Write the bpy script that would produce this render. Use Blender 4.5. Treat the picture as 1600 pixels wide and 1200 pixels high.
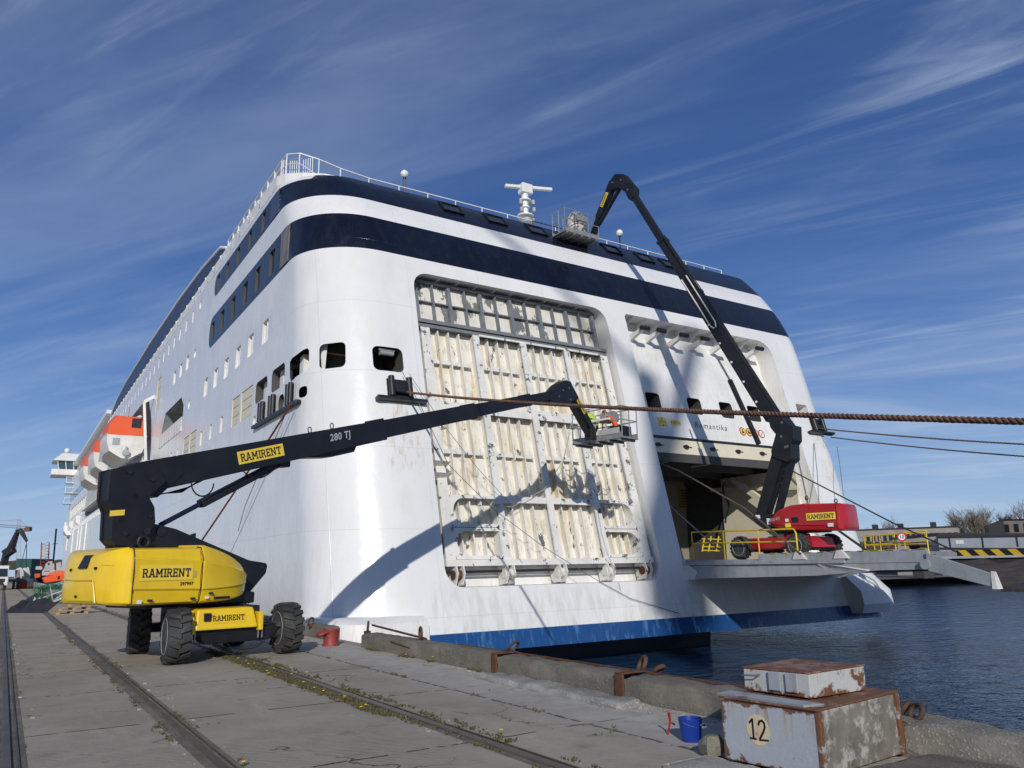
import bpy, bmesh, math, random
from mathutils import Vector as V, Matrix, Euler, noise
random.seed(7)
for o in list(bpy.data.objects): bpy.data.objects.remove(o)
sc = bpy.context.scene
COL = sc.collection
R = math.radians
# ---------------------------------------------------------------- camera
FPX, EYE = 1212.0, 1.6
def _axes():
    y = V(((5-800)/FPX, -(900-600)/FPX, -1)).normalized()
    x = V(((2763-800)/FPX, -(845-600)/FPX, -1)); x = (x-y*x.dot(y)).normalized()
    z = x.cross(y)
    return Matrix((x, y, z))
CM = _axes()
cam_d = bpy.data.cameras.new('camera'); cam = bpy.data.objects.new('camera', cam_d); COL.objects.link(cam)
cam_d.sensor_width = 36; cam_d.lens = 36*FPX/1600; cam_d.clip_end = 5000; cam_d.clip_start = 0.05
cam.matrix_world = Matrix.Translation((0, 0, EYE)) @ CM.to_4x4()
sc.camera = cam
EYEP = V((0, 0, EYE))
def ray(px, py): return (CM @ V(((px-800)/FPX, -(py-600)/FPX, -1)))
def onX(px, py, x): r = ray(px, py); return EYEP + r*((x)/r.x)
def onY(px, py, y): r = ray(px, py); return EYEP + r*((y)/r.y)
def onZ(px, py, z): r = ray(px, py); return EYEP + r*((z-EYE)/r.z)
# ---------------------------------------------------------------- light
SUN_AZ, SUN_EL = R(29.5), R(23.5)      # light travels toward +Y/+X
ld = V((math.sin(SUN_AZ)*math.cos(SUN_EL), math.cos(SUN_AZ)*math.cos(SUN_EL), -math.sin(SUN_EL)))
sd = bpy.data.lights.new('sun', 'SUN'); sun = bpy.data.objects.new('sun', sd); COL.objects.link(sun)
sd.energy = 3.2; sd.angle = R(0.53); sd.color = (1, .955, .89)
sun.rotation_euler = ld.to_track_quat('-Z', 'Y').to_euler(); sun.location = (-30, -40, 60)
w = bpy.data.worlds.new('World'); sc.world = w; w.use_nodes = True
nt = w.node_tree; nt.nodes.clear()
def N(nt, t, **k):
    n = nt.nodes.new(t)
    for a, b in k.items():
        if a.startswith('i_'):
            key = a[2:]; key = int(key) if key.isdigit() else key
            n.inputs[key].default_value = b
        else: setattr(n, a, b)
    return n
def L(nt, a, b): nt.links.new(a, b)
def sky():
    out = N(nt, 'ShaderNodeOutputWorld'); bg = N(nt, 'ShaderNodeBackground'); bg.inputs[1].default_value = 0.078
    s = N(nt, 'ShaderNodeTexSky', sky_type='NISHITA'); s.sun_disc = False
    s.sun_elevation = SUN_EL; s.sun_rotation = math.atan2(-ld.x, -ld.y); s.air_density = 1.0; s.dust_density = .35; s.ozone_density = 2.6
    # cirrus streaks: direction projected on a high layer, stretched, warped noise
    tc = N(nt, 'ShaderNodeTexCoord'); sx = N(nt, 'ShaderNodeSeparateXYZ'); L(nt, tc.outputs['Generated'], sx.inputs[0])
    mz = N(nt, 'ShaderNodeMath', operation='MAXIMUM'); L(nt, sx.outputs[2], mz.inputs[0]); mz.inputs[1].default_value = .03
    az = N(nt, 'ShaderNodeMath', operation='ADD'); L(nt, mz.outputs[0], az.inputs[0]); az.inputs[1].default_value = .12
    dx = N(nt, 'ShaderNodeMath', operation='DIVIDE'); L(nt, sx.outputs[0], dx.inputs[0]); L(nt, az.outputs[0], dx.inputs[1])
    dy = N(nt, 'ShaderNodeMath', operation='DIVIDE'); L(nt, sx.outputs[1], dy.inputs[0]); L(nt, az.outputs[0], dy.inputs[1])
    cb = N(nt, 'ShaderNodeCombineXYZ'); L(nt, dx.outputs[0], cb.inputs[0]); L(nt, dy.outputs[0], cb.inputs[1])
    def layer(rot, sc_, scale, det, lo, hi, seed, dist=.6):
        vr = N(nt, 'ShaderNodeVectorRotate', rotation_type='Z_AXIS'); vr.inputs['Angle'].default_value = rot; L(nt, cb.outputs[0], vr.inputs['Vector'])
        mp = N(nt, 'ShaderNodeMapping'); mp.inputs['Scale'].default_value = sc_; mp.inputs['Location'].default_value = (seed, seed*1.7, 0)
        L(nt, vr.outputs[0], mp.inputs[0])
        no = N(nt, 'ShaderNodeTexNoise'); no.inputs['Scale'].default_value = scale; no.inputs['Detail'].default_value = det; no.inputs['Roughness'].default_value = .58; no.inputs['Distortion'].default_value = dist
        L(nt, mp.outputs[0], no.inputs['Vector'])
        mr = N(nt, 'ShaderNodeMapRange', interpolation_type='SMOOTHSTEP'); mr.inputs[1].default_value = lo; mr.inputs[2].default_value = hi
        L(nt, no.outputs[0], mr.inputs[0]); return mr.outputs[0]
    a = layer(R(52), (.30, 1.5, 1), 1.15, 8, .40, .78, 3.1)
    b = layer(R(62), (.42, 2.6, 1), 2.3, 10, .46, .80, 8.4, 1.3)
    c = layer(R(40), (.5, .8, 1), .7, 3, .38, .66, 6.2, .2)
    e = layer(R(56), (.22, 1.0, 1), .55, 6, .42, .70, 1.7, .3)
    m1 = N(nt, 'ShaderNodeMath', operation='MULTIPLY'); L(nt, b, m1.inputs[0]); L(nt, c, m1.inputs[1])
    m2 = N(nt, 'ShaderNodeMath', operation='MULTIPLY_ADD'); L(nt, a, m2.inputs[0]); m2.inputs[1].default_value = .4; L(nt, m1.outputs[0], m2.inputs[2])
    m4 = N(nt, 'ShaderNodeMath', operation='MULTIPLY_ADD'); L(nt, e, m4.inputs[0]); m4.inputs[1].default_value = .10; L(nt, m2.outputs[0], m4.inputs[2])
    lw = N(nt, 'ShaderNodeMapRange'); L(nt, sx.outputs[2], lw.inputs[0]); lw.inputs[1].default_value = .42; lw.inputs[2].default_value = .08
    g = layer(R(48), (.5, 1.5, 1), 1.0, 8, .45, .72, 11.3, .8)
    m5 = N(nt, 'ShaderNodeMath', operation='MULTIPLY'); L(nt, lw.outputs[0], m5.inputs[0]); L(nt, g, m5.inputs[1])
    m6 = N(nt, 'ShaderNodeMath', operation='MULTIPLY_ADD'); L(nt, m5.outputs[0], m6.inputs[0]); m6.inputs[1].default_value = .75; L(nt, m4.outputs[0], m6.inputs[2])
    m3 = N(nt, 'ShaderNodeMath', operation='MULTIPLY', use_clamp=True); L(nt, m6.outputs[0], m3.inputs[0]); m3.inputs[1].default_value = .62
    gr = N(nt, 'ShaderNodeValToRGB'); cr = gr.color_ramp; cr.interpolation = 'B_SPLINE'
    stops = [(0, (5.4, 7.2, 9.6)), (.07, (3.7, 5.9, 9.2)), (.2, (1.35, 3.0, 7.2)), (.4, (.45, 1.35, 4.3)), (.7, (.3, .85, 2.7)), (1, (.2, .6, 2.0))]
    cr.elements[0].position = 0; cr.elements[0].color = (*[c/10 for c in stops[0][1]], 1); cr.elements[1].position = 1; cr.elements[1].color = (*[c/10 for c in stops[-1][1]], 1)
    for p_, c_ in stops[1:-1]: cr.elements.new(p_).color = (*[c/10 for c in c_], 1)
    L(nt, sx.outputs[2], gr.inputs[0])
    hs = N(nt, 'ShaderNodeMix', data_type='RGBA'); hs.inputs[0].default_value = .9
    g10 = N(nt, 'ShaderNodeVectorMath', operation='SCALE'); g10.inputs['Scale'].default_value = 10; L(nt, gr.outputs[0], g10.inputs[0])
    L(nt, s.outputs[0], hs.inputs[6]); L(nt, g10.outputs[0], hs.inputs[7])
    mx = N(nt, 'ShaderNodeMix', data_type='RGBA'); L(nt, m3.outputs[0], mx.inputs[0]); L(nt, hs.outputs[2], mx.inputs[6]); mx.inputs[7].default_value = (6.4, 7.7, 9.6, 1)
    L(nt, mx.outputs[2], bg.inputs[0]); L(nt, bg.outputs[0], out.inputs[0])
sky()
sc.view_settings.view_transform = 'Standard'; sc.view_settings.look = 'None'
sc.view_settings.exposure = 0.0; sc.view_settings.gamma = 1
sc.render.resolution_x = 1024; sc.render.resolution_y = 768
# ---------------------------------------------------------------- materials
MATS = {}
def mat(name, col, rough=.5, metal=0, col2=None, nscale=3, amount=1, bump=0, bscale=None, spec=.5, streak=0, lo=.4, hi=.65, coat=0, stretch=(1, 1, 1), dirt=None, dscale=1.2, dlo=.55, dhi=.7, damt=1, rvar=0):
    """painted/stone/steel surface: two colours mixed by noise, optional dirt/rust patches, vertical streaks and bump"""
    if name in MATS: return MATS[name]
    m = bpy.data.materials.new(name); m.use_nodes = True; t = m.node_tree; p = t.nodes['Principled BSDF']
    p.inputs['Roughness'].default_value = rough; p.inputs['Metallic'].default_value = metal
    p.inputs['Specular IOR Level'].default_value = spec
    if coat: p.inputs['Coat Weight'].default_value = coat; p.inputs['Coat Roughness'].default_value = .12
    tc = N(t, 'ShaderNodeTexCoord'); mp = N(t, 'ShaderNodeMapping'); mp.inputs['Scale'].default_value = stretch; L(t, tc.outputs['Object'], mp.inputs[0])
    cur = None
    def noise_(scale, det=6, src=None, rough_=.6):
        n = N(t, 'ShaderNodeTexNoise'); n.inputs['Scale'].default_value = scale; n.inputs['Detail'].default_value = det; n.inputs['Roughness'].default_value = rough_
        L(t, (src or mp).outputs[0], n.inputs['Vector']); return n
    c2 = col2 or tuple(c*.86 for c in col)
    n1 = noise_(nscale); r1 = N(t, 'ShaderNodeMapRange'); r1.inputs[1].default_value = lo; r1.inputs[2].default_value = hi; L(t, n1.outputs[0], r1.inputs[0])
    mx = N(t, 'ShaderNodeMix', data_type='RGBA'); mx.inputs[6].default_value = (*col, 1); mx.inputs[7].default_value = (*c2, 1)
    ma = N(t, 'ShaderNodeMath', operation='MULTIPLY'); L(t, r1.outputs[0], ma.inputs[0]); ma.inputs[1].default_value = amount; L(t, ma.outputs[0], mx.inputs[0])
    cur = mx.outputs[2]
    if streak:
        ms = N(t, 'ShaderNodeMapping'); ms.inputs['Scale'].default_value = (6, 6, .35); L(t, tc.outputs['Object'], ms.inputs[0])
        ns = noise_(1.3, 5, ms); rs = N(t, 'ShaderNodeMapRange'); rs.inputs[1].default_value = .52; rs.inputs[2].default_value = .75; L(t, ns.outputs[0], rs.inputs[0])
        mm = N(t, 'ShaderNodeMath', operation='MULTIPLY'); L(t, rs.outputs[0], mm.inputs[0]); mm.inputs[1].default_value = streak
        m4 = N(t, 'ShaderNodeMix', data_type='RGBA'); L(t, mm.outputs[0], m4.inputs[0]); L(t, cur, m4.inputs[6]); m4.inputs[7].default_value = (*(dirt or tuple(c*.6 for c in col)), 1); cur = m4.outputs[2]
    if dirt:
        nd = noise_(dscale, 9, None, .7); rd = N(t, 'ShaderNodeMapRange'); rd.inputs[1].default_value = dlo; rd.inputs[2].default_value = dhi; L(t, nd.outputs[0], rd.inputs[0])
        mm = N(t, 'ShaderNodeMath', operation='MULTIPLY'); L(t, rd.outputs[0], mm.inputs[0]); mm.inputs[1].default_value = damt
        m5 = N(t, 'ShaderNodeMix', data_type='RGBA'); L(t, mm.outputs[0], m5.inputs[0]); L(t, cur, m5.inputs[6]); m5.inputs[7].default_value = (*dirt, 1); cur = m5.outputs[2]
    L(t, cur, p.inputs['Base Color'])
    if rvar:
        nr = noise_(nscale*2); rr = N(t, 'ShaderNodeMapRange'); rr.inputs[3].default_value = rough-rvar; rr.inputs[4].default_value = rough+rvar; L(t, nr.outputs[0], rr.inputs[0]); L(t, rr.outputs[0], p.inputs['Roughness'])
    if bump:
        nb = noise_(bscale or nscale*4, 8); b = N(t, 'ShaderNodeBump'); b.inputs['Strength'].default_value = 1; b.inputs['Distance'].default_value = bump
        L(t, nb.outputs[0], b.inputs['Height']); L(t, b.outputs[0], p.inputs['Normal'])
    MATS[name] = m; return m
# ---------------------------------------------------------------- mesh helpers
class MB:
    def __init__(s): s.v = []; s.f = []; s.m = []
    def add(s, vs, fs, mi=0):
        b = len(s.v); s.v += [V(q) for q in vs]; s.f += [tuple(b+i for i in f) for f in fs]; s.m += [mi]*len(fs); return s
    def box(s, a, b, mi=0):
        (x0, y0, z0), (x1, y1, z1) = a, b
        if x0 > x1: x0, x1 = x1, x0
        if y0 > y1: y0, y1 = y1, y0
        if z0 > z1: z0, z1 = z1, z0
        return s.add([(x0,y0,z0),(x1,y0,z0),(x1,y1,z0),(x0,y1,z0),(x0,y0,z1),(x1,y0,z1),(x1,y1,z1),(x0,y1,z1)],
            [(3,2,1,0),(4,5,6,7),(0,1,5,4),(1,2,6,5),(2,3,7,6),(3,0,4,7)], mi)
    def hexa(s, p, mi=0):   # 8 corners: bottom 4 ccw, top 4 ccw
        return s.add(p, [(3,2,1,0),(4,5,6,7),(0,1,5,4),(1,2,6,5),(2,3,7,6),(3,0,4,7)], mi)
    def beam(s, p, q, w, h, up=(0,0,1), mi=0, w2=None, h2=None):
        p, q = V(p), V(q); d = (q-p).normalized(); u = V(up)
        if abs(d.dot(u)) > .99: u = V((0,1,0))
        sd_ = d.cross(u).normalized(); u = sd_.cross(d)
        w2 = w if w2 is None else w2; h2 = h if h2 is None else h2; P = []
        for c, ww, hh in ((p, w, h), (q, w2, h2)):
            P += [c-sd_*ww/2-u*hh/2, c+sd_*ww/2-u*hh/2, c+sd_*ww/2+u*hh/2, c-sd_*ww/2+u*hh/2]
        return s.add(P, [(0,1,2,3)[::-1],(4,5,6,7),(0,1,5,4),(1,2,6,5),(2,3,7,6),(3,0,4,7)][0:0]+[(0,1,2,3),(7,6,5,4),(4,5,1,0),(5,6,2,1),(6,7,3,2),(7,4,0,3)], mi)
    def tube(s, pts, r, n=8, mi=0, caps=True, closed=False):
        pts = [V(p) for p in pts]; k = len(pts); rs = r if isinstance(r, (list, tuple)) else [r]*k
        prev = None; rings = []
        for i, p in enumerate(pts):
            if closed: d = pts[(i+1) % k]-pts[i-1]
            else: d = pts[min(i+1, k-1)]-pts[max(i-1, 0)]
            d = d.normalized() if d.length > 1e-9 else V((0,0,1))
            if prev is None:
                a = V((0,0,1)) if abs(d.z) < .9 else V((1,0,0)); a = (a-d*a.dot(d)).normalized()
            else:
                a = prev-d*prev.dot(d); a = a.normalized() if a.length > 1e-6 else d.orthogonal().normalized()
            prev = a; b = d.cross(a)
            rings.append([p+(a*math.cos(t)+b*math.sin(t))*rs[i] for t in (2*math.pi*j/n for j in range(n))])
        vs = [q for rg in rings for q in rg]; fs = []
        m = k if closed else k-1
        for i in range(m):
            i2 = (i+1) % k
            for j in range(n): fs.append((i*n+j, i*n+(j+1) % n, i2*n+(j+1) % n, i2*n+j))
        if caps and not closed: fs += [tuple(range(n))[::-1], tuple((k-1)*n+j for j in range(n))]
        return s.add(vs, fs, mi)
    def cyl(s, p, q, r, n=16, mi=0, r2=None): return s.tube([p, q], [r, r if r2 is None else r2], n, mi)
    def lathe(s, prof, c, axis=(0,0,1), n=24, mi=0, caps=True):
        ax = V(axis).normalized(); a = ax.orthogonal().normalized(); b = ax.cross(a); c = V(c); vs = []; fs = []
        for (r, h) in prof: vs += [c+ax*h+(a*math.cos(t)+b*math.sin(t))*r for t in (2*math.pi*j/n for j in range(n))]
        k = len(prof)
        for i in range(k-1):
            for j in range(n): fs.append((i*n+j, i*n+(j+1) % n, (i+1)*n+(j+1) % n, (i+1)*n+j))
        if caps: fs += [tuple(range(n))[::-1], tuple((k-1)*n+j for j in range(n))]
        return s.add(vs, fs, mi)
    def prism(s, poly, fr, d0, d1, mi=0):
        """poly: 2D list, fr(u,v,d)->3D"""
        n = len(poly); a = [V(fr(u, v_, d0)) for u, v_ in poly]; b = [V(fr(u, v_, d1)) for u, v_ in poly]
        return s.add(a+b, [tuple(range(n))[::-1], tuple(range(n, 2*n))]+[(i, (i+1) % n, n+(i+1) % n, n+i) for i in range(n)], mi)
    def xf(s, M): s.v = [M @ q for q in s.v]; return s
    def merge(s, o, mo=0): b = len(s.v); s.v += o.v; s.f += [tuple(b+i for i in f) for f in o.f]; s.m += [q+mo for q in o.m]; return s
def hull2(poly): return poly
ROOTM = {}
SPLIT = dict(pivot_pins='pivot_pin', latches='latch', guide_pins='guide_pin', pin_caps='pin_cap', white_label='white_label', window_mullions='window_mullion', screen_seams='seam_strip', hydraulic_hoses='hydraulic_hose', boom_hoses='boom_hose', arm_hoses='arm_hose', bulwark_panels='bulwark_panel', side_fins='side_fin', raft_row='life_raft')
def islands(mb):
    par = list(range(len(mb.v)))
    def find(a):
        while par[a] != a: par[a] = par[par[a]]; a = par[a]
        return a
    for f in mb.f:
        for a in f[1:]: par[find(a)] = find(f[0])
    g = {}
    for f, m in zip(mb.f, mb.m): g.setdefault(find(f[0]), []).append((f, m))
    out = []
    for fl in g.values():
        q = MB(); mp = {}
        for f, m in fl:
            for a in f:
                if a not in mp: mp[a] = len(q.v); q.v.append(mb.v[a])
            q.f.append(tuple(mp[a] for a in f)); q.m.append(m)
        out.append(q)
    return out
def mk(name, mb, mats, parent=None, smooth=None, bevel=0, world=False, fix=True, seg=2):
    """link a mesh builder as ONE object; world=True: vertices are in world space"""
    if name in SPLIT and parent is not None:
        for q in islands(mb): o = mk(SPLIT[name]+'', q, mats, parent, smooth, bevel, world, fix, seg) if SPLIT[name] != name else _mk(name, q, mats, parent, smooth, bevel, world, fix, seg)
        return o
    return _mk(name, mb, mats, parent, smooth, bevel, world, fix, seg)
def _mk(name, mb, mats, parent, smooth, bevel, world, fix, seg):
    vs = mb.v
    top = parent is None
    me = bpy.data.meshes.new(name)
    off = V((0,0,0))
    if top and world:
        xs = [q.x for q in vs]; ys = [q.y for q in vs]; zs = [q.z for q in vs]
        off = V(((min(xs)+max(xs))/2, (min(ys)+max(ys))/2, min(zs)))
        vs = [q-off for q in vs]
    if parent is not None and world:
        M = ROOTM[parent.name].inverted(); vs = [M @ q for q in vs]
    me.from_pydata([tuple(q) for q in vs], [], mb.f)
    mats = mats if isinstance(mats, (list, tuple)) else [mats]
    for m in mats: me.materials.append(m)
    me.polygons.foreach_set('material_index', mb.m)
    if fix:
        bm = bmesh.new(); bm.from_mesh(me); bmesh.ops.recalc_face_normals(bm, faces=bm.faces); bm.to_mesh(me); bm.free()
    if smooth is not None:
        me.shade_smooth(); me.set_sharp_from_angle(angle=R(smooth))
    o = bpy.data.objects.new(name, me); COL.objects.link(o); o.location = off
    if parent is not None: o.parent = parent; ROOTM[o.name] = ROOTM[parent.name]
    else: ROOTM[o.name] = Matrix.Translation(off)
    if bevel:
        b = o.modifiers.new('bevel', 'BEVEL'); b.width = bevel; b.segments = seg; b.limit_method = 'ANGLE'; b.angle_limit = R(40)
    return o
def tag(o, label, cat=None, group=None, kind=None):
    if label: o['label'] = label
    if cat: o['category'] = cat
    if group: o['group'] = group
    if kind: o['kind'] = kind
    return o
def empty(name, loc, rz=0, label=None, cat=None, group=None):
    o = bpy.data.objects.new(name, None); COL.objects.link(o); o.location = loc; o.rotation_euler = (0, 0, rz); o.empty_display_size = .2
    ROOTM[o.name] = Matrix.Translation(loc) @ Matrix.Rotation(rz, 4, 'Z')
    return tag(o, label, cat, group)
def copy_tree(o, parent=None):
    c = o.copy(); COL.objects.link(c)
    if parent: c.parent = parent
    for ch in list(o.children): copy_tree(ch, c)
    return c
def rrect(x0, y0, x1, y1, r, n=5):
    P = []
    for cx, cy, a0 in ((x1-r, y0+r, -90), (x1-r, y1-r, 0), (x0+r, y1-r, 90), (x0+r, y0+r, 180)):
        for i in range(n+1):
            a = R(a0+90*i/n); P.append((cx+r*math.cos(a), cy+r*math.sin(a)))
    return P
# slab-serif stroke letters on a unit grid (height 1)
GL = {
 'R': (.72, [((.14,0),(.14,1)), ((.14,.93),(.45,.93)), ((.45,.93),(.58,.82)), ((.58,.82),(.58,.63)), ((.58,.63),(.45,.5)), ((.45,.5),(.14,.5)), ((.38,.5),(.6,.07))], [(.02,.28,0),(.02,.2,1),(.5,.72,0)]),
 'A': (.78, [((.14,.04),(.37,.96)), ((.43,.96),(.66,.04)), ((.24,.32),(.56,.32))], [(0,.28,0),(.52,.8,0),(.24,.5,1)]),
 'M': (.92, [((.16,0),(.16,1)), ((.18,.95),(.46,.3)), ((.46,.3),(.74,.95)), ((.76,0),(.76,1))], [(.03,.29,0),(.63,.89,0),(.02,.22,1),(.7,.9,1)]),
 'I': (.38, [((.19,0),(.19,1))], [(.04,.34,0),(.04,.34,1)]),
 'E': (.66, [((.15,0),(.15,1)), ((.15,.93),(.56,.93)), ((.15,.5),(.44,.5)), ((.15,.07),(.56,.07)), ((.56,.72),(.56,1)), ((.56,0),(.56,.28)), ((.44,.38),(.44,.62))], [(.03,.2,0),(.03,.2,1)]),
 'N': (.84, [((.17,0),(.17,1)), ((.17,.93),(.65,.07)), ((.67,0),(.67,1))], [(.04,.3,0),(.02,.25,1),(.54,.8,1)]),
 'T': (.74, [((.36,0),(.36,1)), ((.08,.93),(.64,.93)), ((.08,.7),(.08,1)), ((.64,.7),(.64,1))], [(.2,.52,0)]),
}
def slab_text(s, h, fr, depth=.004, t=.13):
    """mesh builder with slab-serif lettering; fr(u,v,d) maps to 3D, centred"""
    adv = 0; ws = []
    for c in s: ws.append(adv); adv += GL[c][0]*h*1.06
    mb = MB(); k = 0
    def seg(p, q, th, d):
        (x0, y0), (x1, y1) = p, q; l = math.hypot(x1-x0, y1-y0); nx, ny = -(y1-y0)/l*th/2, (x1-x0)/l*th/2
        mb.prism([(x0+nx, y0+ny), (x0-nx, y0-ny), (x1-nx, y1-ny), (x1+nx, y1+ny)], fr, 0, d)
    for c, x in zip(s, ws):
        for p, q in GL[c][1]:
            k += 1
            seg(((x+p[0]*h)-adv/2, (p[1]-.5)*h), ((x+q[0]*h)-adv/2, (q[1]-.5)*h), t*h*1.1, depth*(1+.07*(k % 9)))
        for a, b, y in GL[c][2]:
            k += 1; yy = (.065 if y == 0 else .935)
            seg((x+a*h-adv/2, (yy-.5)*h), (x+b*h-adv/2, (yy-.5)*h), .13*h, depth*(1.63+.05*(k % 5)))
    return mb
def font_mb(s, h, fr, depth=.004, shear=0, bold=0, spacing=1):
    cu = bpy.data.curves.new('txt', 'FONT'); cu.body = s; cu.size = h*1.37; cu.align_x = 'CENTER'; cu.align_y = 'CENTER'; cu.shear = shear; cu.offset = bold; cu.space_character = spacing; cu.resolution_u = 3
    o = bpy.data.objects.new('txt', cu); COL.objects.link(o)
    dg = bpy.context.evaluated_depsgraph_get(); me = bpy.data.meshes.new_from_object(o.evaluated_get(dg))
    mb = MB(); mb.add([fr(q.co.x, q.co.y, depth) for q in me.vertices], [tuple(p.vertices) for p in me.polygons])
    bpy.data.objects.remove(o); bpy.data.curves.remove(cu); bpy.data.meshes.remove(me); return mb
# ================================================================ the ship
SX0, SX1, SY = 8.7, 38.0, 24.0
def YL(z): return 24+.24*(z+.57)
def YP(z): return YL(z)+(.06*(z-13)**2 if z > 13 else 0)
ship = empty('ferry', (23.2, 24, -2), 0, 'huge white passenger ferry with navy bands and a half repainted stern, moored along the quay', 'ferry')
ORG = V((23.2, 24, -2))
def hull_paint():
    m = bpy.data.materials.new('hull_paint'); m.use_nodes = True; t = m.node_tree; p = t.nodes['Principled BSDF']
    tc = N(t, 'ShaderNodeTexCoord'); va = N(t, 'ShaderNodeVectorMath', operation='ADD'); va.inputs[1].default_value = ORG; L(t, tc.outputs['Object'], va.inputs[0])
    s = N(t, 'ShaderNodeSeparateXYZ'); L(t, va.outputs[0], s.inputs[0])
    X, Y, Z = s.outputs
    def M(op, a, b=0.0, c=None, cl=False):
        n = N(t, 'ShaderNodeMath', operation=op, use_clamp=cl)
        for i, q in enumerate((a, b, c)):
            if q is None: continue
            if isinstance(q, (int, float)): n.inputs[i].default_value = q
            else: L(t, q, n.inputs[i])
        return n.outputs[0]
    def band(z0, z1, yend, r):
        # rounded rectangle in (Y,Z): sdf
        zc, hz = (z0+z1)/2, (z1-z0)/2
        qy = M('MAXIMUM', M('ADD', M('SUBTRACT', Y, yend), r), 0)
        qz = M('MAXIMUM', M('ADD', M('SUBTRACT', M('ABSOLUTE', M('SUBTRACT', Z, zc)), hz), r), 0)
        d = M('SQRT', M('ADD', M('MULTIPLY', qy, qy), M('MULTIPLY', qz, qz)))
        return M('LESS_THAN', d, r)
    nj = N(t, 'ShaderNodeTexNoise'); nj.inputs['Scale'].default_value = .6; L(t, va.outputs[0], nj.inputs[0])
    b1 = band(14.2, 16.05, 46.3, .75); b2 = band(17.22, 18.52, 45.7, .6)
    up = M('MULTIPLY', M('GREATER_THAN', Z, 17.22), M('LESS_THAN', Z, M('ADD', 18.45, M('MULTIPLY', M('MAXIMUM', M('SUBTRACT', X, 9.6), 0), 1.2))))
    up = M('MULTIPLY', up, M('LESS_THAN', Y, 33.2))
    navy = M('MAXIMUM', M('MAXIMUM', b1, b2), up)
    blue = M('LESS_THAN', Z, -.57)
    # paints
    n1 = N(t, 'ShaderNodeTexNoise'); n1.inputs['Scale'].default_value = .35; n1.inputs['Detail'].default_value = 6; L(t, va.outputs[0], n1.inputs[0])
    msr = N(t, 'ShaderNodeMapping'); msr.inputs['Scale'].default_value = (3, 3, .16); L(t, va.outputs[0], msr.inputs[0])
    n2 = N(t, 'ShaderNodeTexNoise'); n2.inputs['Scale'].default_value = 1.1; n2.inputs['Detail'].default_value = 7; n2.inputs['Roughness'].default_value = .65; L(t, msr.outputs[0], n2.inputs[0])
    def mixc(f, a, b):
        q = N(t, 'ShaderNodeMix', data_type='RGBA')
        if isinstance(f, float): q.inputs[0].default_value = f
        else: L(t, f, q.inputs[0])
        for i, c in ((6, a), (7, b)):
            if isinstance(c, tuple): q.inputs[i].default_value = (*c, 1)
            else: L(t, c, q.inputs[i])
        return q.outputs[2]
    def ramp(v, a, b, c=0, d=1):
        q = N(t, 'ShaderNodeMapRange'); L(t, v, q.inputs[0]); q.inputs[1].default_value = a; q.inputs[2].default_value = b; q.inputs[3].default_value = c; q.inputs[4].default_value = d; return q.outputs[0]
    white = mixc(ramp(n1.outputs[0], .4, .65), (.79, .79, .775), (.73, .735, .725))
    white = mixc(ramp(n2.outputs[0], .5, .75, 0, .45), white, (.66, .64, .58))
    # lower part below the doors carries more old grime
    lowm = M('MULTIPLY', ramp(Z, 1.2, .4), M('MULTIPLY', ramp(n2.outputs[0], .42, .70, 0, .6), M('GREATER_THAN', X, 12.2)))
    white = mixc(lowm, white, (.50, .49, .44))
    def zone(v, a, b): return M('MULTIPLY', ramp(v, a, a+.25), ramp(v, b, b-.25))
    mrs = N(t, 'ShaderNodeMapping'); mrs.inputs['Scale'].default_value = (9, 9, .5); L(t, va.outputs[0], mrs.inputs[0])
    n5 = N(t, 'ShaderNodeTexNoise'); n5.inputs['Scale'].default_value = 1.0; n5.inputs['Detail'].default_value = 6; L(t, mrs.outputs[0], n5.inputs[0])
    rz = M('MULTIPLY', zone(X, 11.0, 12.6), zone(Z, 5.0, 7.75)); rz = M('MAXIMUM', rz, M('MULTIPLY', zone(X, 35.8, 37.4), zone(Z, 5.4, 8.4))); rz = M('MAXIMUM', rz, M('MULTIPLY', M('LESS_THAN', X, 8.75), M('MULTIPLY', zone(Y, 28.4, 35.2), zone(Z, 5.6, 7.85))))
    rz = M('MAXIMUM', rz, M('MULTIPLY', M('LESS_THAN', X, 8.75), M('MULTIPLY', M('MULTIPLY', zone(Z, 7.4, 8.75), .6), M('LESS_THAN', Y, 62))))
    white = mixc(M('MULTIPLY', rz, ramp(n5.outputs[0], .50, .70, 0, .6)), white, (.50, .36, .22))
    # plate seams
    def seam(v, sp, off, w_):
        fr = M('FRACT', M('DIVIDE', M('ADD', v, off), sp)); return M('LESS_THAN', fr, w_/sp)
    sm = M('MAXIMUM', seam(Z, 2.95, .05, .022), M('MAXIMUM', M('MULTIPLY', seam(X, 3.4, 1.0, .02), M('LESS_THAN', Y, 30.0)), M('MULTIPLY', seam(Y, 7.3, 2.0, .03), M('LESS_THAN', X, 8.76))))
    white = mixc(M('MULTIPLY', sm, .28), white, (.45, .46, .46))
    nav = mixc(ramp(n1.outputs[0], .4, .6), (.004, .006, .014), (.006, .009, .02))
    nav = mixc(ramp(n2.outputs[0], .5, .74, 0, .35), nav, (.02, .022, .03))
    bl = mixc(ramp(n2.outputs[0], .54, .64, 0, .6), (.012, .065, .21), (.09, .24, .42))
    col = mixc(navy, white, nav); col = mixc(blue, col, bl)
    L(t, col, p.inputs['Base Color'])
    L(t, ramp(n2.outputs[0], .3, .7, .16, .34), p.inputs['Roughness']); p.inputs['Specular IOR Level'].default_value = .6
    nb = N(t, 'ShaderNodeTexNoise'); nb.inputs['Scale'].default_value = .9; nb.inputs['Detail'].default_value = 3; L(t, va.outputs[0], nb.inputs[0])
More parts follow.
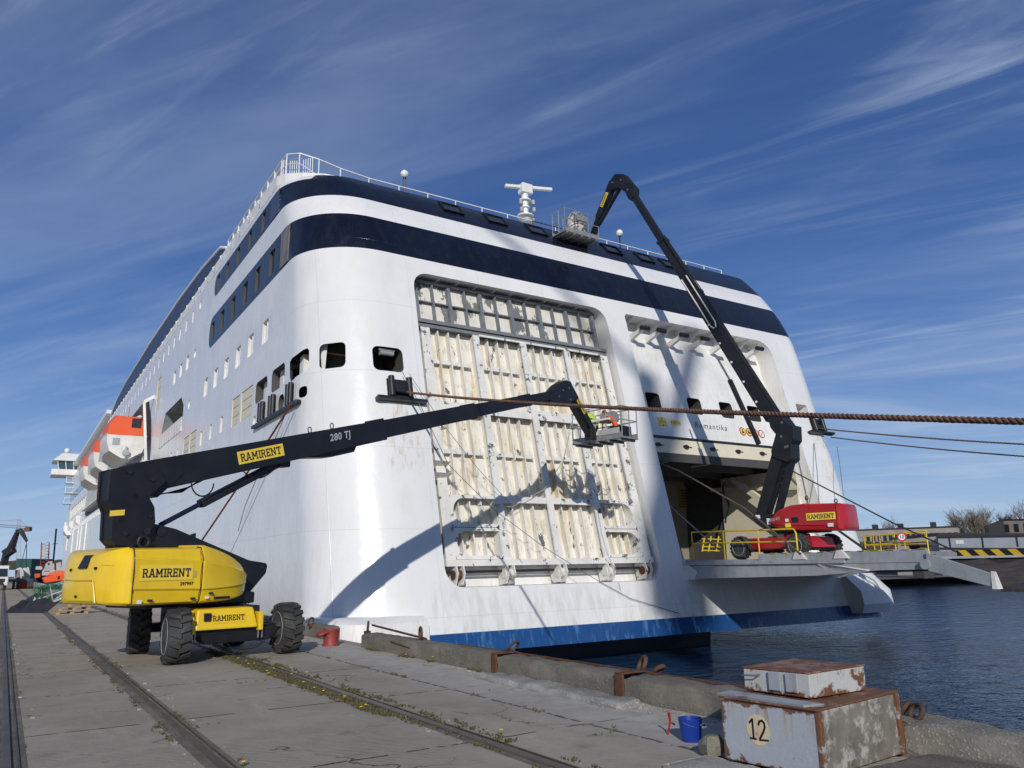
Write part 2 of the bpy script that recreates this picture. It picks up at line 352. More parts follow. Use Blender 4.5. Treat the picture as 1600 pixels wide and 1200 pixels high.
    b = N(t, 'ShaderNodeBump'); b.inputs['Strength'].default_value = .5; b.inputs['Distance'].default_value = .05; L(t, M('ADD', nb.outputs[0], M('MULTIPLY', sm, .12)), b.inputs['Height']); L(t, b.outputs[0], p.inputs['Normal'])
    return m
HP = hull_paint()
WP = mat('white_paint', (.8, .8, .78), .4, col2=(.72, .71, .67), nscale=.8, streak=.5, dirt=(.55, .5, .4), dlo=.68, dhi=.8, damt=.5)
CREAM = mat('cream_paint', (.72, .66, .5), .5, col2=(.66, .6, .45), nscale=1.2, dirt=(.3, .26, .2), dlo=.7, dhi=.85, damt=.5)
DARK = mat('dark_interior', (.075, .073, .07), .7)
GLASS = mat('dark_glass', (.02, .024, .03), .08, spec=.8)
GREY = mat('grey_paint', (.36, .38, .4), .5, col2=(.28, .3, .31), nscale=1.5, dirt=(.16, .15, .14), dlo=.55, dhi=.75, damt=.6, streak=.4)
BLKM = mat('black_steel', (.012, .013, .016), .42, col2=(.022, .022, .026), nscale=4, rvar=.08)
NAVYP = mat('navy_paint', (.012, .022, .06), .4, col2=(.02, .032, .075), nscale=.6, streak=.3)
def fan(zs):
    out = []
    for z in zs:
        yt = YP(z); r = 2.85; P = [(SX0, 165), (SX0, 150), (SX0, 120), (SX0, 90), (SX0, 60)]
        n = 16
        for i in range(n+1):
            a = math.pi/2*i/n; P.append((SX0+r-r*math.cos(a), yt+r-r*math.sin(a)))
        for i in range(n+1):
            a = math.pi/2*i/n; P.append((SX1-1.5+1.5*math.sin(a), yt+1.5-1.5*math.cos(a)))
        P += [(SX1, 60), (SX1, 165)]
        out.append([(x, y, z) for x, y in P])
    return out
mb = MB(); zs = [-1.2, -.57, 1, 3, 5, 7, 9, 11, 13, 13.8, 14.6, 15.4, 16.2, 17, 17.6, 18.2, 18.75, 18.9]
rings = fan(zs)
rings[-1] = [(x+(.15 if x < 20 else -.15), y+(.12 if y < 40 else 0), z) for x, y, z in rings[-1]]
n = len(rings[0]); vs = [q for rg in rings for q in rg]; fs = []
for i in range(len(rings)-1):
    for j in range(n): fs.append((i*n+j, i*n+(j+1) % n, (i+1)*n+(j+1) % n, (i+1)*n+j))
fs += [tuple(range(n))[::-1], tuple((len(rings)-1)*n+j for j in range(n))]
mb.add(vs, fs)
SLOTS = [HP, WP, CREAM, DARK, GREY]
hull = mk('hull', mb, SLOTS, ship, world=True)
TF = lambda x, z, d: (x, YL(z)+d, z)          # transom frame: d>0 goes into the ship
SF = lambda y, z, d: (SX0+d, y, z)            # port side frame
def cut(target, mb):
    c = mk('cutter', mb, SLOTS, ship, world=True)
    bo = target.modifiers.new('b', 'BOOLEAN'); bo.operation = 'DIFFERENCE'; bo.solver = 'EXACT'; bo.object = c
    try: bo.material_mode = 'INDEX'
    except Exception: pass
    dg = bpy.context.evaluated_depsgraph_get(); me = bpy.data.meshes.new_from_object(target.evaluated_get(dg))
    target.modifiers.clear(); old = target.data; target.data = me; bpy.data.meshes.remove(old)
    cm = c.data; bpy.data.objects.remove(c); bpy.data.meshes.remove(cm)
A = MB(); B = MB()
A.prism(rrect(12.85, .9, 22.95, 13.5, .7), TF, -2, 1.1, 1)
A.prism(rrect(24.2, 1.6, 34.75, 13.5, .05, 1)[0:0]+[(24.2, 1.66)]+[(34.75, 1.66)]+[(34.75-.9+.9*math.cos(R(a)), 12.6+.9*math.sin(R(a))) for a in range(0, 91, 15)]+[(24.35, 13.5), (24.2, 13.35)], TF, -2, 1.1, 1)
# mooring deck ports: port side, round the corner and on the stern
ports_side = [(33.0, 34.85), (30.45, 32.3)]
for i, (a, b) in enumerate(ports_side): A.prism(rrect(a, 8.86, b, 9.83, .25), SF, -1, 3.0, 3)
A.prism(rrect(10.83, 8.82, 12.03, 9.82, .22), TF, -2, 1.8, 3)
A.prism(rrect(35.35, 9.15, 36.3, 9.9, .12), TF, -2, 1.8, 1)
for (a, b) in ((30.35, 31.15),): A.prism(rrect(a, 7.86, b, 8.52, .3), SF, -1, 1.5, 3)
A.prism(rrect(34.6, 7.9, 35.05, 8.35, .2), SF, -1, 1.5, 1)
WIN = []   # (y, z, w, h, kind)
for y in (35.2, 37.7, 40.1, 42.5, 44.75): WIN.append((y, 18.08-.2, .62, .95, 'dark'))
for y in (33.3, 35.7, 38.0, 40.5, 43.0, 45.4): WIN.append((y, 15.12, .85, 1.15, 'dark'))
for y in (33.8, 36.3, 38.7, 41.2, 43.7, 46.2): WIN.append((y, 12.0, .95, 1.05, 'white'))
for y in (52.8, 55.1, 57.5): WIN.append((y, 15.0, .9, .95, 'white'))
for i in range(22): WIN.append((52.1+2.27*i, 17.95, .42, .85, 'slot'))
for y in (41.5, 44.1, 46.56, 54.0, 56.3, 58.6): WIN.append((y, 9.05, .5, .85, 'slot'))
for y, z in ((49.8, 18.1), (50.4, 15.02), (51.1, 11.9)): A.prism([(y+.3*math.cos(R(a)), z+.3*math.sin(R(a))) for a in range(0, 360, 30)], SF, -1, .15, 1)
for y, z, w_, h_, k in WIN: A.prism(rrect(y-w_/2, z-h_/2, y+w_/2, z+h_/2, .07, 2), SF, -1, .22, 1 if k != 'dark' else 3)
A.prism(rrect(37.75, 8.5, 39.25, 9.92, .06, 2), SF, -1, .07, 2); A.prism(rrect(35.4, 8.5, 37.45, 9.92, .06, 2), SF, -1, .07, 2)
A.prism(rrect(48.0, 8.45, 49.95, 9.82, .06, 2), SF, -1, .07, 2); A.prism(rrect(50.15, 8.45, 52.0, 9.82, .06, 2), SF, -1, .07, 2)
A.prism(rrect(63.6, 13.9, 65.4, 16.47, .06, 2), SF, -1, .07, 2)
A.prism([(53.0, 10.75), (61.6, 10.75), (61.2, 11.8), (60.2, 12.9), (54.0, 12.9), (53.0, 12.2)], SF, -1, 3.0, 4)
LBP = [(66, 9.2), (124, 9.2), (124, 16.1), (72.9, 16.1), (69.5, 15.6), (67.2, 13.6), (66.1, 11.6)]
A.prism(LBP, SF, -1, 3.4, 4)
A.prism([(126, 10.2), (158, 10.2), (158, 12.6), (126, 12.6)], SF, -1, 3.0, 4)
cut(hull, A)
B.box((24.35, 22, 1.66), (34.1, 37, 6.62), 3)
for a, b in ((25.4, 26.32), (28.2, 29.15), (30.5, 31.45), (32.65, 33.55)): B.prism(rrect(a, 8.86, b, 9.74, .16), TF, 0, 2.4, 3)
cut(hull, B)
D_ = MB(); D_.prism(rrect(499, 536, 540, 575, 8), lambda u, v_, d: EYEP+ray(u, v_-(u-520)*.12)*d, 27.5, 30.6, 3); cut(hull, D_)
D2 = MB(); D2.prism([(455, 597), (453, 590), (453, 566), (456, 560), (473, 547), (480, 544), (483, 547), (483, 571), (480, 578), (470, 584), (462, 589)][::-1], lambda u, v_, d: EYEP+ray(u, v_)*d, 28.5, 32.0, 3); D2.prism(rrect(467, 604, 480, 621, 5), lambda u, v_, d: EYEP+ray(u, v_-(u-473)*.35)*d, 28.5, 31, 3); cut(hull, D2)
hull.data.shade_smooth(); hull.data.set_sharp_from_angle(angle=R(32))
# wall relief: soffit brackets and roller arms in the right recess
for i in range(11):
    x = 24.9+.93*i
    q = MB().prism([(YL(13.5)+.1, 13.5), (YL(13.5)+1.1, 13.5), (YL(13.0)+1.12, 13.0)], lambda y, z, d, x=x: (x+d, y, z), -.03, .03)
    mk('soffit_bracket', q, WP, ship, world=True)
for i in range(11):
    x = 13.3+.92*i
    q = MB().prism([(YL(13.5)+.1, 13.5), (YL(13.5)+1.0, 13.5), (YL(13.35)+1.0, 13.3)], lambda y, z, d, x=x: (x+d, y, z), -.03, .03)
    mk('soffit_bracket', q, WP, ship, world=True)
for px, py in ((987, 531.5), (1013, 535), (1048, 542), (1081, 547), (1113, 553), (1166, 561)):
    c = onY(px, py, 28.12); z = c.z+.05; y = YL(z)+1.12
    a_ = mk('roller_arm', MB().hexa([(c.x-.09, y-1.05, z+.24), (c.x+.09, y-1.05, z+.24), (c.x+.09, y, z-.1), (c.x-.09, y, z-.1), (c.x-.09, y-1.05, z+.38), (c.x+.09, y-1.05, z+.38), (c.x+.09, y, z+.22), (c.x-.09, y, z+.22)]), WP, ship, world=True, bevel=.01)
    mk('roller', MB().cyl((c.x-.2, y-1.1, z+.33), (c.x+.3, y-1.1, z+.33), .12, 14), BLKM, a_, world=True, smooth=40)
# lintel beam over the open stern door, with hooks
lint = mk('door_lintel', MB().prism([(24.22, 6.6), (34.0, 6.6), (34.0, 7.32), (24.22, 7.32)], TF, .75, 1.3), CREAM, ship, world=True, bevel=.02)
for x in (25.1, 26.9, 28.7, 30.5, 32.3):
    h_ = MB().prism([(x+.17*math.cos(R(a)), 6.98+.1*math.sin(R(a))) for a in range(0, 360, 30)], TF, .66, .78)
    h_.prism([(x+.05, 6.96), (x+.38, 6.96), (x+.38, 6.99), (x+.05, 6.99)], TF, .70, .76)
    mk('hook', h_, BLKM, lint, world=True)
mk('rubber_seal', MB().prism([(24.22, 7.33), (34.7, 7.33), (34.7, 7.45), (24.22, 7.45)], TF, .72, 1.2), BLKM, ship, world=True)
mk('rubber_seal', MB().prism([(24.22, 6.48), (34.0, 6.48), (34.0, 6.59), (24.22, 6.59)], TF, .72, 1.2), BLKM, ship, world=True)
# car deck behind the open door
CURT = mat('blue_curtain', (.01, .02, .13), .6, col2=(.02, .03, .2), nscale=2, stretch=(8, 8, .2))
cb_ = MB()
cp = onY(1146, 790, 31.0)
for k in range(9): cb_.cyl((cp.x-.5+.12*k, 31+.08*math.sin(k*2), 1.7), (cp.x-.55+.12*k, 31+.08*math.sin(k*2), 6.5), .09, 8)
mk('curtain', cb_, CURT, ship, world=True, smooth=60)
mk('side_lining', MB().box((33.98, 25.9, 1.68), (34.08, 31.0, 6.2)), CREAM, ship, world=True)
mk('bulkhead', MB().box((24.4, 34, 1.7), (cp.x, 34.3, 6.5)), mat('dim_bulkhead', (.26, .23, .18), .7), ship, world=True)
DYEL = mat('faded_yellow_board', (.3, .22, .04), .7)
bdp = mk('notice_board', MB().box((onY(1062, 780, 33.9).x, 33.93, onY(1062, 795, 33.9).z), (onY(1118, 780, 33.9).x, 33.97, onY(1100, 762, 33.9).z)), DYEL, ship, world=True)
nl = MB(); x0, x1 = onY(1062, 780, 33.9).x, onY(1118, 780, 33.9).x; z0, z1 = onY(1062, 795, 33.9).z, onY(1100, 762, 33.9).z
for r in range(7):
    for c in range(2): nl.box((x0+.1+(x1-x0)*c/2, 33.91, z0+.1+(z1-z0-.2)*r/7), (x0-.15+(x1-x0)*(c+1)/2-.2*(r % 3), 33.925, z0+.16+(z1-z0-.2)*r/7))
mk('lettering', nl, BLKM, bdp, world=True)
for x in (26.5, 29.2): mk('ceiling_light', MB().box((x, 27.5, 6.35), (x+.15, 29.2, 6.42)), WP, ship, world=True)
cbm = MB()
for y in (26.4, 28.6, 30.8, 33.0): cbm.box((24.4, y, 6.2), (33.9, y+.18, 6.6))
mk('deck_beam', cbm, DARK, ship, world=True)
mk('ramp_strut', MB().beam((33.3, 25.2, 3.0), (33.3, 29.5, 6.0), .28, .28), CREAM, ship, world=True)
mk('ramp_strut', MB().beam((33.7, 25.6, 5.2), (33.7, 31.5, 5.6), .2, .2), CREAM, ship, world=True)
hose = MB().tube([(33.2, 30+.2*math.sin(k), 5.9-.28*k) for k in range(9)], .05, 8); mk('hose', hose, BLKM, ship, world=True, smooth=60)
mk('work_ladder', (lambda q: [q.tube([onY(px, 862, 27), onY(px+4, 838, 27)], .035, 6) for px in (1097, 1107, 1119, 1127)] and [q.tube([onY(1097, 860-6*k, 27), onY(1129, 861-6*k, 27)], .03, 6) for k in range(4)] and q)(MB()), mat('yellow_paint', (.75, .5, .02), .45, col2=(.6, .4, .03), nscale=6), ship, world=True)
# signs on the panel
YS = mat('yellow_sign', (.8, .62, .12), .5); BLKT = mat('black_lettering', (.01, .01, .014), .5); REDT = mat('red_print', (.5, .03, .02), .5); WSGN = mat('white_sign', (.8, .8, .8), .4)
def wallfr(cx, cz, off=1.1):
    s_ = math.sqrt(1+.24**2)
    return lambda u, v_, d: (cx+u, YL(cz+v_)+off-d, cz+v_)
for cx, cz, w_, h_, txt in ((26.1, 8.25, .55, .42, '4,7 m'), (26.98, 8.28, .62, .26, '8,0 m')):
    fr = wallfr(cx, cz); s_ = mk('clearance_sign', MB().prism([(-w_/2, -h_/2), (w_/2, -h_/2), (w_/2, h_/2), (-w_/2, h_/2)], fr, .0, .03), YS, ship, world=True)
    mk('lettering', font_mb(txt, .12, fr, .035), BLKT, s_, world=True)
    if h_ > .3:
        for sg in (1, -1): mk('arrow_mark', MB().prism([(-.06, sg*.2), (.06, sg*.2), (0, sg*.13)], fr, .02, .036), BLKT, s_, world=True)
    else:
        for sg in (1, -1): mk('arrow_mark', MB().prism([(sg*.3, -.06), (sg*.3, .06), (sg*.24, 0)], fr, .02, .036), BLKT, s_, world=True)
mk('name_lettering', font_mb('Romantika', .32, wallfr(29.42, 8.27), .012, shear=.25, spacing=1.25), mat('navy_lettering', (.03, .04, .09), .5), ship, world=True)
for k, x in enumerate((31.75, 32.24, 32.73, 33.2)):
    fr = wallfr(x, 8.2-.01*k); C_ = lambda r, n=28: [(r*math.cos(2*math.pi*i/n), r*math.sin(2*math.pi*i/n)) for i in range(n)]
    s_ = mk('prohibition_sign', MB().prism(C_(.23), fr, 0, .02), REDT, ship, world=True)
    fc = mk('sign_face', MB().prism(C_(.18), fr, .01, .026), YS if k < 3 else WSGN, s_, world=True)
    q = MB()
    if k == 0: q.prism([(-.1, -.1), (.1, -.1), (.06, 0), (0, .04), (-.06, 0)], fr, .02, .032); q.prism([(.05*math.cos(R(a)), .08+.05*math.sin(R(a))) for a in range(0, 360, 40)], fr, .02, .032)
    elif k == 1: q.prism([(-.11, -.08), (.11, -.08), (.11, -.02), (.02, 0), (-.04, .1), (-.09, .1)], fr, .02, .032)
    elif k == 2: q.prism([(-.07, -.1), (.07, -.1), (.07, .1), (-.07, .1)], fr, .02, .032)
    else: q.prism([(-.13, -.11), (-.11, -.13), (.13, .11), (.11, .13)], fr, .02, .032)
    mk('pictogram', q, BLKT if k < 3 else REDT, fc if False else s_, world=True)
# ---- windows on the port side
FRD = mat('window_frame_grey', (.02, .025, .04), .4); FRW = mat('window_frame_white', (.78, .78, .77), .4)
for y, z, w_, h_, k in WIN:
    fm = FRD if k == 'dark' else FRW; q = MB(); t_ = .05
    fr = SF
    q.prism([(y-w_/2+.005, z-h_/2+.005), (y+w_/2-.005, z-h_/2+.005), (y+w_/2-.005, z-h_/2+t_), (y-w_/2+.005, z-h_/2+t_)], fr, .12, .2)
    q.prism([(y-w_/2+.005, z+h_/2-t_), (y+w_/2-.005, z+h_/2-t_), (y+w_/2-.005, z+h_/2-.005), (y-w_/2+.005, z+h_/2-.005)], fr, .12, .2)
    for u in (y-w_/2+.005, y+w_/2-t_): q.prism([(u, z-h_/2+t_), (u+t_-.005, z-h_/2+t_), (u+t_-.005, z+h_/2-t_), (u, z+h_/2-t_)], fr, .12, .2)
    if k == 'white' or k == 'dark': q.prism([(y-.03, z-h_/2+t_), (y+.03, z-h_/2+t_), (y+.03, z+h_/2-t_), (y-.03, z+h_/2-t_)], fr, .06, .19)
    o = mk('window', q, fm, ship, world=True)
    mk('pane', MB().prism([(y-w_/2+t_, z-h_/2+t_), (y+w_/2-t_, z-h_/2+t_), (y+w_/2-t_, z+h_/2-t_), (y-w_/2+t_, z+h_/2-t_)], fr, .16, .18), GLASS, o, world=True)
# dark/grey boarded door at the corner of the bands
mk('boarded_door', MB().prism([(30.75, 14.3), (31.9, 14.3), (31.9, 15.95), (30.75, 15.95)], SF, -.03, .02), mat('weathered_board', (.22, .21, .2), .7, col2=(.12, .12, .12), nscale=4, stretch=(1, 1, .4)), ship, world=True)
mk('dark_door', MB().prism([(32.6, 17.3), (33.9, 17.3), (33.9, 18.45), (32.6, 18.45)], SF, -.02, .02), GLASS, ship, world=True)
# boards joints on closed panels: slats
for a, b, z0, z1 in ((37.75, 39.25, 8.5, 9.92), (35.4, 37.45, 8.5, 9.92), (48.0, 49.95, 8.45, 9.82), (50.15, 52.0, 8.45, 9.82), (63.6, 65.4, 13.9, 16.47)):
    mk('shutter', (lambda q: [q.prism([(a+.04, z0+.04+k*(z1-z0-.04)/3), (b-.04, z0+.04+k*(z1-z0-.04)/3), (b-.04, z0+(k+1)*(z1-z0-.04)/3), (a+.04, z0+(k+1)*(z1-z0-.04)/3)], SF, .03, .06) for k in range(3)] and q)(MB()), CREAM, ship, world=True)
# railing in the big side opening
rl = MB()
for k in range(9): rl.prism([(53.2+.98*k, 10.5), (54.1+.98*k, 10.5), (54.1+.98*k, 11.45), (53.2+.98*k, 11.45)], SF, -.04, .02)
mk('bulwark_panels', rl, WP, ship, world=True)
# pillar and rod inside the corner port
RYP = lambda px, py, d: EYEP+ray(px, py)*d
mk('port_pillar', MB().hexa([RYP(501, 577, 29.7), RYP(508, 577, 29.7), RYP(508, 577, 30.2), RYP(501, 577, 30.2), RYP(500, 536, 29.7), RYP(512, 536, 29.7), RYP(512, 536, 30.2), RYP(500, 536, 30.2)]), WP, ship, world=True)
mk('port_rod', MB().cyl(RYP(508, 551, 30), RYP(542, 556, 30), .025, 8), mat('varnished_wood', (.5, .33, .12), .4), ship, world=True)
for y in (29.0, 31.7, 34.2): mk('port_pillar', MB().box((SX0+.3, y, 8.87), (SX0+.7, y+.45, 9.82)), WP, ship, world=True)
fl_ = MB(); fl_.cyl((11.2, YL(9.6)+.25, 9.62), (11.75, YL(9.6)+.25, 9.62), .1, 12); fl_.box((11.15, YL(9.6)+.2, 9.72), (11.8, YL(9.6)+.3, 9.78))
mk('flood_lamp', fl_, GREY, ship, world=True, smooth=40)
# mooring rollers on the port side and stern
def fairlead(c, ax, up, out, w_=1.1, h_=.85):
    """dark roller fairlead: plate, two vertical rollers, one horizontal, sill bar"""
    c, ax, up, out = V(c), V(ax).normalized(), V(up).normalized(), V(out).normalized()
    F = lambda u, v_, d: c+ax*u+up*v_+out*d
    o = mk('fairlead', MB().prism([(-w_/2, -h_/2), (w_/2, -h_/2), (w_/2, h_/2), (-w_/2, h_/2)], F, .0, .03), BLKM, ship, world=True)
    for s_ in (-1, 1):
        mk('roller', MB().cyl(F(s_*w_*.36, -h_/2, .14), F(s_*w_*.36, h_/2+.05, .14), .12, 14), BLKM, o, world=True, smooth=40)
    mk('roller', MB().cyl(F(-w_*.26, -h_*.2, .13), F(w_*.26, -h_*.2, .13), .1, 14), BLKM, o, world=True, smooth=40)
    mk('sill', MB().beam(F(-w_, -h_/2-.12, .12), F(w_, -h_/2-.12, .12), .3, .12, up), BLKM, o, world=True, bevel=.02)
    return o
cL = onp = None
ctr = V((11.75, YL(8.0), 8.12)); fairlead(ctr, (1, 0, 0), (0, .23, .97), (0, -1, .23), 1.0, .75)
ctr = V((36.6, YL(8.6), 8.75)); fairlead(ctr, (1, 0, 0), (0, .23, .97), (0, -1, .23), 1.0, .75)
for y in (33.4, 31.8, 29.4):
    o = mk('fairlead', MB().prism([(y-.32, 7.86), (y+.32, 7.86), (y+.32, 8.62), (y-.32, 8.62)], SF, -.03, .05), BLKM, ship, world=True)
    for d in (-.2, .2): mk('roller', MB().cyl((SX0-.1, y+d, 7.85), (SX0-.1, y+d, 8.68), .1, 12), BLKM, o, world=True, smooth=40)
mk('rubbing_bar', MB().beam((SX0-.08, 28.2, 7.76), (SX0-.08, 34.6, 7.76), .2, .14), BLKM, ship, world=True, bevel=.02)
# ---- raised stern door (folded ramp) in the left recess
PEEL = mat('peeling_paint', (.74, .72, .65), .55, col2=(.66, .62, .52), nscale=1.6, dirt=(.17, .175, .18), dscale=1.35, dlo=.545, dhi=.56, damt=1, streak=.25, stretch=(1, 1, .45))
OLD = mat('aged_cream_paint', (.76, .73, .65), .5, col2=(.62, .51, .33), nscale=.9, lo=.5, hi=.72, streak=.55, dirt=(.12, .115, .115), dscale=1.9, dlo=.612, dhi=.62, damt=1, stretch=(1.4, 1.4, .6))
OLDW = mat('chipped_white_paint', (.76, .75, .71), .5, col2=(.66, .64, .58), nscale=1.5, dirt=(.13, .13, .135), dscale=2.7, dlo=.592, dhi=.602, damt=1)
GFR = mat('dark_grey_primer', (.15, .165, .18), .55, col2=(.2, .21, .22), nscale=3)
DR = lambda x0, z0, x1, z1: [(x0, z0), (x1, z0), (x1, z1), (x0, z1)]
mk('door_plate', MB().prism(DR(13.1, 1.7, 22.8, 11.15), TF, .9, 1.0), OLD, ship, world=True)
GX = [13.35, 15.72, 18.1, 20.47, 22.62]
for i, x in enumerate(GX):
    wd = .2 if i in (0, 4) else .15
    g = MB().prism(DR(x-wd, 1.7, x+wd, 11.1), TF, .38, .45); g.prism(DR(x-.04, 1.7, x+.04, 11.1), TF, .452, .898)
    mk('girder', g, OLDW, ship, world=True)
for i in range(4):
    xa, xb = GX[i]+.2, GX[i+1]-.2
    for k in range(1, 4):
        x = xa+(xb-xa)*k/4
        mk('rib', MB().prism(DR(x-.025, 1.8, x+.025, 11.1), TF, .62, .898), OLD, ship, world=True)
    for z in (9.62, 5.85):
        st = MB()
        for k in range(4):
            u0, u1 = xa+(xb-xa)*k/4+.04, xa+(xb-xa)*(k+1)/4-.04
            st.add([TF(u0, z, .66), TF(u1, z, .66), TF(u1, z, .895), TF(u0, z, .895), TF(u0+.05, z+.17, .66), TF(u1-.05, z+.17, .66)], [(0, 1, 2, 3), (0, 4, 5, 1), (0, 3, 4), (1, 5, 2), (3, 2, 5, 4)])
        mk('stiffener', st, OLDW, ship, world=True, fix=True)
    if i < 4:
        sh = MB().prism(DR(xa-.1, 7.55, xb+.1, 7.95), TF, .47, .53); sh.box(TF(xa, 7.93, .5), (xb, YL(7.93)+.9, 7.97)); 
        if i < 3: mk('shelf_girder', sh, OLDW, ship, world=True)
def holed(x0, z0, x1, z1, inner, d0, d1):
    q = MB(); c = (sum(p[0] for p in inner)/len(inner), sum(p[1] for p in inner)/len(inner)); outer = []
    for (u, v_) in inner:
        dx, dz = u-c[0], v_-c[1]; tt = min([(x1-c[0])/dx if dx > 1e-6 else (x0-c[0])/dx if dx < -1e-6 else 1e9, (z1-c[1])/dz if dz > 1e-6 else (z0-c[1])/dz if dz < -1e-6 else 1e9]); outer.append((c[0]+dx*tt, c[1]+dz*tt))
    n = len(inner); vs = []
    for P_, d in ((outer, d0), (inner, d0), (inner, d1), (outer, d1)): vs += [TF(u, v_, d) for u, v_ in P_]
    fs = []
    for i in range(n):
        j = (i+1) % n
        for k in range(4): fs.append((k*n+i, k*n+j, ((k+1) % 4)*n+j, ((k+1) % 4)*n+i))
    return q.add(vs, fs)
for xa, xb, side in ((13.56, 15.56, -1), (20.62, 22.42, 1)):
    for za, zb in ((3.02, 4.22), (1.86, 3.0)):
        zi0, zi1 = za+.12, zb-.12; r = (zi1-zi0)/2; xi0, xi1 = xa+.12, xb-.03; inner = []
        if side < 0:
            inner += [(xi1, zi0+(zi1-zi0)*k/6) for k in range(7)]
            inner += [(xi1-(xi1-xi0-r)*k/5, zi1) for k in range(1, 5)]
            inner += [(xi0+r+r*math.cos(R(a)), (zi0+zi1)/2+r*math.sin(R(a))) for a in range(90, 271, 15)]
            inner += [(xi0+r+(xi1-xi0-r)*k/5, zi0) for k in range(1, 5)]
        else:
            xi0, xi1 = xa+.03, xb-.12
            inner += [(xi1-r+r*math.cos(R(a)), (zi0+zi1)/2+r*math.sin(R(a))) for a in range(-90, 91, 15)]
            inner += [(xi1-r-(xi1-r-xi0)*k/5, zi1) for k in range(1, 5)]
            inner += [(xi0, zi1-(zi1-zi0)*k/6) for k in range(7)]
            inner += [(xi0+(xi1-r-xi0)*k/5, zi0) for k in range(1, 5)]
        mk('holed_web', holed(xa, za, xb, zb, inner, .40, .86), OLDW, ship, world=True)
for xa, xb in ((15.88, 17.94), (18.26, 20.31)):
    mk('cross_girder', MB().prism(DR(xa, 3.98, xb, 4.22), TF, .41, .9), OLDW, ship, world=True)
mk('cross_girder', MB().prism(DR(13.1, 1.62, 22.85, 1.85), TF, .30, .9), OLDW, ship, world=True)
mk('hinge_shaft', MB().cyl(TF(13.0, 1.42, .62), TF(22.8, 1.42, .62), .05, 8), BLKM, ship, world=True)
RUST = mat('rust', (.085, .035, .018), .85, col2=(.15, .06, .028), nscale=9, bump=.006)
for x in (13.6, 15.72, 18.1, 20.47, 22.45):
    q = MB()
    for s_ in (-.16, .12): q.prism([(.95, 1.62), (.25, 1.62), (.2, 1.35), (.45, .98), (.95, .92)], lambda d, z, e, x=x, s_=s_: (x+s_+e, YL(z)+d, z), 0, .05)
    o = mk('hinge', q, OLDW, ship, world=True)
    mk('hinge_pin', MB().cyl(TF(x-.2, 1.32, .5), TF(x+.2, 1.32, .5), .17, 14), RUST if x in (13.6, 22.45) else OLDW, o, world=True, smooth=40)
for z in (7.2, 5.45, 5.0):
    q = MB().add([TF(12.87, z, .05), TF(13.7, z, .2), TF(13.7, z, .9), TF(12.87, z, .9), TF(12.87, z-.28, .5), TF(13.6, z-.22, .5)], [(0, 1, 2, 3), (0, 4, 5, 1), (0, 3, 4), (1, 5, 2), (3, 2, 5, 4)])
    mk('side_bracket', q, OLD, ship, world=True)
mk('side_web', MB().prism(DR(12.95, 2.4, 13.12, 10.9), TF, .55, .9), OLD, ship, world=True)
mk('chipped_flap', MB().prism([(22.7, 2.6), (22.93, 2.8), (22.93, 4.4), (22.65, 4.4)], TF, .5, .56), OLDW, ship, world=True)
# folded top flap: grey frame with flaking panels
mk('flap_panel', MB().prism(DR(13.2, 11.5, 22.6, 13.35), TF, .78, .84), PEEL, ship, world=True)
ff = MB()
for k in range(13):
    x = 13.22+k*(22.58-13.22)/12; wd = .075 if k % 2 == 0 else .03
    ff.prism(DR(x-wd, 11.52, x+wd, 13.32), TF, .56, .8)
mk('flap_frame', ff, GFR, ship, world=True)
mk('flap_frame', MB().prism(DR(13.1, 13.28, 22.68, 13.38), TF, .5, .8), GFR, ship, world=True)
mk('flap_frame', MB().prism(DR(13.2, 12.38, 22.6, 12.43), TF, .6, .8), GFR, ship, world=True)
mk('flap_hinge_bar', MB().prism(DR(13.1, 11.34, 22.9, 11.5), TF, .42, .85).prism(DR(13.1, 11.16, 22.9, 11.3), TF, .5, .9), GFR, ship, world=True)
for k in range(5): mk('torn_strip', MB().prism(DR(15.9+1.35*k, 11.08, 17.15+1.35*k, 11.17), TF, .40, .47), OLDW, ship, world=True)
# ---- sponsons either side of the transom
def sponson(x0, x1, outer):
    P = lambda x, y, z: (x, y, z)
    s_ = 1 if outer > 0 else -1
    vs = []; rs = []
    prof = [(23.35, -.92), (23.2, -.5), (23.3, .1), (24.5, 1.25)] if outer > 0 else [(23.6, -1.45), (23.6, -.95), (23.72, -.1), (24.2, .08)]
    n = 9; q = MB(); grid = []
    xs = [x0+(x1-x0)*i/n for i in range(n+1)]
    for i, x in enumerate(xs):
        t = (i/n) if outer > 0 else 1-i/n; bulge = max(0, (t-.55)/.45)**2
        grid.append([(x+(.7*s_*.0), y+bulge*1.8, z-(0 if outer > 0 else 0)+(bulge*.55 if k == 0 and outer > 0 else 0)-(bulge*.9 if k == 3 and outer > 0 else 0)) for k, (y, z) in enumerate(prof)]+[(x, 27.5, prof[-1][1]-(bulge*.9 if outer > 0 else 0)), (x, 27.5, prof[0][1])])
    m = 6
    for g in grid: vs += g
    fs = [(i*m+j, i*m+(j+1) % m, (i+1)*m+(j+1) % m, (i+1)*m+j) for i in range(n) for j in range(m)]+[tuple(range(m))[::-1], tuple(n*m+j for j in range(m))]
    return mk('sponson', q.add(vs, fs), WP, ship, world=True, smooth=28)
sponson(8.2, 11.85, -1); sponson(34.5, 38.35, 1)
mk('under_hull', MB().hexa([(10.5, 26.5, -6), (27, 26.5, -6), (27, 52, -6), (10.5, 52, -6), (9.2, 25.4, -1.21), (27, 25.9, -1.21), (27, 52, -1.21), (9.2, 52, -1.21)]).hexa([(10.5, 52.01, -6), (35.9, 52.01, -6), (35.9, 165, -6), (10.5, 165, -6), (9.2, 44, -1.215), (37.2, 44, -1.215), (37.2, 165, -1.215), (9.2, 165, -1.215)]), mat('dark_antifouling', (.02, .03, .05), .6), ship, world=True)
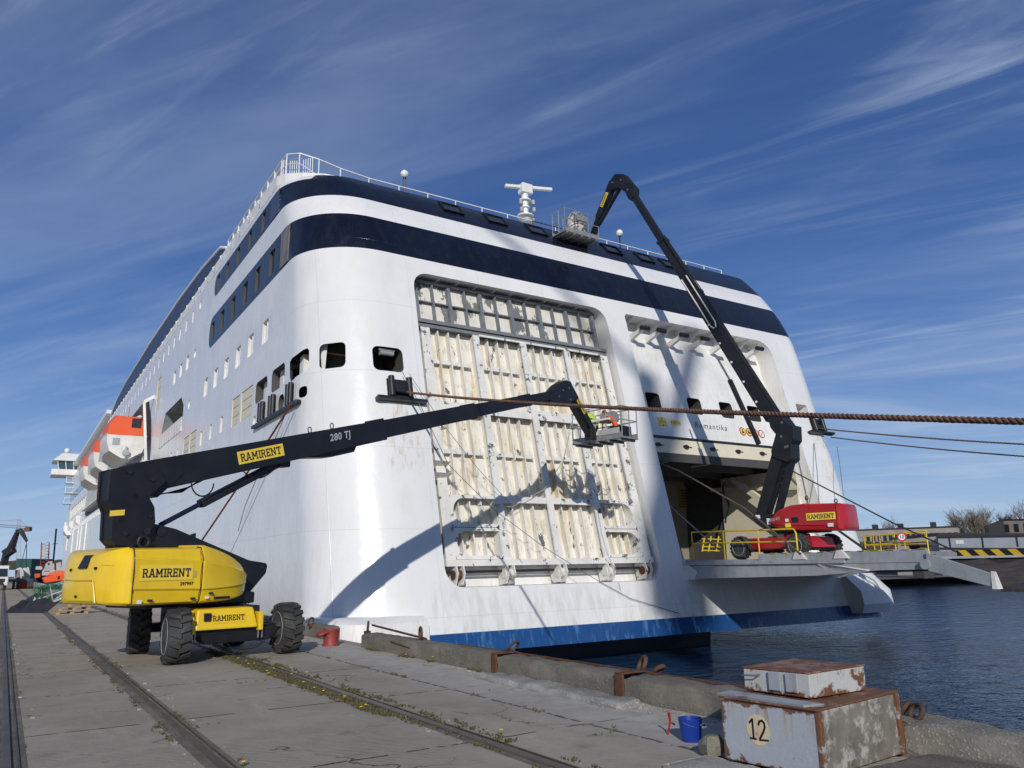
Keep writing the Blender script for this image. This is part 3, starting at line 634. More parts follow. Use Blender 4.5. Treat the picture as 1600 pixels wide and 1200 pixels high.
# ---- bow, upper house, bridge
bw = MB(); ringz = [(-3, .9), (0, .95), (8, 1.0), (10.9, 1.02)]; vs = []; ys = [165+4.2*i for i in range(12)]
for z, f in ringz:
    pl = [];
    for y in ys: t = (y-165)/48; b = 14.5*(1-t**2.2)*f if t < 1 else 0; pl.append((23.2-max(b, .1), y, z))
    vs += pl+[(46.4-x, y, z) for x, y, z in reversed(pl)]
n = 2*len(ys); fs = [(i*n+j, i*n+(j+1) % n, (i+1)*n+(j+1) % n, (i+1)*n+j) for i in range(len(ringz)-1) for j in range(n)]+[tuple(range(n))[::-1], tuple(3*n+j for j in range(n))]
mk('bow', bw.add(vs, fs), WP, ship, world=True, smooth=30)
mk('upper_house', MB().box((9.3, 108, 18.85), (37.1, 166, 21.2)), WP, ship, world=True)
mk('side_strip', MB().box((8.62, 106, 20.9), (9.4, 167, 21.35)), WP, ship, world=True)
# bulwark strip along the roof edge and side screen
bul = MB().box((8.72, 34.2, 18.85), (8.9, 108, 19.5)); mk('bulwark', bul, WP, ship, world=True)
bc = MB(); k0 = [(8.72, 34.2, 18.9, 19.5), (8.74, 33.4, 18.9, 19.42), (8.95, 32.7, 18.88, 19.3), (9.5, 31.9, 18.86, 19.12), (10.3, 31.25, 18.84, 18.98), (11.2, 30.95, 18.8, 18.88)]
for (x, y, a, b), (x2, y2, a2, b2) in zip(k0[:-1], k0[1:]): bc.hexa([(x, y, a), (x2, y2, a2), (x2+.15, y2+.15, a2), (x+.15, y+.15, a), (x, y, b), (x2, y2, b2), (x2+.15, y2+.15, b2), (x+.15, y+.15, b)])
mk('bulwark', bc, WP, ship, world=True, smooth=40)
scr = [(44.2, 19.5), (44.8, 20.1), (46.5, 20.75), (52, 21.3), (60, 21.7), (75, 21.95), (92, 21.8), (99, 21.4), (104.5, 20.6), (105.5, 19.5)]
mk('funnel_screen', MB().prism(scr, lambda y, z, d: (9.05+d, y, z), 0, .3), NAVYP, ship, world=True)
mk('screen_rim', MB().tube([(9.05, y, z+.05) for y, z in scr], .11, 8), WP, ship, world=True, smooth=60)
sl = MB()
for k in range(24): sl.prism([(46+2.4*k, 19.6), (46.06+2.4*k, 19.6), (46.06+2.4*k, 20.7), (46+2.4*k, 20.7)], lambda y, z, d: (9.02+d, y, z), 0, .03)
mk('screen_seams', sl, BLKM, ship, world=True)
sr = MB(); sr.tube([(9.0, 33.6, 20.4), (9.0, 44.3, 20.4)], .045, 6); sr.tube([(9.0, 33.6, 20.0), (9.0, 44.3, 20.0)], .02, 6)
for k in range(10): sr.cyl((9.0, 33.6+1.18*k, 19.45), (9.0, 33.6+1.18*k, 20.4), .04, 6)
mk('railing', sr, WP, ship, world=True)
mk('rail_glass', MB().box((9.02, 33.9, 19.55), (9.04, 44.2, 20.25)), mat('frosted_glass', (.5, .52, .5), .3), ship, world=True)
for k in range(34): mk('lashing_eye', MB().tube([(8.66, 36+2*k, 19.3), (8.55, 36+2*k, 19.22), (8.62, 36+2*k, 19.1)], .035, 6), WP, ship, world=True)
# stern rail, curved at the port corner
rt = [(9.0, 33.6, 20.4), (9.02, 32.9, 20.38), (9.4, 32.2, 20.2), (10.2, 31.85, 19.95), (11.2, 31.75, 19.72)]+[(12.6+1.55*k, 31.75, 19.6) for k in range(7)]
r2 = MB(); r2.tube(rt, .035, 6); r2.tube([(x, y, 19.12 if y < 32 else z-.5) for x, y, z in rt], .018, 6)
for x, y, z in rt[::1]: r2.cyl((x, y, 18.8), (x, y, z), .03, 6)
for k in range(14):
    a = k/13; r2.cyl((9.02+.9*a, 33.4-1.5*a, 19.2), (9.02+.9*a, 33.4-1.5*a, 20.36-.38*a), .018, 5)
mk('stern_railing', r2, WP, ship, world=True)
r3 = MB(); r3.tube([(12.6+1.55*6, 31.75, 19.6), (25.0, 31.75, 19.6)], .035, 6)
for a, b in ((12.6+1.55*6, 25.0), (25.5, 36.4)):
    r3.tube([(a, 31.75, 19.6), (b, 31.75, 19.6)], .035, 6); r3.tube([(a, 31.75, 19.12), (b, 31.75, 19.12)], .018, 6); m = int((b-a)/1.5)+1
    for k in range(m): r3.cyl((a+(b-a)*k/(m-1), 31.75, 18.7), (a+(b-a)*k/(m-1), 31.75, 19.6), .03, 6)
mk('stern_railing', r3, WP, ship, world=True)
# skylights in the rounded navy edge
for px, py in ((704, 324), (773, 342), (836, 357), (952, 386), (1003, 399), (1040, 408)):
    r_ = ray(px, py); tt = 20
    for i in range(4000):
        q = EYEP+r_*tt
        if q.y > YP(q.z) or q.z > 18.7: break
        tt += .01
    x = q.x
    def SK(u, z, d): return (x+u, YP(z)-d, z)
    fr_ = MB()
    for u0, u1, z0, z1 in ((-.55, -.47, 17.95, 18.65), (.47, .55, 17.95, 18.65), (-.47, .47, 17.95, 18.02), (-.47, .47, 18.58, 18.65)): fr_.prism([(u0, z0), (u1, z0), (u1, z1), (u0, z1)], SK, -.02, .10)
    o = mk('skylight', fr_, BLKM, ship, world=True); mk('pane', MB().prism([(-.47, 18.02), (.47, 18.02), (.47, 18.58), (-.47, 18.58)], SK, .01, .03), GLASS, o, world=True)
# deck lamps
OPAL = mat('opal_glass', (.85, .84, .8), .25)
for px, py, y in ((632, 272, 35), (968, 364, 35)):
    g = onY(px, py, y); o = mk('deck_lamp', MB().cyl((g.x, y, 18.9), (g.x, y, g.z-.18), .05, 8).cyl((g.x, y, g.z-.26), (g.x, y, g.z-.15), .1, 10), BLKM, ship, world=True, smooth=40)
    mk('globe', MB().lathe([(.02, -.22), (.12, -.18), (.2, -.08), (.22, 0), (.2, .1), (.12, .19), (.02, .22)], g, n=16), OPAL, o, world=True, smooth=60)
# radar mast
g0 = onY(821, 345, 38); x, z0 = g0.x, 18.9
rm = mk('radar_mast', MB().cyl((x, 38, z0), (x, 38, 25.2), .22, 12), WP, ship, world=True, smooth=40)
rb = MB().box((x-.35, 37.7, 24.9), (x+.45, 38.3, 25.55)); mk('radar_gearbox', rb, WP, rm, world=True, bevel=.05)
a_, b_ = onY(792, 291, 38), onY(859, 298, 38); bar = MB().beam((a_.x, 38.2, a_.z+.12), (b_.x, 37.8, b_.z-.02), .26, .2, up=(0,0,1)); mk('radar_scanner', bar, WP, rm, world=True, bevel=.03)
for dz, s_ in ((23.3, .34), (23.9, .2), (24.4, .25)): mk('mast_platform', MB().cyl((x, 38, dz), (x, 38, dz+.08), s_*1.6, 14), WP, rm, world=True)
for dx, dz in ((-.45, 24.0), (.5, 24.2), (.45, 22.9), (-.4, 23.5), (.55, 23.7)): mk('mast_lamp', MB().cyl((x+dx, 37.8, dz), (x+dx, 37.8, dz+.28), .13, 10), GREY, rm, world=True, smooth=40)
mk('mast_drum', MB().lathe([(.3, 0), (.42, .1), (.42, .35), (.3, .45)], (x-.1, 37.7, 22.6), n=14), GREY, rm, world=True, smooth=40)
# navy strip windows forward, boat deck, rails and rafts
mk('window_band', MB().box((SX0-.03, 126.5, 14.1), (SX0+.1, 160, 15.3)), GLASS, ship, world=True)
for k in range(10):
    y = 128+3.3*k
    mk('side_pillar', MB().box((SX0-.02, y-.15, 10.2), (SX0+.25, y+.2, 12.6)), WP, ship, world=True)
rr = MB()
for k in range(14):
    y = 128+2.3*k; rr.lathe([(.45, 0), (.6, .2), (.6, 1.0), (.45, 1.2)], (SX0+.5, y, 10.9), axis=(0, 1, 0), n=12)
mk('raft_row', rr, WP, ship, world=True, smooth=40)
for k in range(3): mk('side_platform', MB().hexa([(SX0-.5, 133+14*k, 9.2), (SX0, 133+14*k, 8.6), (SX0, 134+14*k, 8.6), (SX0-.5, 134+14*k, 9.2), (SX0-.55, 133+14*k, 10.1), (SX0, 133+14*k, 10.1), (SX0, 134+14*k, 10.1), (SX0-.55, 134+14*k, 10.1)]), WP, ship, world=True)
gr = MB()
for k in range(46): gr.box((SX0-.05, 96+1.5*k, 8.35), (SX0, 96.45+1.5*k, 9.0))
mk('side_fins', gr, WP, ship, world=True)
for k, y in enumerate((118, 126, 131, 142, 155)): mk('overflow_pipe', MB().cyl((SX0-.12, y, 3.2+.6*k), (SX0-.12, y, 8.2), .12, 8), WP, ship, world=True)
ov = MB().hexa([(8.1, 150, 8.0), (8.7, 150, 8.0), (8.7, 154, 8.0), (8.1, 154, 8.0), (7.7, 150, 8.6), (8.7, 150, 8.6), (8.7, 154, 8.6), (7.7, 154, 8.6)]); mk('side_light_box', ov, WP, ship, world=True)
# bridge wing
k_ = 165/140.
bz = [(lambda q: (q.x, q.z))(onY(px, py, 165)) for px, py in ((78, 744), (78, 740), (79, 722), (92, 708), (130, 709), (130, 745))]
bx = bz[0][0]
brg = mk('bridge_wing', MB().box((bx+.05, 162, bz[0][1]), (12, 168, bz[0][1]+1.05)), WP, ship, world=True, bevel=.08)
zt = bz[2][1]
mk('bridge_roof', MB().hexa([(bx+.1, 161.7, zt), (12, 161.7, zt), (12, 168.3, zt), (bx+.1, 168.3, zt), (bx+1.5, 163, zt+1.5), (12, 163, zt+1.5), (12, 167, zt+1.5), (bx+1.5, 167, zt+1.5)]), WP, brg, world=True)
mk('bridge_windows', MB().hexa([(bx+1.3, 162.6, bz[0][1]+1.0), (11.5, 162.6, bz[0][1]+1.0), (11.5, 167, bz[0][1]+1.0), (bx+1.3, 167, bz[0][1]+1.0), (bx+.9, 162.2, zt), (11.5, 162.2, zt), (11.5, 167.4, zt), (bx+.9, 167.4, zt)]), mat('blue_glass', (.05, .1, .14), .1, spec=.8), brg, world=True)
bm_ = MB()
for k in range(4): bm_.beam((bx+1.2+1.2*k, 162.5, bz[0][1]+1), (bx+.85+1.25*k, 162.1, zt), .12, .12)
mk('window_mullions', bm_, WP, brg, world=True)
mk('dome', MB().lathe([(.05, 0), (.12, .3), (.45, .45), (.5, .8), (.35, 1.15), (.05, 1.25)], (bx+2.3, 165, zt+1.5), n=14), WP, brg, world=True, smooth=60)
br = MB()
for z in (13.8, 15.6, 17.4):
    br.box((7.6, 158, z), (8.75, 161, z+.1)); br.tube([(7.6, 158, z+1), (7.6, 161, z+1)], .05, 6); br.tube([(7.6, 158, z+.5), (7.6, 161, z+.5)], .04, 6); br.tube([(7.6, 158, z), (7.6, 158, z+1)], .05, 6); br.tube([(7.6, 158, z+1), (8.7, 158, z+1)], .05, 6)
mk('side_balconies', br, WP, ship, world=True)
# davit frames and deck furniture by the boats
for i in range(4):
    y = 66.7+10.8*i
    mk('davit', MB().beam((8.5, y, 10.2), (8.0, y, 14.9), .2, .26).beam((8.0, y, 14.9), (9.3, y, 15.8), .2, .26), WP, ship, world=True, bevel=.03)
dk = MB().box((8.2, 66.6, 10.1), (12, 124, 10.25))
mk('boat_deck', dk, WP, ship, world=True)
rq = MB()
for z in (10.6, 11.0, 11.4): rq.tube([(8.4, 66.8, z), (8.4, 70.2, z)], .04, 6)
for k in range(4): rq.cyl((8.4, 66.9+1.1*k, 10.2), (8.4, 66.9+1.1*k, 11.4), .04, 6)
mk('deck_railing', rq, WP, ship, world=True)
mk('bulwark_panels', (lambda q: [q.box((8.62, 66.5+1.6*k, 9.3), (8.72, 68.0+1.6*k, 9.95)) for k in range(20)] and q)(MB()), WP, ship, world=True)
# lifeboats hanging out over the side: things of their own
ORNG = mat('orange_grp', (.78, .1, .02), .4, col2=(.7, .12, .04), nscale=1.2); WGRP = mat('white_grp', (.74, .73, .7), .4, col2=(.62, .61, .57), nscale=1.2)
lbl = ['nearest of the three lifeboats slung over the port side, biggest and lit orange on top', 'middle of the three lifeboats slung over the port side', 'farthest of the three lifeboats slung over the port side, mostly white below']
def lifeboat(y0, label, seg=12):
    r = empty('lifeboat', (7.1, y0, 10.4), 0, label, 'lifeboat', 'lifeboats along the port side')
    Lb, Wb = 9.4, 1.62
    q = MB(); st = []; n = seg
    for i in range(n+1):
        t = i/n; y = t*Lb; w_ = Wb*(.80+.2*math.sin(math.pi*min(t*1.4+.12, 1)))*(1-max(0, (t-.75)/.25)**2*.85); kz = .35*max(0, (t-.6)/.4)**2
        st.append([(-w_, y, 1.85), (-w_*.99, y, 1.25), (-w_*.82, y, .55+kz), (-w_*.2, y, .02+kz), (w_*.2, y, .02+kz), (w_*.82, y, .55+kz), (w_*.99, y, 1.25), (w_, y, 1.85)])
    m = 8; vs = [p for g in st for p in g]; fs = [(i*m+j, i*m+(j+1) % m, (i+1)*m+(j+1) % m, (i+1)*m+j) for i in range(n) for j in range(m)]+[tuple(range(m))[::-1], tuple(n*m+j for j in range(m))]
    mk('hull', q.add(vs, fs), WGRP, r, smooth=32)
    q = MB(); st = []
    for i in range(n+1):
        t = i/n; y = t*Lb; w_ = Wb*(.80+.2*math.sin(math.pi*min(t*1.4+.12, 1)))*(1-max(0, (t-.75)/.25)**2*.85)*.99; h_ = 1.75 if t < .42 else 1.35 if t < .8 else 1.35-1.1*(t-.8)/.2; h_ = h_*(1 if t > .02 else .9)
        st.append([(-w_, y, 1.86), (-w_*.92, y, 1.86+h_*.55), (-w_*.6, y, 1.86+h_*.95), (w_*.6, y, 1.86+h_*.95), (w_*.92, y, 1.86+h_*.55), (w_, y, 1.86)])
    m = 6; vs = [p for g in st for p in g]; fs = [(i*m+j, i*m+(j+1) % m, (i+1)*m+(j+1) % m, (i+1)*m+j) for i in range(n) for j in range(m)]+[tuple(range(m))[::-1], tuple(n*m+j for j in range(m))]
    mk('canopy', q.add(vs, fs), ORNG, r, smooth=32)
    mk('window', MB().box((.25, -.02, 2.5), (.95, .04, 3.25)), GLASS, r); mk('hatch', MB().box((-1.0, -.03, 1.05), (-.5, .04, 1.6)), GREY, r)
    mk('rubbing_strip', (lambda q: [q.tube([(s_*g[0]*1.01, g[1], 1.86) for g in [(abs(p[0][0]), p[0][1]) for p in st]], .05, 6) for s_ in (-1, 1)] and q)(MB()), WGRP, r)
    mk('rudder', MB().box((-.05, -.25, .1), (.05, .1, .95)).cyl((0, -.3, .45), (0, -.05, .45), .25, 12), GREY, r)
    mk('lifting_hook', MB().cyl((0, .8, 3.4), (0, .8, 4.3), .08, 8), GREY, r)
for i in range(3): lifeboat(67.5+10.8*i, lbl[i])
# ================================================================ boom lifts
YEL = mat('yellow_machine_paint', (.84, .57, .012), .36, col2=(.74, .49, .015), nscale=.9, coat=.25, dirt=(.35, .25, .06), dscale=5, dlo=.64, dhi=.8, damt=.35, streak=.15)
RED = mat('red_machine_paint', (.42, .012, .015), .34, col2=(.34, .012, .018), nscale=1, coat=.3, dirt=(.2, .05, .04), dscale=5, dlo=.62, dhi=.8, damt=.5)
BLK = mat('black_machine_paint', (.006, .007, .010), .5, col2=(.012, .013, .017), nscale=2, rvar=.1, dirt=(.03, .028, .026), dscale=4, dlo=.6, dhi=.8, damt=.4)
GRYM = mat('bare_steel', (.32, .32, .32), .35, metal=.8, col2=(.2, .2, .2), nscale=5)
BSKG = mat('grey_basket_paint', (.26, .27, .27), .5, col2=(.18, .19, .19), nscale=5, dirt=(.4, .4, .38), dscale=6, dlo=.6, dhi=.75, damt=.6)
TYR = mat('tyre_rubber', (.028, .029, .03), .85, col2=(.06, .06, .058), nscale=3, bump=.006, bscale=14, dirt=(.13, .12, .1), dscale=3, dlo=.55, dhi=.8, damt=.5)
RIMG = mat('rim_grey', (.4, .41, .42), .5, col2=(.28, .29, .29), nscale=4)
LYEL = mat('yellow_sticker', (.86, .62, .06), .4, col2=(.82, .58, .06))
BTX = mat('lettering_black', (.008, .009, .016), .4)
SILV = mat('silver_lettering', (.45, .46, .48), .4)
CABL = mat('black_cable', (.01, .01, .012), .55)
def PXZ(x, z, y): return (x, y, z)
def loft(sections, closed=True):
    m = len(sections[0]); q = MB(); vs = [p for s_ in sections for p in s_]; n = len(sections)
    fs = [(i*m+j, i*m+(j+1) % m, (i+1)*m+(j+1) % m, (i+1)*m+j) for i in range(n-1) for j in range(m)]
    fs += [tuple(range(m))[::-1], tuple((n-1)*m+j for j in range(m))]
    return q.add(vs, fs)
def cowl(root, secs, side, m, name='cowl', bevel=.02):
    """secs: (x, yin, yout, zb, zl, zu, zt); side=-1/+1 gives which flank"""
    S = []
    for x, yi, yo, zb, zl, zu, zt in secs:
        S.append([(x, side*yi, zb), (x, side*(yo-.12), zb), (x, side*(yo-.055), zb+.03), (x, side*(yo-.03), zl-.03), (x, side*yo, zl), (x, side*(yo-.012), (zl+zu)/2), (x, side*(yo+.008), zu), (x, side*(yo-.03), zu+.03), (x, side*(yo-.09), zt-.03), (x, side*(yo-.2), zt), (x, side*yi, zt+.02)])
    return mk(name, loft(S), m, root, smooth=14, bevel=bevel*.5)
def seg(q, x0, z0, x1, z1, h0, h1, y0, y1):
    d = V((x1-x0, 0, z1-z0)).normalized(); nx, nz = -d.z, d.x
    return q.hexa([(x0-nx*h0/2, y0, z0-nz*h0/2), (x1-nx*h1/2, y0, z1-nz*h1/2), (x1-nx*h1/2, y1, z1-nz*h1/2), (x0-nx*h0/2, y1, z0-nz*h0/2),
                   (x0+nx*h0/2, y0, z0+nz*h0/2), (x1+nx*h1/2, y0, z1+nz*h1/2), (x1+nx*h1/2, y1, z1+nz*h1/2), (x0+nx*h0/2, y1, z0+nz*h0/2)])
def wheel(parent, c, face, r=.49, w_=.4, rz=0, rim=RIMG, yaw=0):
    """axle along local x turned by yaw; face=-1: rim dish looks toward -x"""
    M_ = Matrix.Translation(c) @ Matrix.Rotation(yaw, 4, 'Z')
    q = MB(); R0 = r-.05
    q.lathe([(r*.6, -w_*.48), (R0*.86, -w_*.5), (R0*.97, -w_*.44), (R0, -w_*.3), (R0, w_*.3), (R0*.97, w_*.44), (R0*.86, w_*.5), (r*.6, w_*.48)], (0, 0, 0), axis=(1, 0, 0), n=36)
    nl = 17
    for k in range(nl):
        for s_ in (-1, 1):
            a0 = 2*math.pi*(k+(.5 if s_ > 0 else 0))/nl; P_ = []
            for rr in (R0-.02, r):
                for x, da, wd in ((s_*w_*.5, .0, .085), (s_*w_*.28, .05, .11), (-s_*w_*.02, .16, .075)):
                    for e in (-1, 1):
                        a = a0+da+e*wd; rad = rr*(.955 if abs(x) > w_*.4 and rr == r else 1)
                        P_.append(V((x, rad*math.cos(a), rad*math.sin(a))))
            # indices: inner 0..5, outer 6..11
            q.add(P_, [(6, 7, 9, 8), (8, 9, 11, 10), (0, 2, 8, 6), (2, 4, 10, 8), (1, 7, 9, 3), (3, 9, 11, 5), (0, 6, 7, 1), (4, 5, 11, 10)])
    q.xf(M_); o = mk('wheel', MB().cyl((-.1, 0, 0), (.1, 0, 0), .16, 14).xf(M_), BLK, parent, smooth=40)
    mk('tyre', q, TYR, o, smooth=30)
    f = face
    q = MB().lathe([(r*.66, f*w_*.46), (r*.63, f*w_*.5), (r*.60, f*w_*.42), (r*.5, f*w_*.36), (r*.3, f*w_*.34), (r*.28, f*w_*.42), (r*.16, f*w_*.44), (.02, f*w_*.45)], (0, 0, 0), axis=(1, 0, 0), n=32, caps=False)
    for k in range(8): q.cyl((f*w_*.34, r*.39*math.cos(k*math.pi/4), r*.39*math.sin(k*math.pi/4)), (f*w_*.42, r*.39*math.cos(k*math.pi/4), r*.39*math.sin(k*math.pi/4)), .018, 6)
    mk('rim', q.xf(M_), rim, o, smooth=35)
    return o
def basket(parent, c, yaw, Lh=1.15, Wh=.45, H=1.1, m=BSKG, part='basket'):
    """work cage; returns its object. local axes of the cage: long axis x"""
    M_ = Matrix.Translation(c) @ Matrix.Rotation(yaw, 4, 'Z')
    q = MB(); r = .022
    def fx(a): return a
    for z in (H, H*.55): q.tube([(-Lh, -Wh, z), (Lh, -Wh, z), (Lh, Wh, z), (-Lh, Wh, z)], r, 6, closed=True)
    for x, y in [(a, b) for a in (-Lh, -Lh*.38, Lh*.38, Lh) for b in (-Wh, Wh)]+[(-Lh, 0), (Lh, 0)]: q.cyl((x, y, 0), (x, y, H), r, 6)
    o = mk(part, q.xf(M_), m, parent, smooth=60)
    fl = MB().box((-Lh-.02, -Wh-.02, -.06), (Lh+.02, Wh+.02, 0)); fl.box((-Lh, -Wh-.02, 0), (Lh, -Wh+.0, .16)); fl.box((-Lh, Wh, 0), (Lh, Wh+.02, .16))
    for k in range(5): fl.box((-Lh+.1+k*(2*Lh-.3)/4, -Wh, -.13), (-Lh+.2+k*(2*Lh-.3)/4, Wh, -.062))
    mk('floor', fl.xf(M_), m, o)
    cb_ = MB().hexa([(-.34, -Wh-.02, .72), (.34, -Wh-.02, .72), (.34, -Wh+.3, .72), (-.34, -Wh+.3, .72), (-.34, -Wh-.06, 1.0), (.34, -Wh-.06, 1.0), (.34, -Wh+.22, 1.12), (-.34, -Wh+.22, 1.12)])
    mk('control_box', cb_.xf(M_), m, o, bevel=.02)
    return o, M_
def sign(parent, c, fr_xy, w_, h_, txt, th, bg=LYEL, fg=BTX, mirror=False, bold=True, name='sign_plate'):
    """flat sign: fr_xy(u,v,d)->3D"""
    o = mk(name, MB().prism([(-w_/2, -h_/2), (w_/2, -h_/2), (w_/2, h_/2), (-w_/2, h_/2)], fr_xy, 0, .006), bg, parent)
    mk('lettering', slab_text(txt, th, lambda u, v_, d: fr_xy(u, v_, .004+d), depth=.006), fg, o)
    return o
# ---------------- the yellow lift on the quay
LY = empty('boom_lift', (3.73, 17.0, 0), R(19.5), 'yellow telescopic boom lift on four wheels standing on the quay, black boom reaching right', 'boom lift')
# under-carriage, slightly turned against the boom
cyaw = R(-9.5)
CH = lambda x, y, z: Matrix.Rotation(cyaw, 4, 'Z') @ V((x-.08, y+.1, z))
def chx(mb): return mb.xf(Matrix.Rotation(cyaw, 4, 'Z') @ Matrix.Translation((-.08, .1, 0)))
q = MB().box((-.55, -1.15, .42), (.5, 1.3, .95)); q.box((-.75, -1.15, .45), (.7, -.8, .62)); q.cyl((0, 0, .9), (0, 0, 1.08), .62, 28)
chs = mk('chassis', chx(q), BLK, LY, bevel=.02)
q = MB().hexa([(-.88, -1.5, .56), (.32, -1.5, .56), (.32, -1.0, .56), (-.88, -1.0, .56), (-.82, -1.42, .93), (.24, -1.42, .93), (.24, -1.0, .95), (-.82, -1.0, .95)])
hd = mk('hood', chx(q), YEL, LY, bevel=.03)
q = MB().prism([(-1.5, .5), (-1.05, .5), (-1.05, .92), (-1.38, .92), (-1.5, .7)], lambda y, z, d: (-1.02+d, y, z), 0, .14); q.box((.33, -1.5, .5), (.42, -1.1, .84))
mk('tow_bracket', chx(q), YEL, LY, bevel=.015)
q = MB()
for x in (-.93, -.85, .36, .44): q.cyl((x, -1.42, .36), (x, -1.42, .72), .02, 8)
mk('guide_pins', chx(q), GRYM, LY)
hfr = lambda u, v_, d: CH(-.3+.05+u, -1.462-d+(v_)*.21+.0, .76+v_)
sign(hd, None, hfr, .62, .18, 'RAMIRENT', .1, bg=YEL)
mk('dark_slot', chx(MB().box((-.72, -1.50, .72), (-.6, -1.40, .86))), BLK, hd)
for x, y, yw in ((-1.13, -1.28, 0), (1.05, -1.2, R(4)), (-.95, 1.3, R(-4)), (1.05, 1.3, 0)):
    p_ = CH(x, y, .49); wheel(LY, p_, -1 if x < 0 else -1, yaw=R(-19.5)+yw)
    mk('axle_arm', MB().cyl(CH(0, y, .5), CH(x, y, .5), .1, 10), BLK, LY, smooth=40)
mk('axle_housing', chx(MB().hexa([(-.6, -1.35, .3), (.6, -1.35, .3), (.6, -1.0, .3), (-.6, -1.0, .3), (-.9, -1.38, .54), (.9, -1.38, .54), (.9, -1.0, .54), (-.9, -1.0, .54)])), BLK, LY, bevel=.02)
mk('hub_motor', chx(MB().cyl((.78, -1.2, .49), (1.0, -1.2, .49), .17, 14).box((.86, -1.45, .58), (1.0, -1.3, .72))), GRYM, LY, smooth=40)
mk('loose_cable', MB().tube([CH(.1+.42*math.cos(R(a)), -1.5, .42+.25*math.sin(R(a))) for a in range(180, 361, 15)], .008, 5), CABL, LY)
# turret
mk('turntable', MB().box((-1.9, -.75, .98), (.35, .75, 1.2)), BLK, LY, bevel=.03)
SEC = [(-2.4, .3, 1.24, 1.06, 1.34, 1.86, 2.03), (-1.14, .3, 1.24, 1.05, 1.30, 1.77, 2.05)]
for s_ in (-1, 1):
    q = SEC
    pn = cowl(LY, SEC, s_, YEL)
    cowl(LY, [(-1.12, .3, 1.27, 1.05, 1.30, 1.79, 2.09), (-1.04, .3, 1.27, 1.05, 1.30, 1.77, 2.09), (-.9, .3, 1.24, 1.055, 1.30, 1.76, 2.06), (-.68, .3, 1.20, 1.06, 1.31, 1.73, 2.0), (-.48, .3, 1.15, 1.07, 1.32, 1.69, 1.93), (-.3, .3, 1.085, 1.085, 1.335, 1.645, 1.85), (-.14, .3, 1.01, 1.105, 1.35, 1.60, 1.77), (-.02, .3, .93, 1.13, 1.37, 1.56, 1.69), (.07, .3, .84, 1.17, 1.39, 1.53, 1.62), (.12, .3, .74, 1.24, 1.42, 1.50, 1.56)], s_, YEL, 'nose_cowl')
    fr = (lambda u, v_, d, s_=s_: (-1.8-s_*u*1.0, s_*(1.241+d), 1.6+v_)) if s_ < 0 else (lambda u, v_, d: (-1.8-u, 1.241+d, 1.6+v_))
    if s_ < 0: fr = lambda u, v_, d: (-1.8+u, -1.241-d, 1.6+v_)
    sign(pn, None, fr, .98, .26, 'RAMIRENT', .148, bg=LYEL)
    mk('number', font_mb('297997', .062, (lambda u, v_, d, s_=s_: (-1.42+(-s_)*u, s_*(1.243+d), 1.40+v_)), .004, bold=.0015), BTX, pn)
for x_, o_ in ((-1.128, .012), (-2.402, .006)):
    mk('panel_gap', MB().tube([(x_, -1.0, 2.06), (x_, -1.16, 2.03+o_), (x_, -1.235-o_, 1.84), (x_, -1.24-o_, 1.6), (x_, -1.235-o_, 1.32), (x_, -1.19-o_, 1.1), (x_, -1.12, 1.05)], .009, 6), BLKM, LY)
for x_, z_ in ((-1.3, 1.12), (-2.1, 1.12), (-.95, 1.2)): mk('latch', MB().box((x_, -1.25, z_), (x_+.07, -1.19, z_+.035)), BLKM, LY, bevel=.004)
mk('safety_decal', MB().box((-1.30, -1.246, 1.52), (-1.25, -1.238, 1.63)), mat('faded_decal', (.55, .42, .12), .5), LY)
mk('safety_decal', MB().box((-1.02, -1.245, 1.12), (-.96, -1.20, 1.16)), WSGN, LY)
mk('vent_grille', (lambda q: [q.box((-.82+.05*k, -1.19, 1.10), (-.79+.05*k, -1.12, 1.15)) for k in range(7)] and q)(MB()), BLKM, LY)
# rear counterweight, rounded, full width
S = []
for x, yo, zb, zt in ((-2.72, .3, 1.28, 1.78), (-2.70, .55, 1.15, 1.88), (-2.66, .8, 1.1, 1.94), (-2.6, .98, 1.08, 1.99), (-2.52, 1.12, 1.07, 2.02), (-2.43, 1.225, 1.06, 2.04), (-2.40, 1.235, 1.06, 2.05)):
    h_ = []
    for s_ in (1, -1):
        p_ = [(x, s_*(yo-.1), zb), (x, s_*(yo), zb+.04), (x, s_*(yo+.01), zb+.36*(zt-zb)), (x, s_*(yo-.03), zb+.42*(zt-zb)), (x, s_*(yo-.03), zb+.78*(zt-zb)), (x, s_*(yo-.1), zt-.08), (x, s_*(yo-.22), zt)]
        h_ += p_ if s_ > 0 else p_[::-1]
    S.append(h_)
cw = mk('counterweight', loft(S), YEL, LY, smooth=22, bevel=.01)
mk('lift_slot', MB().hexa([(-2.76, .1, 1.7), (-2.76, -.22, 1.7), (-2.6, -.22, 1.7), (-2.6, .1, 1.7), (-2.69, .02, 1.93), (-2.69, -.3, 1.93), (-2.55, -.3, 1.95), (-2.55, .02, 1.95)]), BLK, cw, bevel=.01)
q = MB()
for y, z in ((.42, 1.68), (-.52, 1.70), (.12, 1.22)): q.cyl((-2.74, y, z), (-2.66, y, z), .024, 10)
mk('latches', q, BLK, cw)
mk('panel_groove', MB().tube([(-2.70, .75, 1.52), (-2.735, .2, 1.5), (-2.735, -.5, 1.5), (-2.72, -.62, 1.12)], .012, 5), YEL, cw)
mk('panel_groove', MB().tube([(-2.70, -.35, 1.75), (-2.66, -.8, 1.75), (-2.6, -.95, 1.74)], .009, 5), YEL, cw)
mk('service_sticker', MB().box((-2.30, -1.246, 1.09), (-2.22, -1.235, 1.15)), mat('sticker_white', (.75, .75, .72), .5), LY)
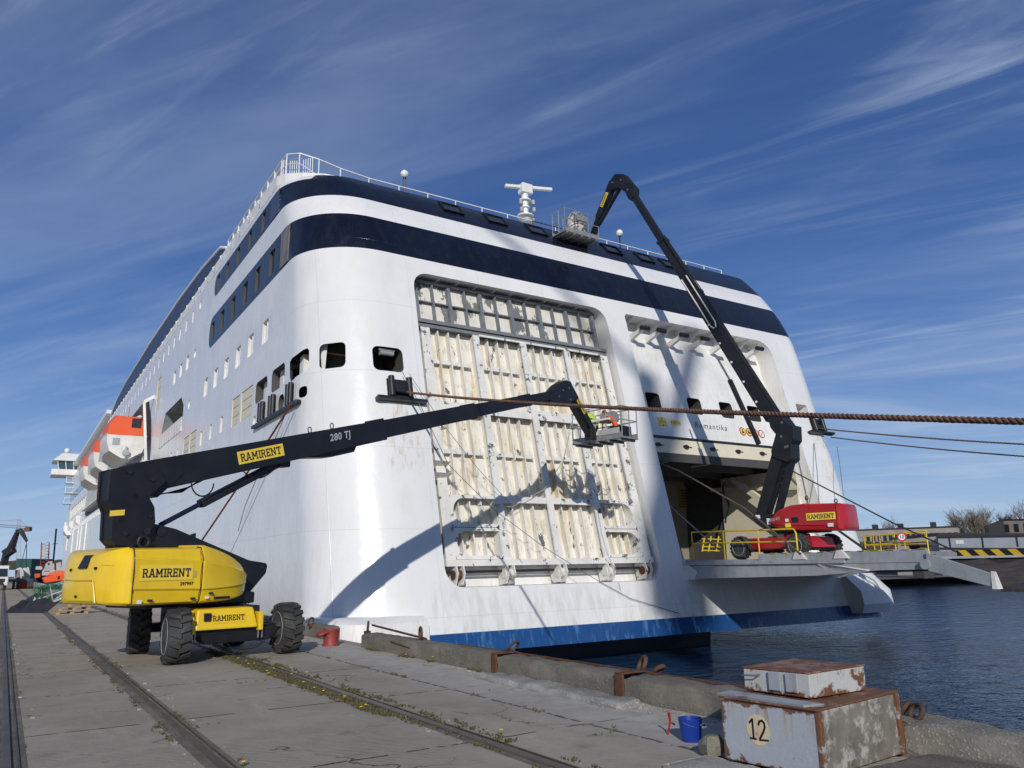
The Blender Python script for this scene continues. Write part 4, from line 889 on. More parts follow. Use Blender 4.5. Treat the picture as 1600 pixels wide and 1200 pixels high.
mk('lifting_eye', MB().tube([(-1.95+.1*math.cos(R(a)), -.6, 2.16+.1*math.sin(R(a))) for a in range(0, 360, 30)], .035, 8, closed=True), BLK, LY, smooth=60)
# superstructure plates
RP = [(-2.63, 3.42), (-2.5, 3.47), (-2.04, 3.60), (-1.75, 3.58), (-1.55, 3.3), (-1.80, 3.05), (-1.86, 2.98), (-1.74, 2.8), (-1.70, 2.52), (-1.80, 2.28), (-2.08, 2.07), (-2.40, 2.1), (-2.50, 2.2), (-2.52, 2.67), (-2.62, 2.9)][::-1]
q = MB().prism(RP, PXZ, -.5, -.44).prism(RP, PXZ, -.12, -.06)
q.prism([(x*1.0+.03 if x < -2.2 else x-.05, z-.02) for x, z in RP], PXZ, -.43, -.13)
mst = mk('riser', q, BLK, LY, bevel=.012)
mk('riser_foot', MB().box((-2.35, -.45, 1.98), (-2.0, 0, 2.2)), BLK, LY)
q = MB()
for x, z, r_ in ((-2.28, 3.42, .05), (-2.25, 2.32, .05), (-1.86, 2.35, .06), (-1.82, 2.62, .03), (-1.83, 3.3, .03)): q.cyl((x, -.53, z), (x, -.495, z), r_, 14)
mk('pivot_pins', q, BLKM, mst)
for x, z, w_ in ((-2.13, 2.98, .06), (-2.33, 2.55, .06)): mk('hole', MB().cyl((x, -.503, z), (x, -.499, z), w_, 14), mat('void_black', (.002, .002, .003), .9), mst)
mk('maker_sticker', MB().prism([(-2.56, 2.60), (-2.30, 2.63), (-2.30, 2.73), (-2.56, 2.70)], PXZ, -.512, -.505), LYEL, mst)
LA = [(-1.71, 2.52), (-1.2, 2.42), (.45, 1.82), (.86, 1.76), (.9, 1.7), (.87, 1.55), (.44, 1.10), (.16, 1.09), (-.2, 1.4), (-1.86, 2.12)][::-1]
la = mk('lower_arm', MB().prism(LA, PXZ, -.34, .15), BLK, LY, bevel=.015)
q = MB()
for x, z, r_ in ((.75, 1.68, .05), (-1.5, 2.36, .09), (-1.44, 2.3, .03), (.2, 1.5, .05), (.45, 1.74, .025)): q.cyl((x, -.36, z), (x, -.335, z), r_, 14)
mk('pivot_pins', q, BLKM, la)
mk('sensor', MB().prism([(-.72, 2.22), (-.64, 2.19), (-.64, 2.36), (-.7, 2.34)], PXZ, -.1, .0), BLK, la)
mk('down_hose', MB().tube([(.45, -.3, 1.3), (.48, -.35, 1.0), (.42, -.4, .75), (.5, -.5, .5)], .012, 5), CABL, la)
# telescopic boom
def bz_(x): return 3.36+(x+1.9)*.2775
q = MB(); seg(q, -1.9, bz_(-1.9), 4.2, bz_(4.2)-.02, .6, .52, -.29, .29)
q.prism([(-2.1, 3.6), (-1.2, 3.78), (-1.1, 3.5), (-1.6, 3.0), (-2.0, 3.1)][::-1], PXZ, -.31, .31)
q.prism([(1.2, bz_(1.2)-.25), (3.4, bz_(3.4)-.24), (3.3, bz_(3.3)-.42), (2.6, bz_(2.6)-.42), (1.9, bz_(1.9)-.3)][::-1], PXZ, -.2, .2)
bm1 = mk('boom', q, BLK, LY, bevel=.012)
bm2 = mk('boom_section', seg(MB(), 3.6, bz_(3.6), 7.8, bz_(7.8), .47, .43, -.24, .24), BLK, LY, bevel=.01)
bm3 = mk('boom_section', seg(MB(), 7.2, bz_(7.2), 10.6, bz_(10.6), .4, .36, -.2, .2), BLK, LY, bevel=.01)
bm4 = mk('boom_section', seg(MB(), 10.0, bz_(10.0), 12.6, bz_(12.6), .31, .3, -.16, .16), BLK, LY, bevel=.01)
for x, s_ in ((4.2, .56), (7.8, .47), (10.6, .4)): mk('wear_collar', seg(MB(), x-.1, bz_(x-.1), x+.03, bz_(x+.03), s_, s_, -s_*.52, s_*.52), BLK, LY, bevel=.01)
for x in (2.1, 2.75): mk('lifting_lug', MB().tube([(x+.05*math.cos(R(a)), 0, bz_(x)+.33+.07*math.sin(R(a))) for a in range(0, 360, 40)], .016, 6, closed=True), GRYM, bm1)
sl_ = math.atan(.2775); ca, sa = math.cos(sl_), math.sin(sl_)
bfr = lambda cx, cz: (lambda u, v_, d: (cx+u*ca-v_*sa, -.291-d, cz+u*sa+v_*ca))
sign(bm1, None, bfr(.63, bz_(.63)+.0), 1.16, .27, 'RAMIRENT', .17)
mk('model_lettering', font_mb('280 TJ', .17, bfr(2.77, bz_(2.77)+.04), .004, shear=.15, bold=.004, spacing=1.05), SILV, bm1)
q = MB(); seg(q, -.55, 2.94, 1.35, 3.98, .17, .17, -.1, .1); q.box((1.2, -.16, 3.86), (1.5, .16, 4.04))
cy = mk('lift_cylinder', q, BLK, LY, bevel=.03)
mk('cylinder_rod', MB().cyl((-1.35, 0, 2.5), (-.5, 0, 2.97), .05, 12), mat('dark_chrome', (.03, .04, .09), .25, metal=.6), LY, smooth=40)
q = MB()
for k in range(5): q.tube([(-1.7, -.1+.05*k, 3.02+.0*k), (-1.3, -.1+.05*k, 3.12), (-.9, -.1+.05*k, 3.25-.02*k), (-.5, -.05+.05*k, 3.45)], .012, 5)
q.tube([(-.78-.24*math.cos(R(a)), -.45, 3.33-.27*math.sin(R(a))) for a in range(0, 181, 15)], .016, 6); q.tube([(.1+.85*k/10, -.4, 3.66+.12*k/10-.2*math.sin(math.pi*k/10)) for k in range(11)], .014, 6)
q.tube([(-.5, -.1, 3.02), (-.3, -.12, 3.18), (.5, -.12, 3.6), (1.2, -.12, 3.98)], .012, 5)
mk('hydraulic_hoses', q, CABL, LY, smooth=60)
# head and jib
hp = [(11.75, 7.18), (12.05, 7.42), (12.35, 7.66), (12.75, 7.86), (13.02, 7.86), (13.15, 7.7), (13.1, 7.5), (13.3, 7.42), (13.2, 7.2), (12.7, 6.98), (11.8, 6.92)][::-1]
he = mk('boom_head', MB().prism(hp, PXZ, -.2, .2), BLK, LY, bevel=.015)
mk('pivot_pins', (lambda q: [q.cyl((x, -.22, z), (x, -.19, z), .035, 10) for x, z in ((12.5, 7.45), (12.9, 7.6), (12.95, 7.2), (12.25, 7.2))] and q)(MB()), GRYM, he)
mk('head_eye', MB().tube([(12.85+.05*math.cos(R(a)), 0, 7.92+.06*math.sin(R(a))) for a in range(0, 360, 45)], .015, 6, closed=True), GRYM, he)
q = MB(); seg(q, 13.0, 7.75, 14.55, 6.28, .3, .24, -.14, .14); seg(q, 12.9, 7.4, 14.3, 6.12, .08, .08, -.08, .08)
jb = mk('jib', q, BLK, LY, bevel=.01)
d_ = V((1.55, 0, -1.47)).normalized()
jfr = lambda u, v_, d: (13.72+d_.x*u-d_.z*v_, -.145-d, 7.08+d_.z*u+d_.x*v_)
sign(jb, None, jfr, .62, .17, 'RAMIRENT', .1)
mk('jib_bracket', MB().box((14.3, -.15, 5.95), (14.65, .15, 6.4)), BLK, LY, bevel=.02)
Li = ROOTM[LY.name].inverted()
bc_w = EYEP+ray(945, 689)*((22.0)/ray(945, 689).y)
bcl = Li @ V((bc_w.x, bc_w.y, bc_w.z)); byaw = R(90+12-19.5)
bk, BM = basket(LY, (bcl.x, bcl.y, bcl.z), byaw)
wires = MB().tube([BM @ V(p) for p in ((.3, -.5, .1), (.35, -.7, -.9), (.1, -.6, -1.8), (-.4, -.4, -2.4), (-.9, -.2, -2.9), (-1.8, .4, -3.4))], .012, 5)
mk('trailing_cable', wires, mat('pale_rope', (.55, .53, .46), .8), bk)
mk('side_panel', MB().box((-1.05, .46, .12), (-.1, .49, .33)).box((.02, .455, .0), (.12, .50, .8)).xf(BM), mat('pale_grey_panel', (.42, .43, .42), .5), bk)
mk('toolbox', MB().box((-1.0, -.3, .0), (-.5, .3, .42)).xf(BM), BLK, bk)
# tool tray and containers in the cage
mk('tool_tray', MB().box((-.7, .5, .64), (.5, .6, .71)).xf(BM), WP, bk)
# ---------------- the red lift on the ramp
RZ = 1.66
PHI = R(12)
LR = empty('boom_lift', (26.2, 20.2, RZ), R(90)+PHI, 'red articulated boom lift parked on the ship ramp, black boom raised to the roof edge', 'boom lift')
CR = Matrix.Rotation(-PHI, 4, 'Z') @ Matrix.Translation((-.2, 0, 0))
q = MB().box((-.6, -.62, .38), (2.25, .62, .84)).xf(CR); q.cyl((.0, 0, .8), (.0, 0, .95), .5, 24)
rch = mk('chassis', q, RED, LR, bevel=.04)
mk('chassis_hood', MB().hexa([(-1.0, -.7, .4), (-.6, -.7, .4), (-.6, .7, .4), (-1.0, .7, .4), (-.92, -.62, .78), (-.6, -.66, .84), (-.6, .66, .84), (-.92, .62, .78)]).xf(CR), RED, LR, bevel=.02)
mk('axle_block', MB().box((-.85, -.8, .3), (-.35, .8, .52)).box((1.9, -.8, .3), (2.4, .8, .52)).xf(CR), BLK, LR, bevel=.02)
W_RIM = mat('white_rim', (.68, .68, .66), .5)
for x in (-.55, 2.2):
    for y in (-.98, .98): wheel(LR, CR @ V((x, y, .47)), 1 if y > 0 else -1, r=.47, w_=.36, yaw=R(90)-PHI, rim=W_RIM)
mk('turntable', MB().box((-1.5, -.5, .84), (.4, .5, .98)), BLK, LR, bevel=.02)
# near flank is +y
for s_ in (1, -1):
    p_ = cowl(LR, [(-2.28, .25, .84, .86, 1.05, 1.70, 1.86), (-1.06, .25, .86, .90, 1.1, 1.76, 1.92)], s_, RED, bevel=.015)
    cowl(LR, [(-1.05, .25, .86, .90, 1.1, 1.76, 1.93), (-.5, .25, .86, .93, 1.12, 1.74, 1.90), (-.1, .25, .82, .98, 1.16, 1.64, 1.80), (.2, .25, .74, 1.05, 1.2, 1.52, 1.66), (.45, .25, .62, 1.14, 1.26, 1.4, 1.5), (.56, .25, .5, 1.24, 1.3, 1.36, 1.4)], s_, RED, 'nose_cowl', .015)
    k = s_
    fr = (lambda u, v_, d, k=k: (-1.72-k*u, k*(.868+d), 1.40+v_))
    sign(p_, None, fr, 1.12, .27, 'RAMIRENT', .17)
    st_ = mk('data_plate', MB().box((-2.16, k*.842, 1.0), (-1.95, k*.866, 1.13)), mat('sticker_white', (.75, .75, .72), .5), p_)
    mk('control_recess', MB().box((-.55, k*.83, 1.22), (-.82, k*.868, 1.42)), BLK, LR)
    mk('warning_sticker', MB().box((-.28, k*.83, 1.05), (-.5, k*.866, 1.2)), LYEL, LR)
    mk('info_sticker', MB().box((-.3, k*.83, 1.26), (-.43, k*.866, 1.38)), mat('sticker_white', (.75, .75, .72), .5), LR)
    mk('model_lettering', font_mb('HT23 RTJ', .1, (lambda u, v_, d, k=k: (.2-k*u*.9, k*(.77+d-(-u*k)*.15), 1.38+v_+u*.12)), .012, shear=.2), mat('white_lettering', (.75, .7, .7), .5), LR)
S = []
for x, yo, zb, zt in ((-2.56, .35, .95, 1.6), (-2.53, .55, .9, 1.76), (-2.46, .72, .87, 1.82), (-2.38, .82, .86, 1.84), (-2.3, .85, .85, 1.86)):
    h_ = []
    for s_ in (1, -1):
        p_ = [(x, s_*(yo-.08), zb), (x, s_*yo, zb+.05), (x, s_*yo, zb+.4), (x, s_*(yo-.03), zb+.43), (x, s_*(yo-.04), zt-.15), (x, s_*(yo-.15), zt)]
        h_ += p_ if s_ > 0 else p_[::-1]
    S.append(h_)
mk('counterweight', loft(S), RED, LR, smooth=24, bevel=.015)
mk('beacon', MB().cyl((-1.08, .5, 1.9), (-1.08, .5, 2.08), .02, 8).lathe([(.06, 0), (.07, .05), (.07, .12), (.03, .18)], (-1.08, .5, 2.06), n=12), mat('amber', (.12, .05, .02), .3), LR, smooth=40)
mk('lifting_eye', MB().tube([(-2.2+.06*math.cos(R(a)), .5, 1.95+.07*math.sin(R(a))) for a in range(0, 360, 40)], .022, 6, closed=True), BLK, LR)
for o in list(LR.children):
    if o.name.split('.')[0] in ('cowl', 'nose_cowl', 'counterweight', 'beacon', 'lifting_eye', 'turntable', 'control_recess', 'warning_sticker', 'info_sticker', 'model_lettering'): o.location = (.3, 0, .13)
# arms: plane y = .1 (X = 26.1)
def cv(a, b, y=.1):
    """re-express a point measured on the plane X=26.1 in the lift's own (rotated) vertical plane"""
    d = V((26.1, a, b))-EYEP; ax = V((-math.sin(PHI), math.cos(PHI), 0)); n_ = V((-math.cos(PHI), -math.sin(PHI), 0)); c_ = V((26.2, 20.2, 0)); k = (n_.dot(c_)+y-n_.dot(EYEP))/n_.dot(d); e = EYEP+d*k
    return ((e-c_).dot(ax), e.z-RZ)
def Yz(l): return [cv(a, b) for a, b in l]
bp_ = Yz([(22.02, 3.50), (20.8, 3.41), (20.6, 3.1), (21.1, 2.85), (21.38, 2.8), (21.95, 3.17)])
bs = mk('arm_base', MB().prism(bp_, PXZ, -.25, .45), BLK, LR, bevel=.015)
q = MB()
for a, b, c_, d in ((21.78, 3.3, 21.98, 3.42),): q.prism(Yz([(21.85, 3.3), (21.62, 3.28), (21.62, 3.42), (21.85, 3.44)]), PXZ, .452, .458).prism(Yz([(21.3, 3.0), (21.12, 3.0), (21.12, 3.25), (21.3, 3.27)]), PXZ, .452, .458)
mk('white_label', q, mat('sticker_white', (.75, .75, .72), .5), bs)
ra = mk('lower_arm', MB().prism(Yz([(21.95, 3.4), (21.42, 3.4), (20.3, 5.55), (20.83, 5.8)]), PXZ, -.2, .35), BLK, LR, bevel=.012)
mk('arm_link', MB().prism(Yz([(21.08, 3.4), (20.84, 3.4), (19.93, 5.42), (20.14, 5.5)]), PXZ, -.1, .25), BLK, LR, bevel=.012)
q = MB()
for k in range(7): q.tube([V((cv(20.9-.1*k, 3.9+.27*k)[0], .32, cv(20.9-.1*k, 3.9+.27*k)[1])), V((cv(20.75-.1*k, 4.1+.27*k)[0], .36, cv(20.75-.1*k, 4.1+.27*k)[1])), V((cv(20.62-.1*k, 4.05+.27*k)[0], .33, cv(20.62-.1*k, 4.05+.27*k)[1]))], .02, 5)
mk('arm_hoses', q, CABL, ra)
kn = mk('knuckle', MB().prism(Yz([(20.95, 7.66), (20.23, 7.48), (19.84, 6.89), (19.59, 6.82), (19.63, 6.24), (19.78, 6.10), (19.82, 5.51), (20.02, 5.38), (20.77, 5.74), (20.77, 5.96), (20.47, 6.58), (20.70, 6.89), (20.76, 7.23)]), PXZ, -.3, .45), BLK, LR, bevel=.015)
q = MB()
for y, z in ((20.1, 7.0), (20.2, 6.45), (19.95, 6.02), (20.05, 6.0)): u_, z_ = cv(y, z); q.cyl((u_, .45, z_), (u_, .475, z_), .05, 12)
mk('pivot_pins', q, GRYM, kn)
RB0, RB1 = cv(20.65, 7.3), cv(28.45, 21.0)
def rb(t): return (RB0[0]+(RB1[0]-RB0[0])*t, RB0[1]+(RB1[1]-RB0[1])*t)
def rs(q, t0, t1, h0, h1, w_):
    (a, b), (c_, d) = rb(t0), rb(t1); return seg(q, a, b, c_, d, h0, h1, .1-w_, .1+w_)
r1 = mk('boom', rs(MB(), 0, .5, .58, .5, .26), BLK, LR, bevel=.012)
mk('boom_section', rs(MB(), .45, .74, .42, .4, .2), BLK, LR, bevel=.01)
mk('boom_section', rs(MB(), .7, 1.0, .31, .3, .15), BLK, LR, bevel=.01)
for t, s_ in ((.5, .56), (.74, .46)): mk('wear_collar', rs(MB(), t-.008, t+.004, s_, s_, s_*.52), BLK, LR, bevel=.01)
q = MB()
for k in range(5):
    a, b = rb(.06+.075*k); q.cyl((a+.2, .36, b), (a+.2, .39, b), .05, 10)
mk('pin_caps', q, mat('sticker_white', (.75, .75, .72), .5), r1, smooth=40)
def rsid(t, off): a, b = rb(t); d = V((RB1[0]-RB0[0], RB1[1]-RB0[1])).normalized(); return (a-d.y*off, .385, b+d.x*off)
U = [rsid(.56, -.12), rsid(.36, -.12), rsid(.345, -.05), rsid(.345, .08), rsid(.36, .17), rsid(.56, .17)]
mk('lit_tray_edge', MB().tube(U, .03, 6), mat('sticker_white', (.75, .75, .72), .5), r1)  # white tube paints the sunlit rounded edge of the cable tray
q = MB()
for o_ in (.33, .38, .43): q.tube([rsid(.02, o_), rsid(.5, o_), rsid(.74, o_-.1)], .02, 5)
mk('boom_hoses', q, CABL, r1)
seg_q = MB(); seg(seg_q, *cv(21.35, 6.3), *cv(22.6, 9.3), .18, .18, .35, .53)
mk('lift_cylinder', seg_q, BLK, LR, bevel=.03)
mk('cylinder_rod', MB().cyl((cv(22.6, 9.3)[0], .44, cv(22.6, 9.3)[1]), (cv(23.25, 10.4)[0], .3, cv(23.25, 10.4)[1]), .045, 10), GRYM, LR, smooth=40)
rh = mk('boom_head', MB().prism(Yz([(28.05, 20.4), (27.95, 20.9), (28.3, 21.4), (28.75, 22.05), (29.5, 22.4), (29.95, 22.15), (30.1, 21.7), (29.3, 21.5), (28.75, 21.0), (28.5, 20.45)][::-1]), PXZ, -.1, .3), BLK, LR, bevel=.015)
mk('pivot_pins', (lambda q: [q.cyl((cv(y, z)[0], .3, cv(y, z)[1]), (cv(y, z)[0], .33, cv(y, z)[1]), .05, 10) for y, z in ((28.5, 21.0), (29.0, 21.8), (29.7, 21.95))] and q)(MB()), GRYM, rh)
q = MB(); seg(q, *cv(29.8, 22.1), *cv(31.2, 20.5), .38, .34, -.06, .26); seg(q, *cv(31.1, 20.6), *cv(31.95, 19.5), .26, .2, -.04, .24); seg(q, *cv(29.2, 21.6), *cv(31.2, 20.15), .1, .1, 0, .2)
rj = mk('jib', q, BLK, LR, bevel=.01)
ja, jb2 = cv(29.8, 22.1), cv(31.2, 20.5); d2 = V((jb2[0]-ja[0], 0, jb2[1]-ja[1])).normalized(); jm = ((ja[0]+jb2[0])/2, (ja[1]+jb2[1])/2)
sign(rj, None, lambda u, v_, d: (jm[0]-d2.x*u-d2.z*v_, .268+d, jm[1]-d2.z*u+d2.x*v_), .78, .2, 'RAMIRENT', .12)
Ri = ROOTM[LR.name].inverted()
g = onY(900, 371, 29.5); bcl = Ri @ V((g.x, 29.5, g.z))
rbk, RBM = basket(LR, bcl, R(-90)-PHI+R(2), Lh=1.12, Wh=.5, H=1.2)
mk('basket_mount', MB().beam(V((cv(31.9, 19.6)[0], .1, cv(31.9, 19.6)[1])), Ri @ V((g.x+.7, 29.9, g.z+.1)), .25, .3), BLK, LR, bevel=.02)
# plastic-wrapped bundle resting in the red lift's cage
WRAP = mat('clear_wrap', (.55, .52, .47), .22, col2=(.12, .11, .11), nscale=5, lo=.45, hi=.55, bump=.03, bscale=7)
random.seed(3)
bd = MB().lathe([(.1, 0), (.4, .04), (.46, .3), (.48, .7), (.46, 1.05), (.3, 1.36), (.03, 1.42)], (0, 0, 0), n=18)
for i, v_ in enumerate(bd.v): k = 1+.16*noise.noise(v_*3.1); bd.v[i] = V((v_.x*k*1.25, v_.y*k, v_.z*(.97+.05*noise.noise(v_*4))))
W2 = ROOTM[LR.name] @ RBM
wb = mk('wrapped_bundle', bd.xf(W2 @ Matrix.Translation((.12, .05, .01))), WRAP, None, world=True, smooth=50); tag(wb, 'bulky load wrapped in crumpled plastic, standing in the red lift cage at roof edge', 'bundle')
# ================================================================ water, quay and what stands on it
def water_mat():
    m = bpy.data.materials.new('water'); m.use_nodes = True; t = m.node_tree; p = t.nodes['Principled BSDF']
    p.inputs['Base Color'].default_value = (.014, .045, .10, 1); p.inputs['Roughness'].default_value = .06; p.inputs['IOR'].default_value = 1.33
    tc = N(t, 'ShaderNodeTexCoord'); hs = []
    for sc_, st, rot, amp in ((.55, (1, 1.7, 1), 35, .085), (1.9, (1, 1.6, 1), 25, .04), (5.5, (1, 1.4, 1), 45, .012)):
        mp = N(t, 'ShaderNodeMapping'); mp.inputs['Scale'].default_value = st; mp.inputs['Rotation'].default_value = (0, 0, R(rot)); L(t, tc.outputs['Object'], mp.inputs[0])
        n = N(t, 'ShaderNodeTexNoise'); n.inputs['Scale'].default_value = sc_; n.inputs['Detail'].default_value = 3; n.inputs['Distortion'].default_value = .7; L(t, mp.outputs[0], n.inputs[0])
        mu = N(t, 'ShaderNodeMath', operation='MULTIPLY'); L(t, n.outputs[0], mu.inputs[0]); mu.inputs[1].default_value = amp*2; hs.append(mu.outputs[0])
    a = N(t, 'ShaderNodeMath', operation='ADD'); L(t, hs[0], a.inputs[0]); L(t, hs[1], a.inputs[1])
    b = N(t, 'ShaderNodeMath', operation='ADD'); L(t, a.outputs[0], b.inputs[0]); L(t, hs[2], b.inputs[1])
    bu = N(t, 'ShaderNodeBump'); bu.inputs['Strength'].default_value = 1; bu.inputs['Distance'].default_value = 1; L(t, b.outputs[0], bu.inputs['Height']); L(t, bu.outputs[0], p.inputs['Normal'])
    return m
wt = mk('water', MB().add([(-300, -300, 0), (2500, -300, 0), (2500, 2500, 0), (-300, 2500, 0)], [(0, 1, 2, 3)]), water_mat()); wt.location = (0, 0, -2.0); tag(wt, 'dark blue rippled harbour water', None, None, 'structure')
def conc(name, base, dark, grooves=False, scale=1):
    m = bpy.data.materials.new(name); m.use_nodes = True; t = m.node_tree; p = t.nodes['Principled BSDF']; p.inputs['Roughness'].default_value = .92; p.inputs['Specular IOR Level'].default_value = .25
    tc = N(t, 'ShaderNodeTexCoord'); s = N(t, 'ShaderNodeSeparateXYZ'); L(t, tc.outputs['Object'], s.inputs[0])
    def M(op, a, b=0.0, c=None):
        n = N(t, 'ShaderNodeMath', operation=op)
        for i, q in enumerate((a, b, c)):
            if q is None: continue
            if isinstance(q, (int, float)): n.inputs[i].default_value = q
            else: L(t, q, n.inputs[i])
        return n.outputs[0]
    def no(sc_, det=8, st=(1, 1, 1), ro=.65):
        mp = N(t, 'ShaderNodeMapping'); mp.inputs['Scale'].default_value = st; L(t, tc.outputs['Object'], mp.inputs[0])
        n = N(t, 'ShaderNodeTexNoise'); n.inputs['Scale'].default_value = sc_; n.inputs['Detail'].default_value = det; n.inputs['Roughness'].default_value = ro; L(t, mp.outputs[0], n.inputs[0]); return n.outputs[0]
    def mr(v, a, b, c=0, d=1):
        q = N(t, 'ShaderNodeMapRange'); L(t, v, q.inputs[0]); q.inputs[1].default_value = a; q.inputs[2].default_value = b; q.inputs[3].default_value = c; q.inputs[4].default_value = d; return q.outputs[0]
    def mix(f, a, b):
        q = N(t, 'ShaderNodeMix', data_type='RGBA'); L(t, f, q.inputs[0])
        for i, c in ((6, a), (7, b)):
            if isinstance(c, tuple): q.inputs[i].default_value = (*c, 1)
            else: L(t, c, q.inputs[i])
        return q.outputs[2]
    n1 = no(.55*scale); n2 = no(3.2*scale, 10); n3 = no(22*scale, 6); n4 = no(1.3, 9, (1, .25, 1), .7)
    col = mix(mr(n1, .35, .68), base, dark)
    col = mix(mr(n2, .5, .75, 0, .55), col, tuple(c*.62 for c in base))
    col = mix(mr(n3, .55, .75, 0, .4), col, tuple(min(1, c*1.35) for c in base))
    col = mix(mr(n4, .58, .72, 0, .5), col, tuple(min(1, c*1.45) for c in base))
    h = M('ADD', M('MULTIPLY', n2, .012), M('MULTIPLY', n3, .004))
    if not grooves:
        vs_ = N(t, 'ShaderNodeTexVoronoi'); vs_.inputs['Scale'].default_value = 34; L(t, tc.outputs['Object'], vs_.inputs['Vector']); pit = mr(vs_.outputs['Distance'], .1, .5); sel = mr(n4, .4, .55)
        col = mix(M('MULTIPLY', M('MULTIPLY', pit, sel), .55), col, tuple(c*.35 for c in base)); col = mix(M('MULTIPLY', mr(vs_.outputs['Distance'], .22, .12), M('MULTIPLY', sel, .5)), col, tuple(min(1, c*1.9) for c in base)); h = M('SUBTRACT', h, M('MULTIPLY', M('MULTIPLY', pit, sel), .004))
    if grooves:
        jx = N(t, 'ShaderNodeTexNoise'); jx.inputs['Scale'].default_value = 2.5; jx.inputs['Detail'].default_value = 6; L(t, tc.outputs['Object'], jx.inputs[0])
        w_ = M('ADD', M('MULTIPLY', M('SUBTRACT', jx.outputs[0], .5), .09), M('MULTIPLY', M('SUBTRACT', no(9, 6), .5), .05))
        def line(v, sp, off, wd):  # joint every sp metres
            f = M('FRACT', M('ADD', M('DIVIDE', M('ADD', v, w_), sp), off)); return M('LESS_THAN', M('ABSOLUTE', M('SUBTRACT', f, .5)), wd/sp/2)
        jt = line(s.outputs[1], 3.0, .22, .035)
        lo = M('GREATER_THAN', no(4, 2), .46)
        def xl(x, wd): return M('LESS_THAN', M('ABSOLUTE', M('SUBTRACT', M('ADD', s.outputs[0], w_), x)), wd/2)
        js = M('MAXIMUM', M('MULTIPLY', jt, lo), M('MAXIMUM', M('MULTIPLY', xl(5.25, .05), lo), xl(-1.4, .04)))
        col = mix(js, col, (.035, .032, .025))
        h = M('SUBTRACT', h, M('MULTIPLY', js, .02))
        vo = N(t, 'ShaderNodeTexVoronoi', feature='DISTANCE_TO_EDGE'); vo.inputs['Scale'].default_value = .42; wv = N(t, 'ShaderNodeMix', data_type='RGBA'); wv.inputs[0].default_value = .12; nv = N(t, 'ShaderNodeTexNoise'); nv.inputs['Scale'].default_value = 2.2; nv.inputs['Detail'].default_value = 8; L(t, tc.outputs['Object'], nv.inputs[0]); va2 = N(t, 'ShaderNodeVectorMath', operation='MULTIPLY_ADD'); L(t, nv.outputs['Color'], va2.inputs[0]); va2.inputs[1].default_value = (.9, .9, 0); L(t, tc.outputs['Object'], va2.inputs[2]); L(t, va2.outputs[0], vo.inputs['Vector'])
        ck = M('MULTIPLY', M('LESS_THAN', vo.outputs['Distance'], .0045), mr(no(.6, 2), .5, .56)); col = mix(M('MULTIPLY', ck, .8), col, (.07, .062, .048)); h = M('SUBTRACT', h, M('MULTIPLY', ck, .008))
        st_ = mr(no(.9, 5), .60, .70, 0, .45); col = mix(st_, col, (.13, .115, .09))
        # anti-slip ribs cast in the slabs, worn in patches
        rib = N(t, 'ShaderNodeMath', operation='SINE'); L(t, M('MULTIPLY', M('ADD', M('MULTIPLY', s.outputs[0], .5), s.outputs[1]), 95), rib.inputs[0])
        rm = M('MULTIPLY', M('MULTIPLY', rib.outputs[0], mr(n1, .42, .6)), .0025); h = M('ADD', h, rm)
        # pale dusty run along the kerb
        pk = M('MULTIPLY', mr(s.outputs[0], 4.9, 5.9), mr(n2, .35, .6, .2, .8)); col = mix(M('MULTIPLY', pk, M('LESS_THAN', s.outputs[0], 6.5)), col, (.5, .485, .45))
    L(t, col, p.inputs['Base Color'])
    bu = N(t, 'ShaderNodeBump'); bu.inputs['Strength'].default_value = .9; bu.inputs['Distance'].default_value = 1; L(t, h, bu.inputs['Height']); L(t, bu.outputs[0], p.inputs['Normal'])
    return m
CON = conc('quay_concrete', (.39, .35, .28), (.29, .255, .2), True)
KER = conc('kerb_concrete', (.26, .24, .195), (.15, .135, .105), False, 2.2)
KERL = conc('pale_broken_concrete', (.42, .41, .38), (.24, .23, .2), False, 2.5)
qy = mk('quay', MB().box((-400, -60, -7), (6.83, 700, 0)), CON); tag(qy, 'weathered concrete quay paving', None, None, 'structure')
RUSTR = mat('rail_steel', (.085, .06, .045), .5, metal=.5, col2=(.16, .13, .11), nscale=3, stretch=(4, .4, 1), bump=.002)
RTOP = mat('worn_rail_top', (.10, .075, .06), .5, metal=.3, col2=(.15, .12, .10), nscale=2)
SOIL = conc('dirt_soil', (.27, .245, .2), (.12, .105, .08), False, 4)
def rail(x, label, wd=.07):
    # two beads: rail head and the guard flange beside it, on a dirt strip
    st = mk('rail_groove', MB().box((x-.12, -40, -.02), (x+.15, 620, .004)), SOIL); tag(st, 'strip of dirt and broken concrete beside a rail', None, None, 'structure')
    q = MB(); q.hexa([(x-wd/2, -40, 0), (x+wd/2, -40, 0), (x+wd/2, 620, 0), (x-wd/2, 620, 0), (x-wd/2+.006, -40, .024), (x+wd/2-.006, -40, .024), (x+wd/2-.006, 620, .024), (x-wd/2+.006, 620, .024)])
    o = mk('rail', q, RTOP); tag(o, label, 'rail', 'steel rails sunk in the quay')
    mk('guard_flange', MB().box((x+wd/2+.045, -40, 0), (x+wd/2+.06, 620, .016)), RUSTR, o)
    return o
rail(.2, 'steel rail nearest the left edge of the photo, sunk in the quay'); rail(1.72, 'steel rail second from the left, running past the yellow lift'); rail(3.95, 'rusty crane rail among yellow flowering weeds, passing under the yellow lift', .1)
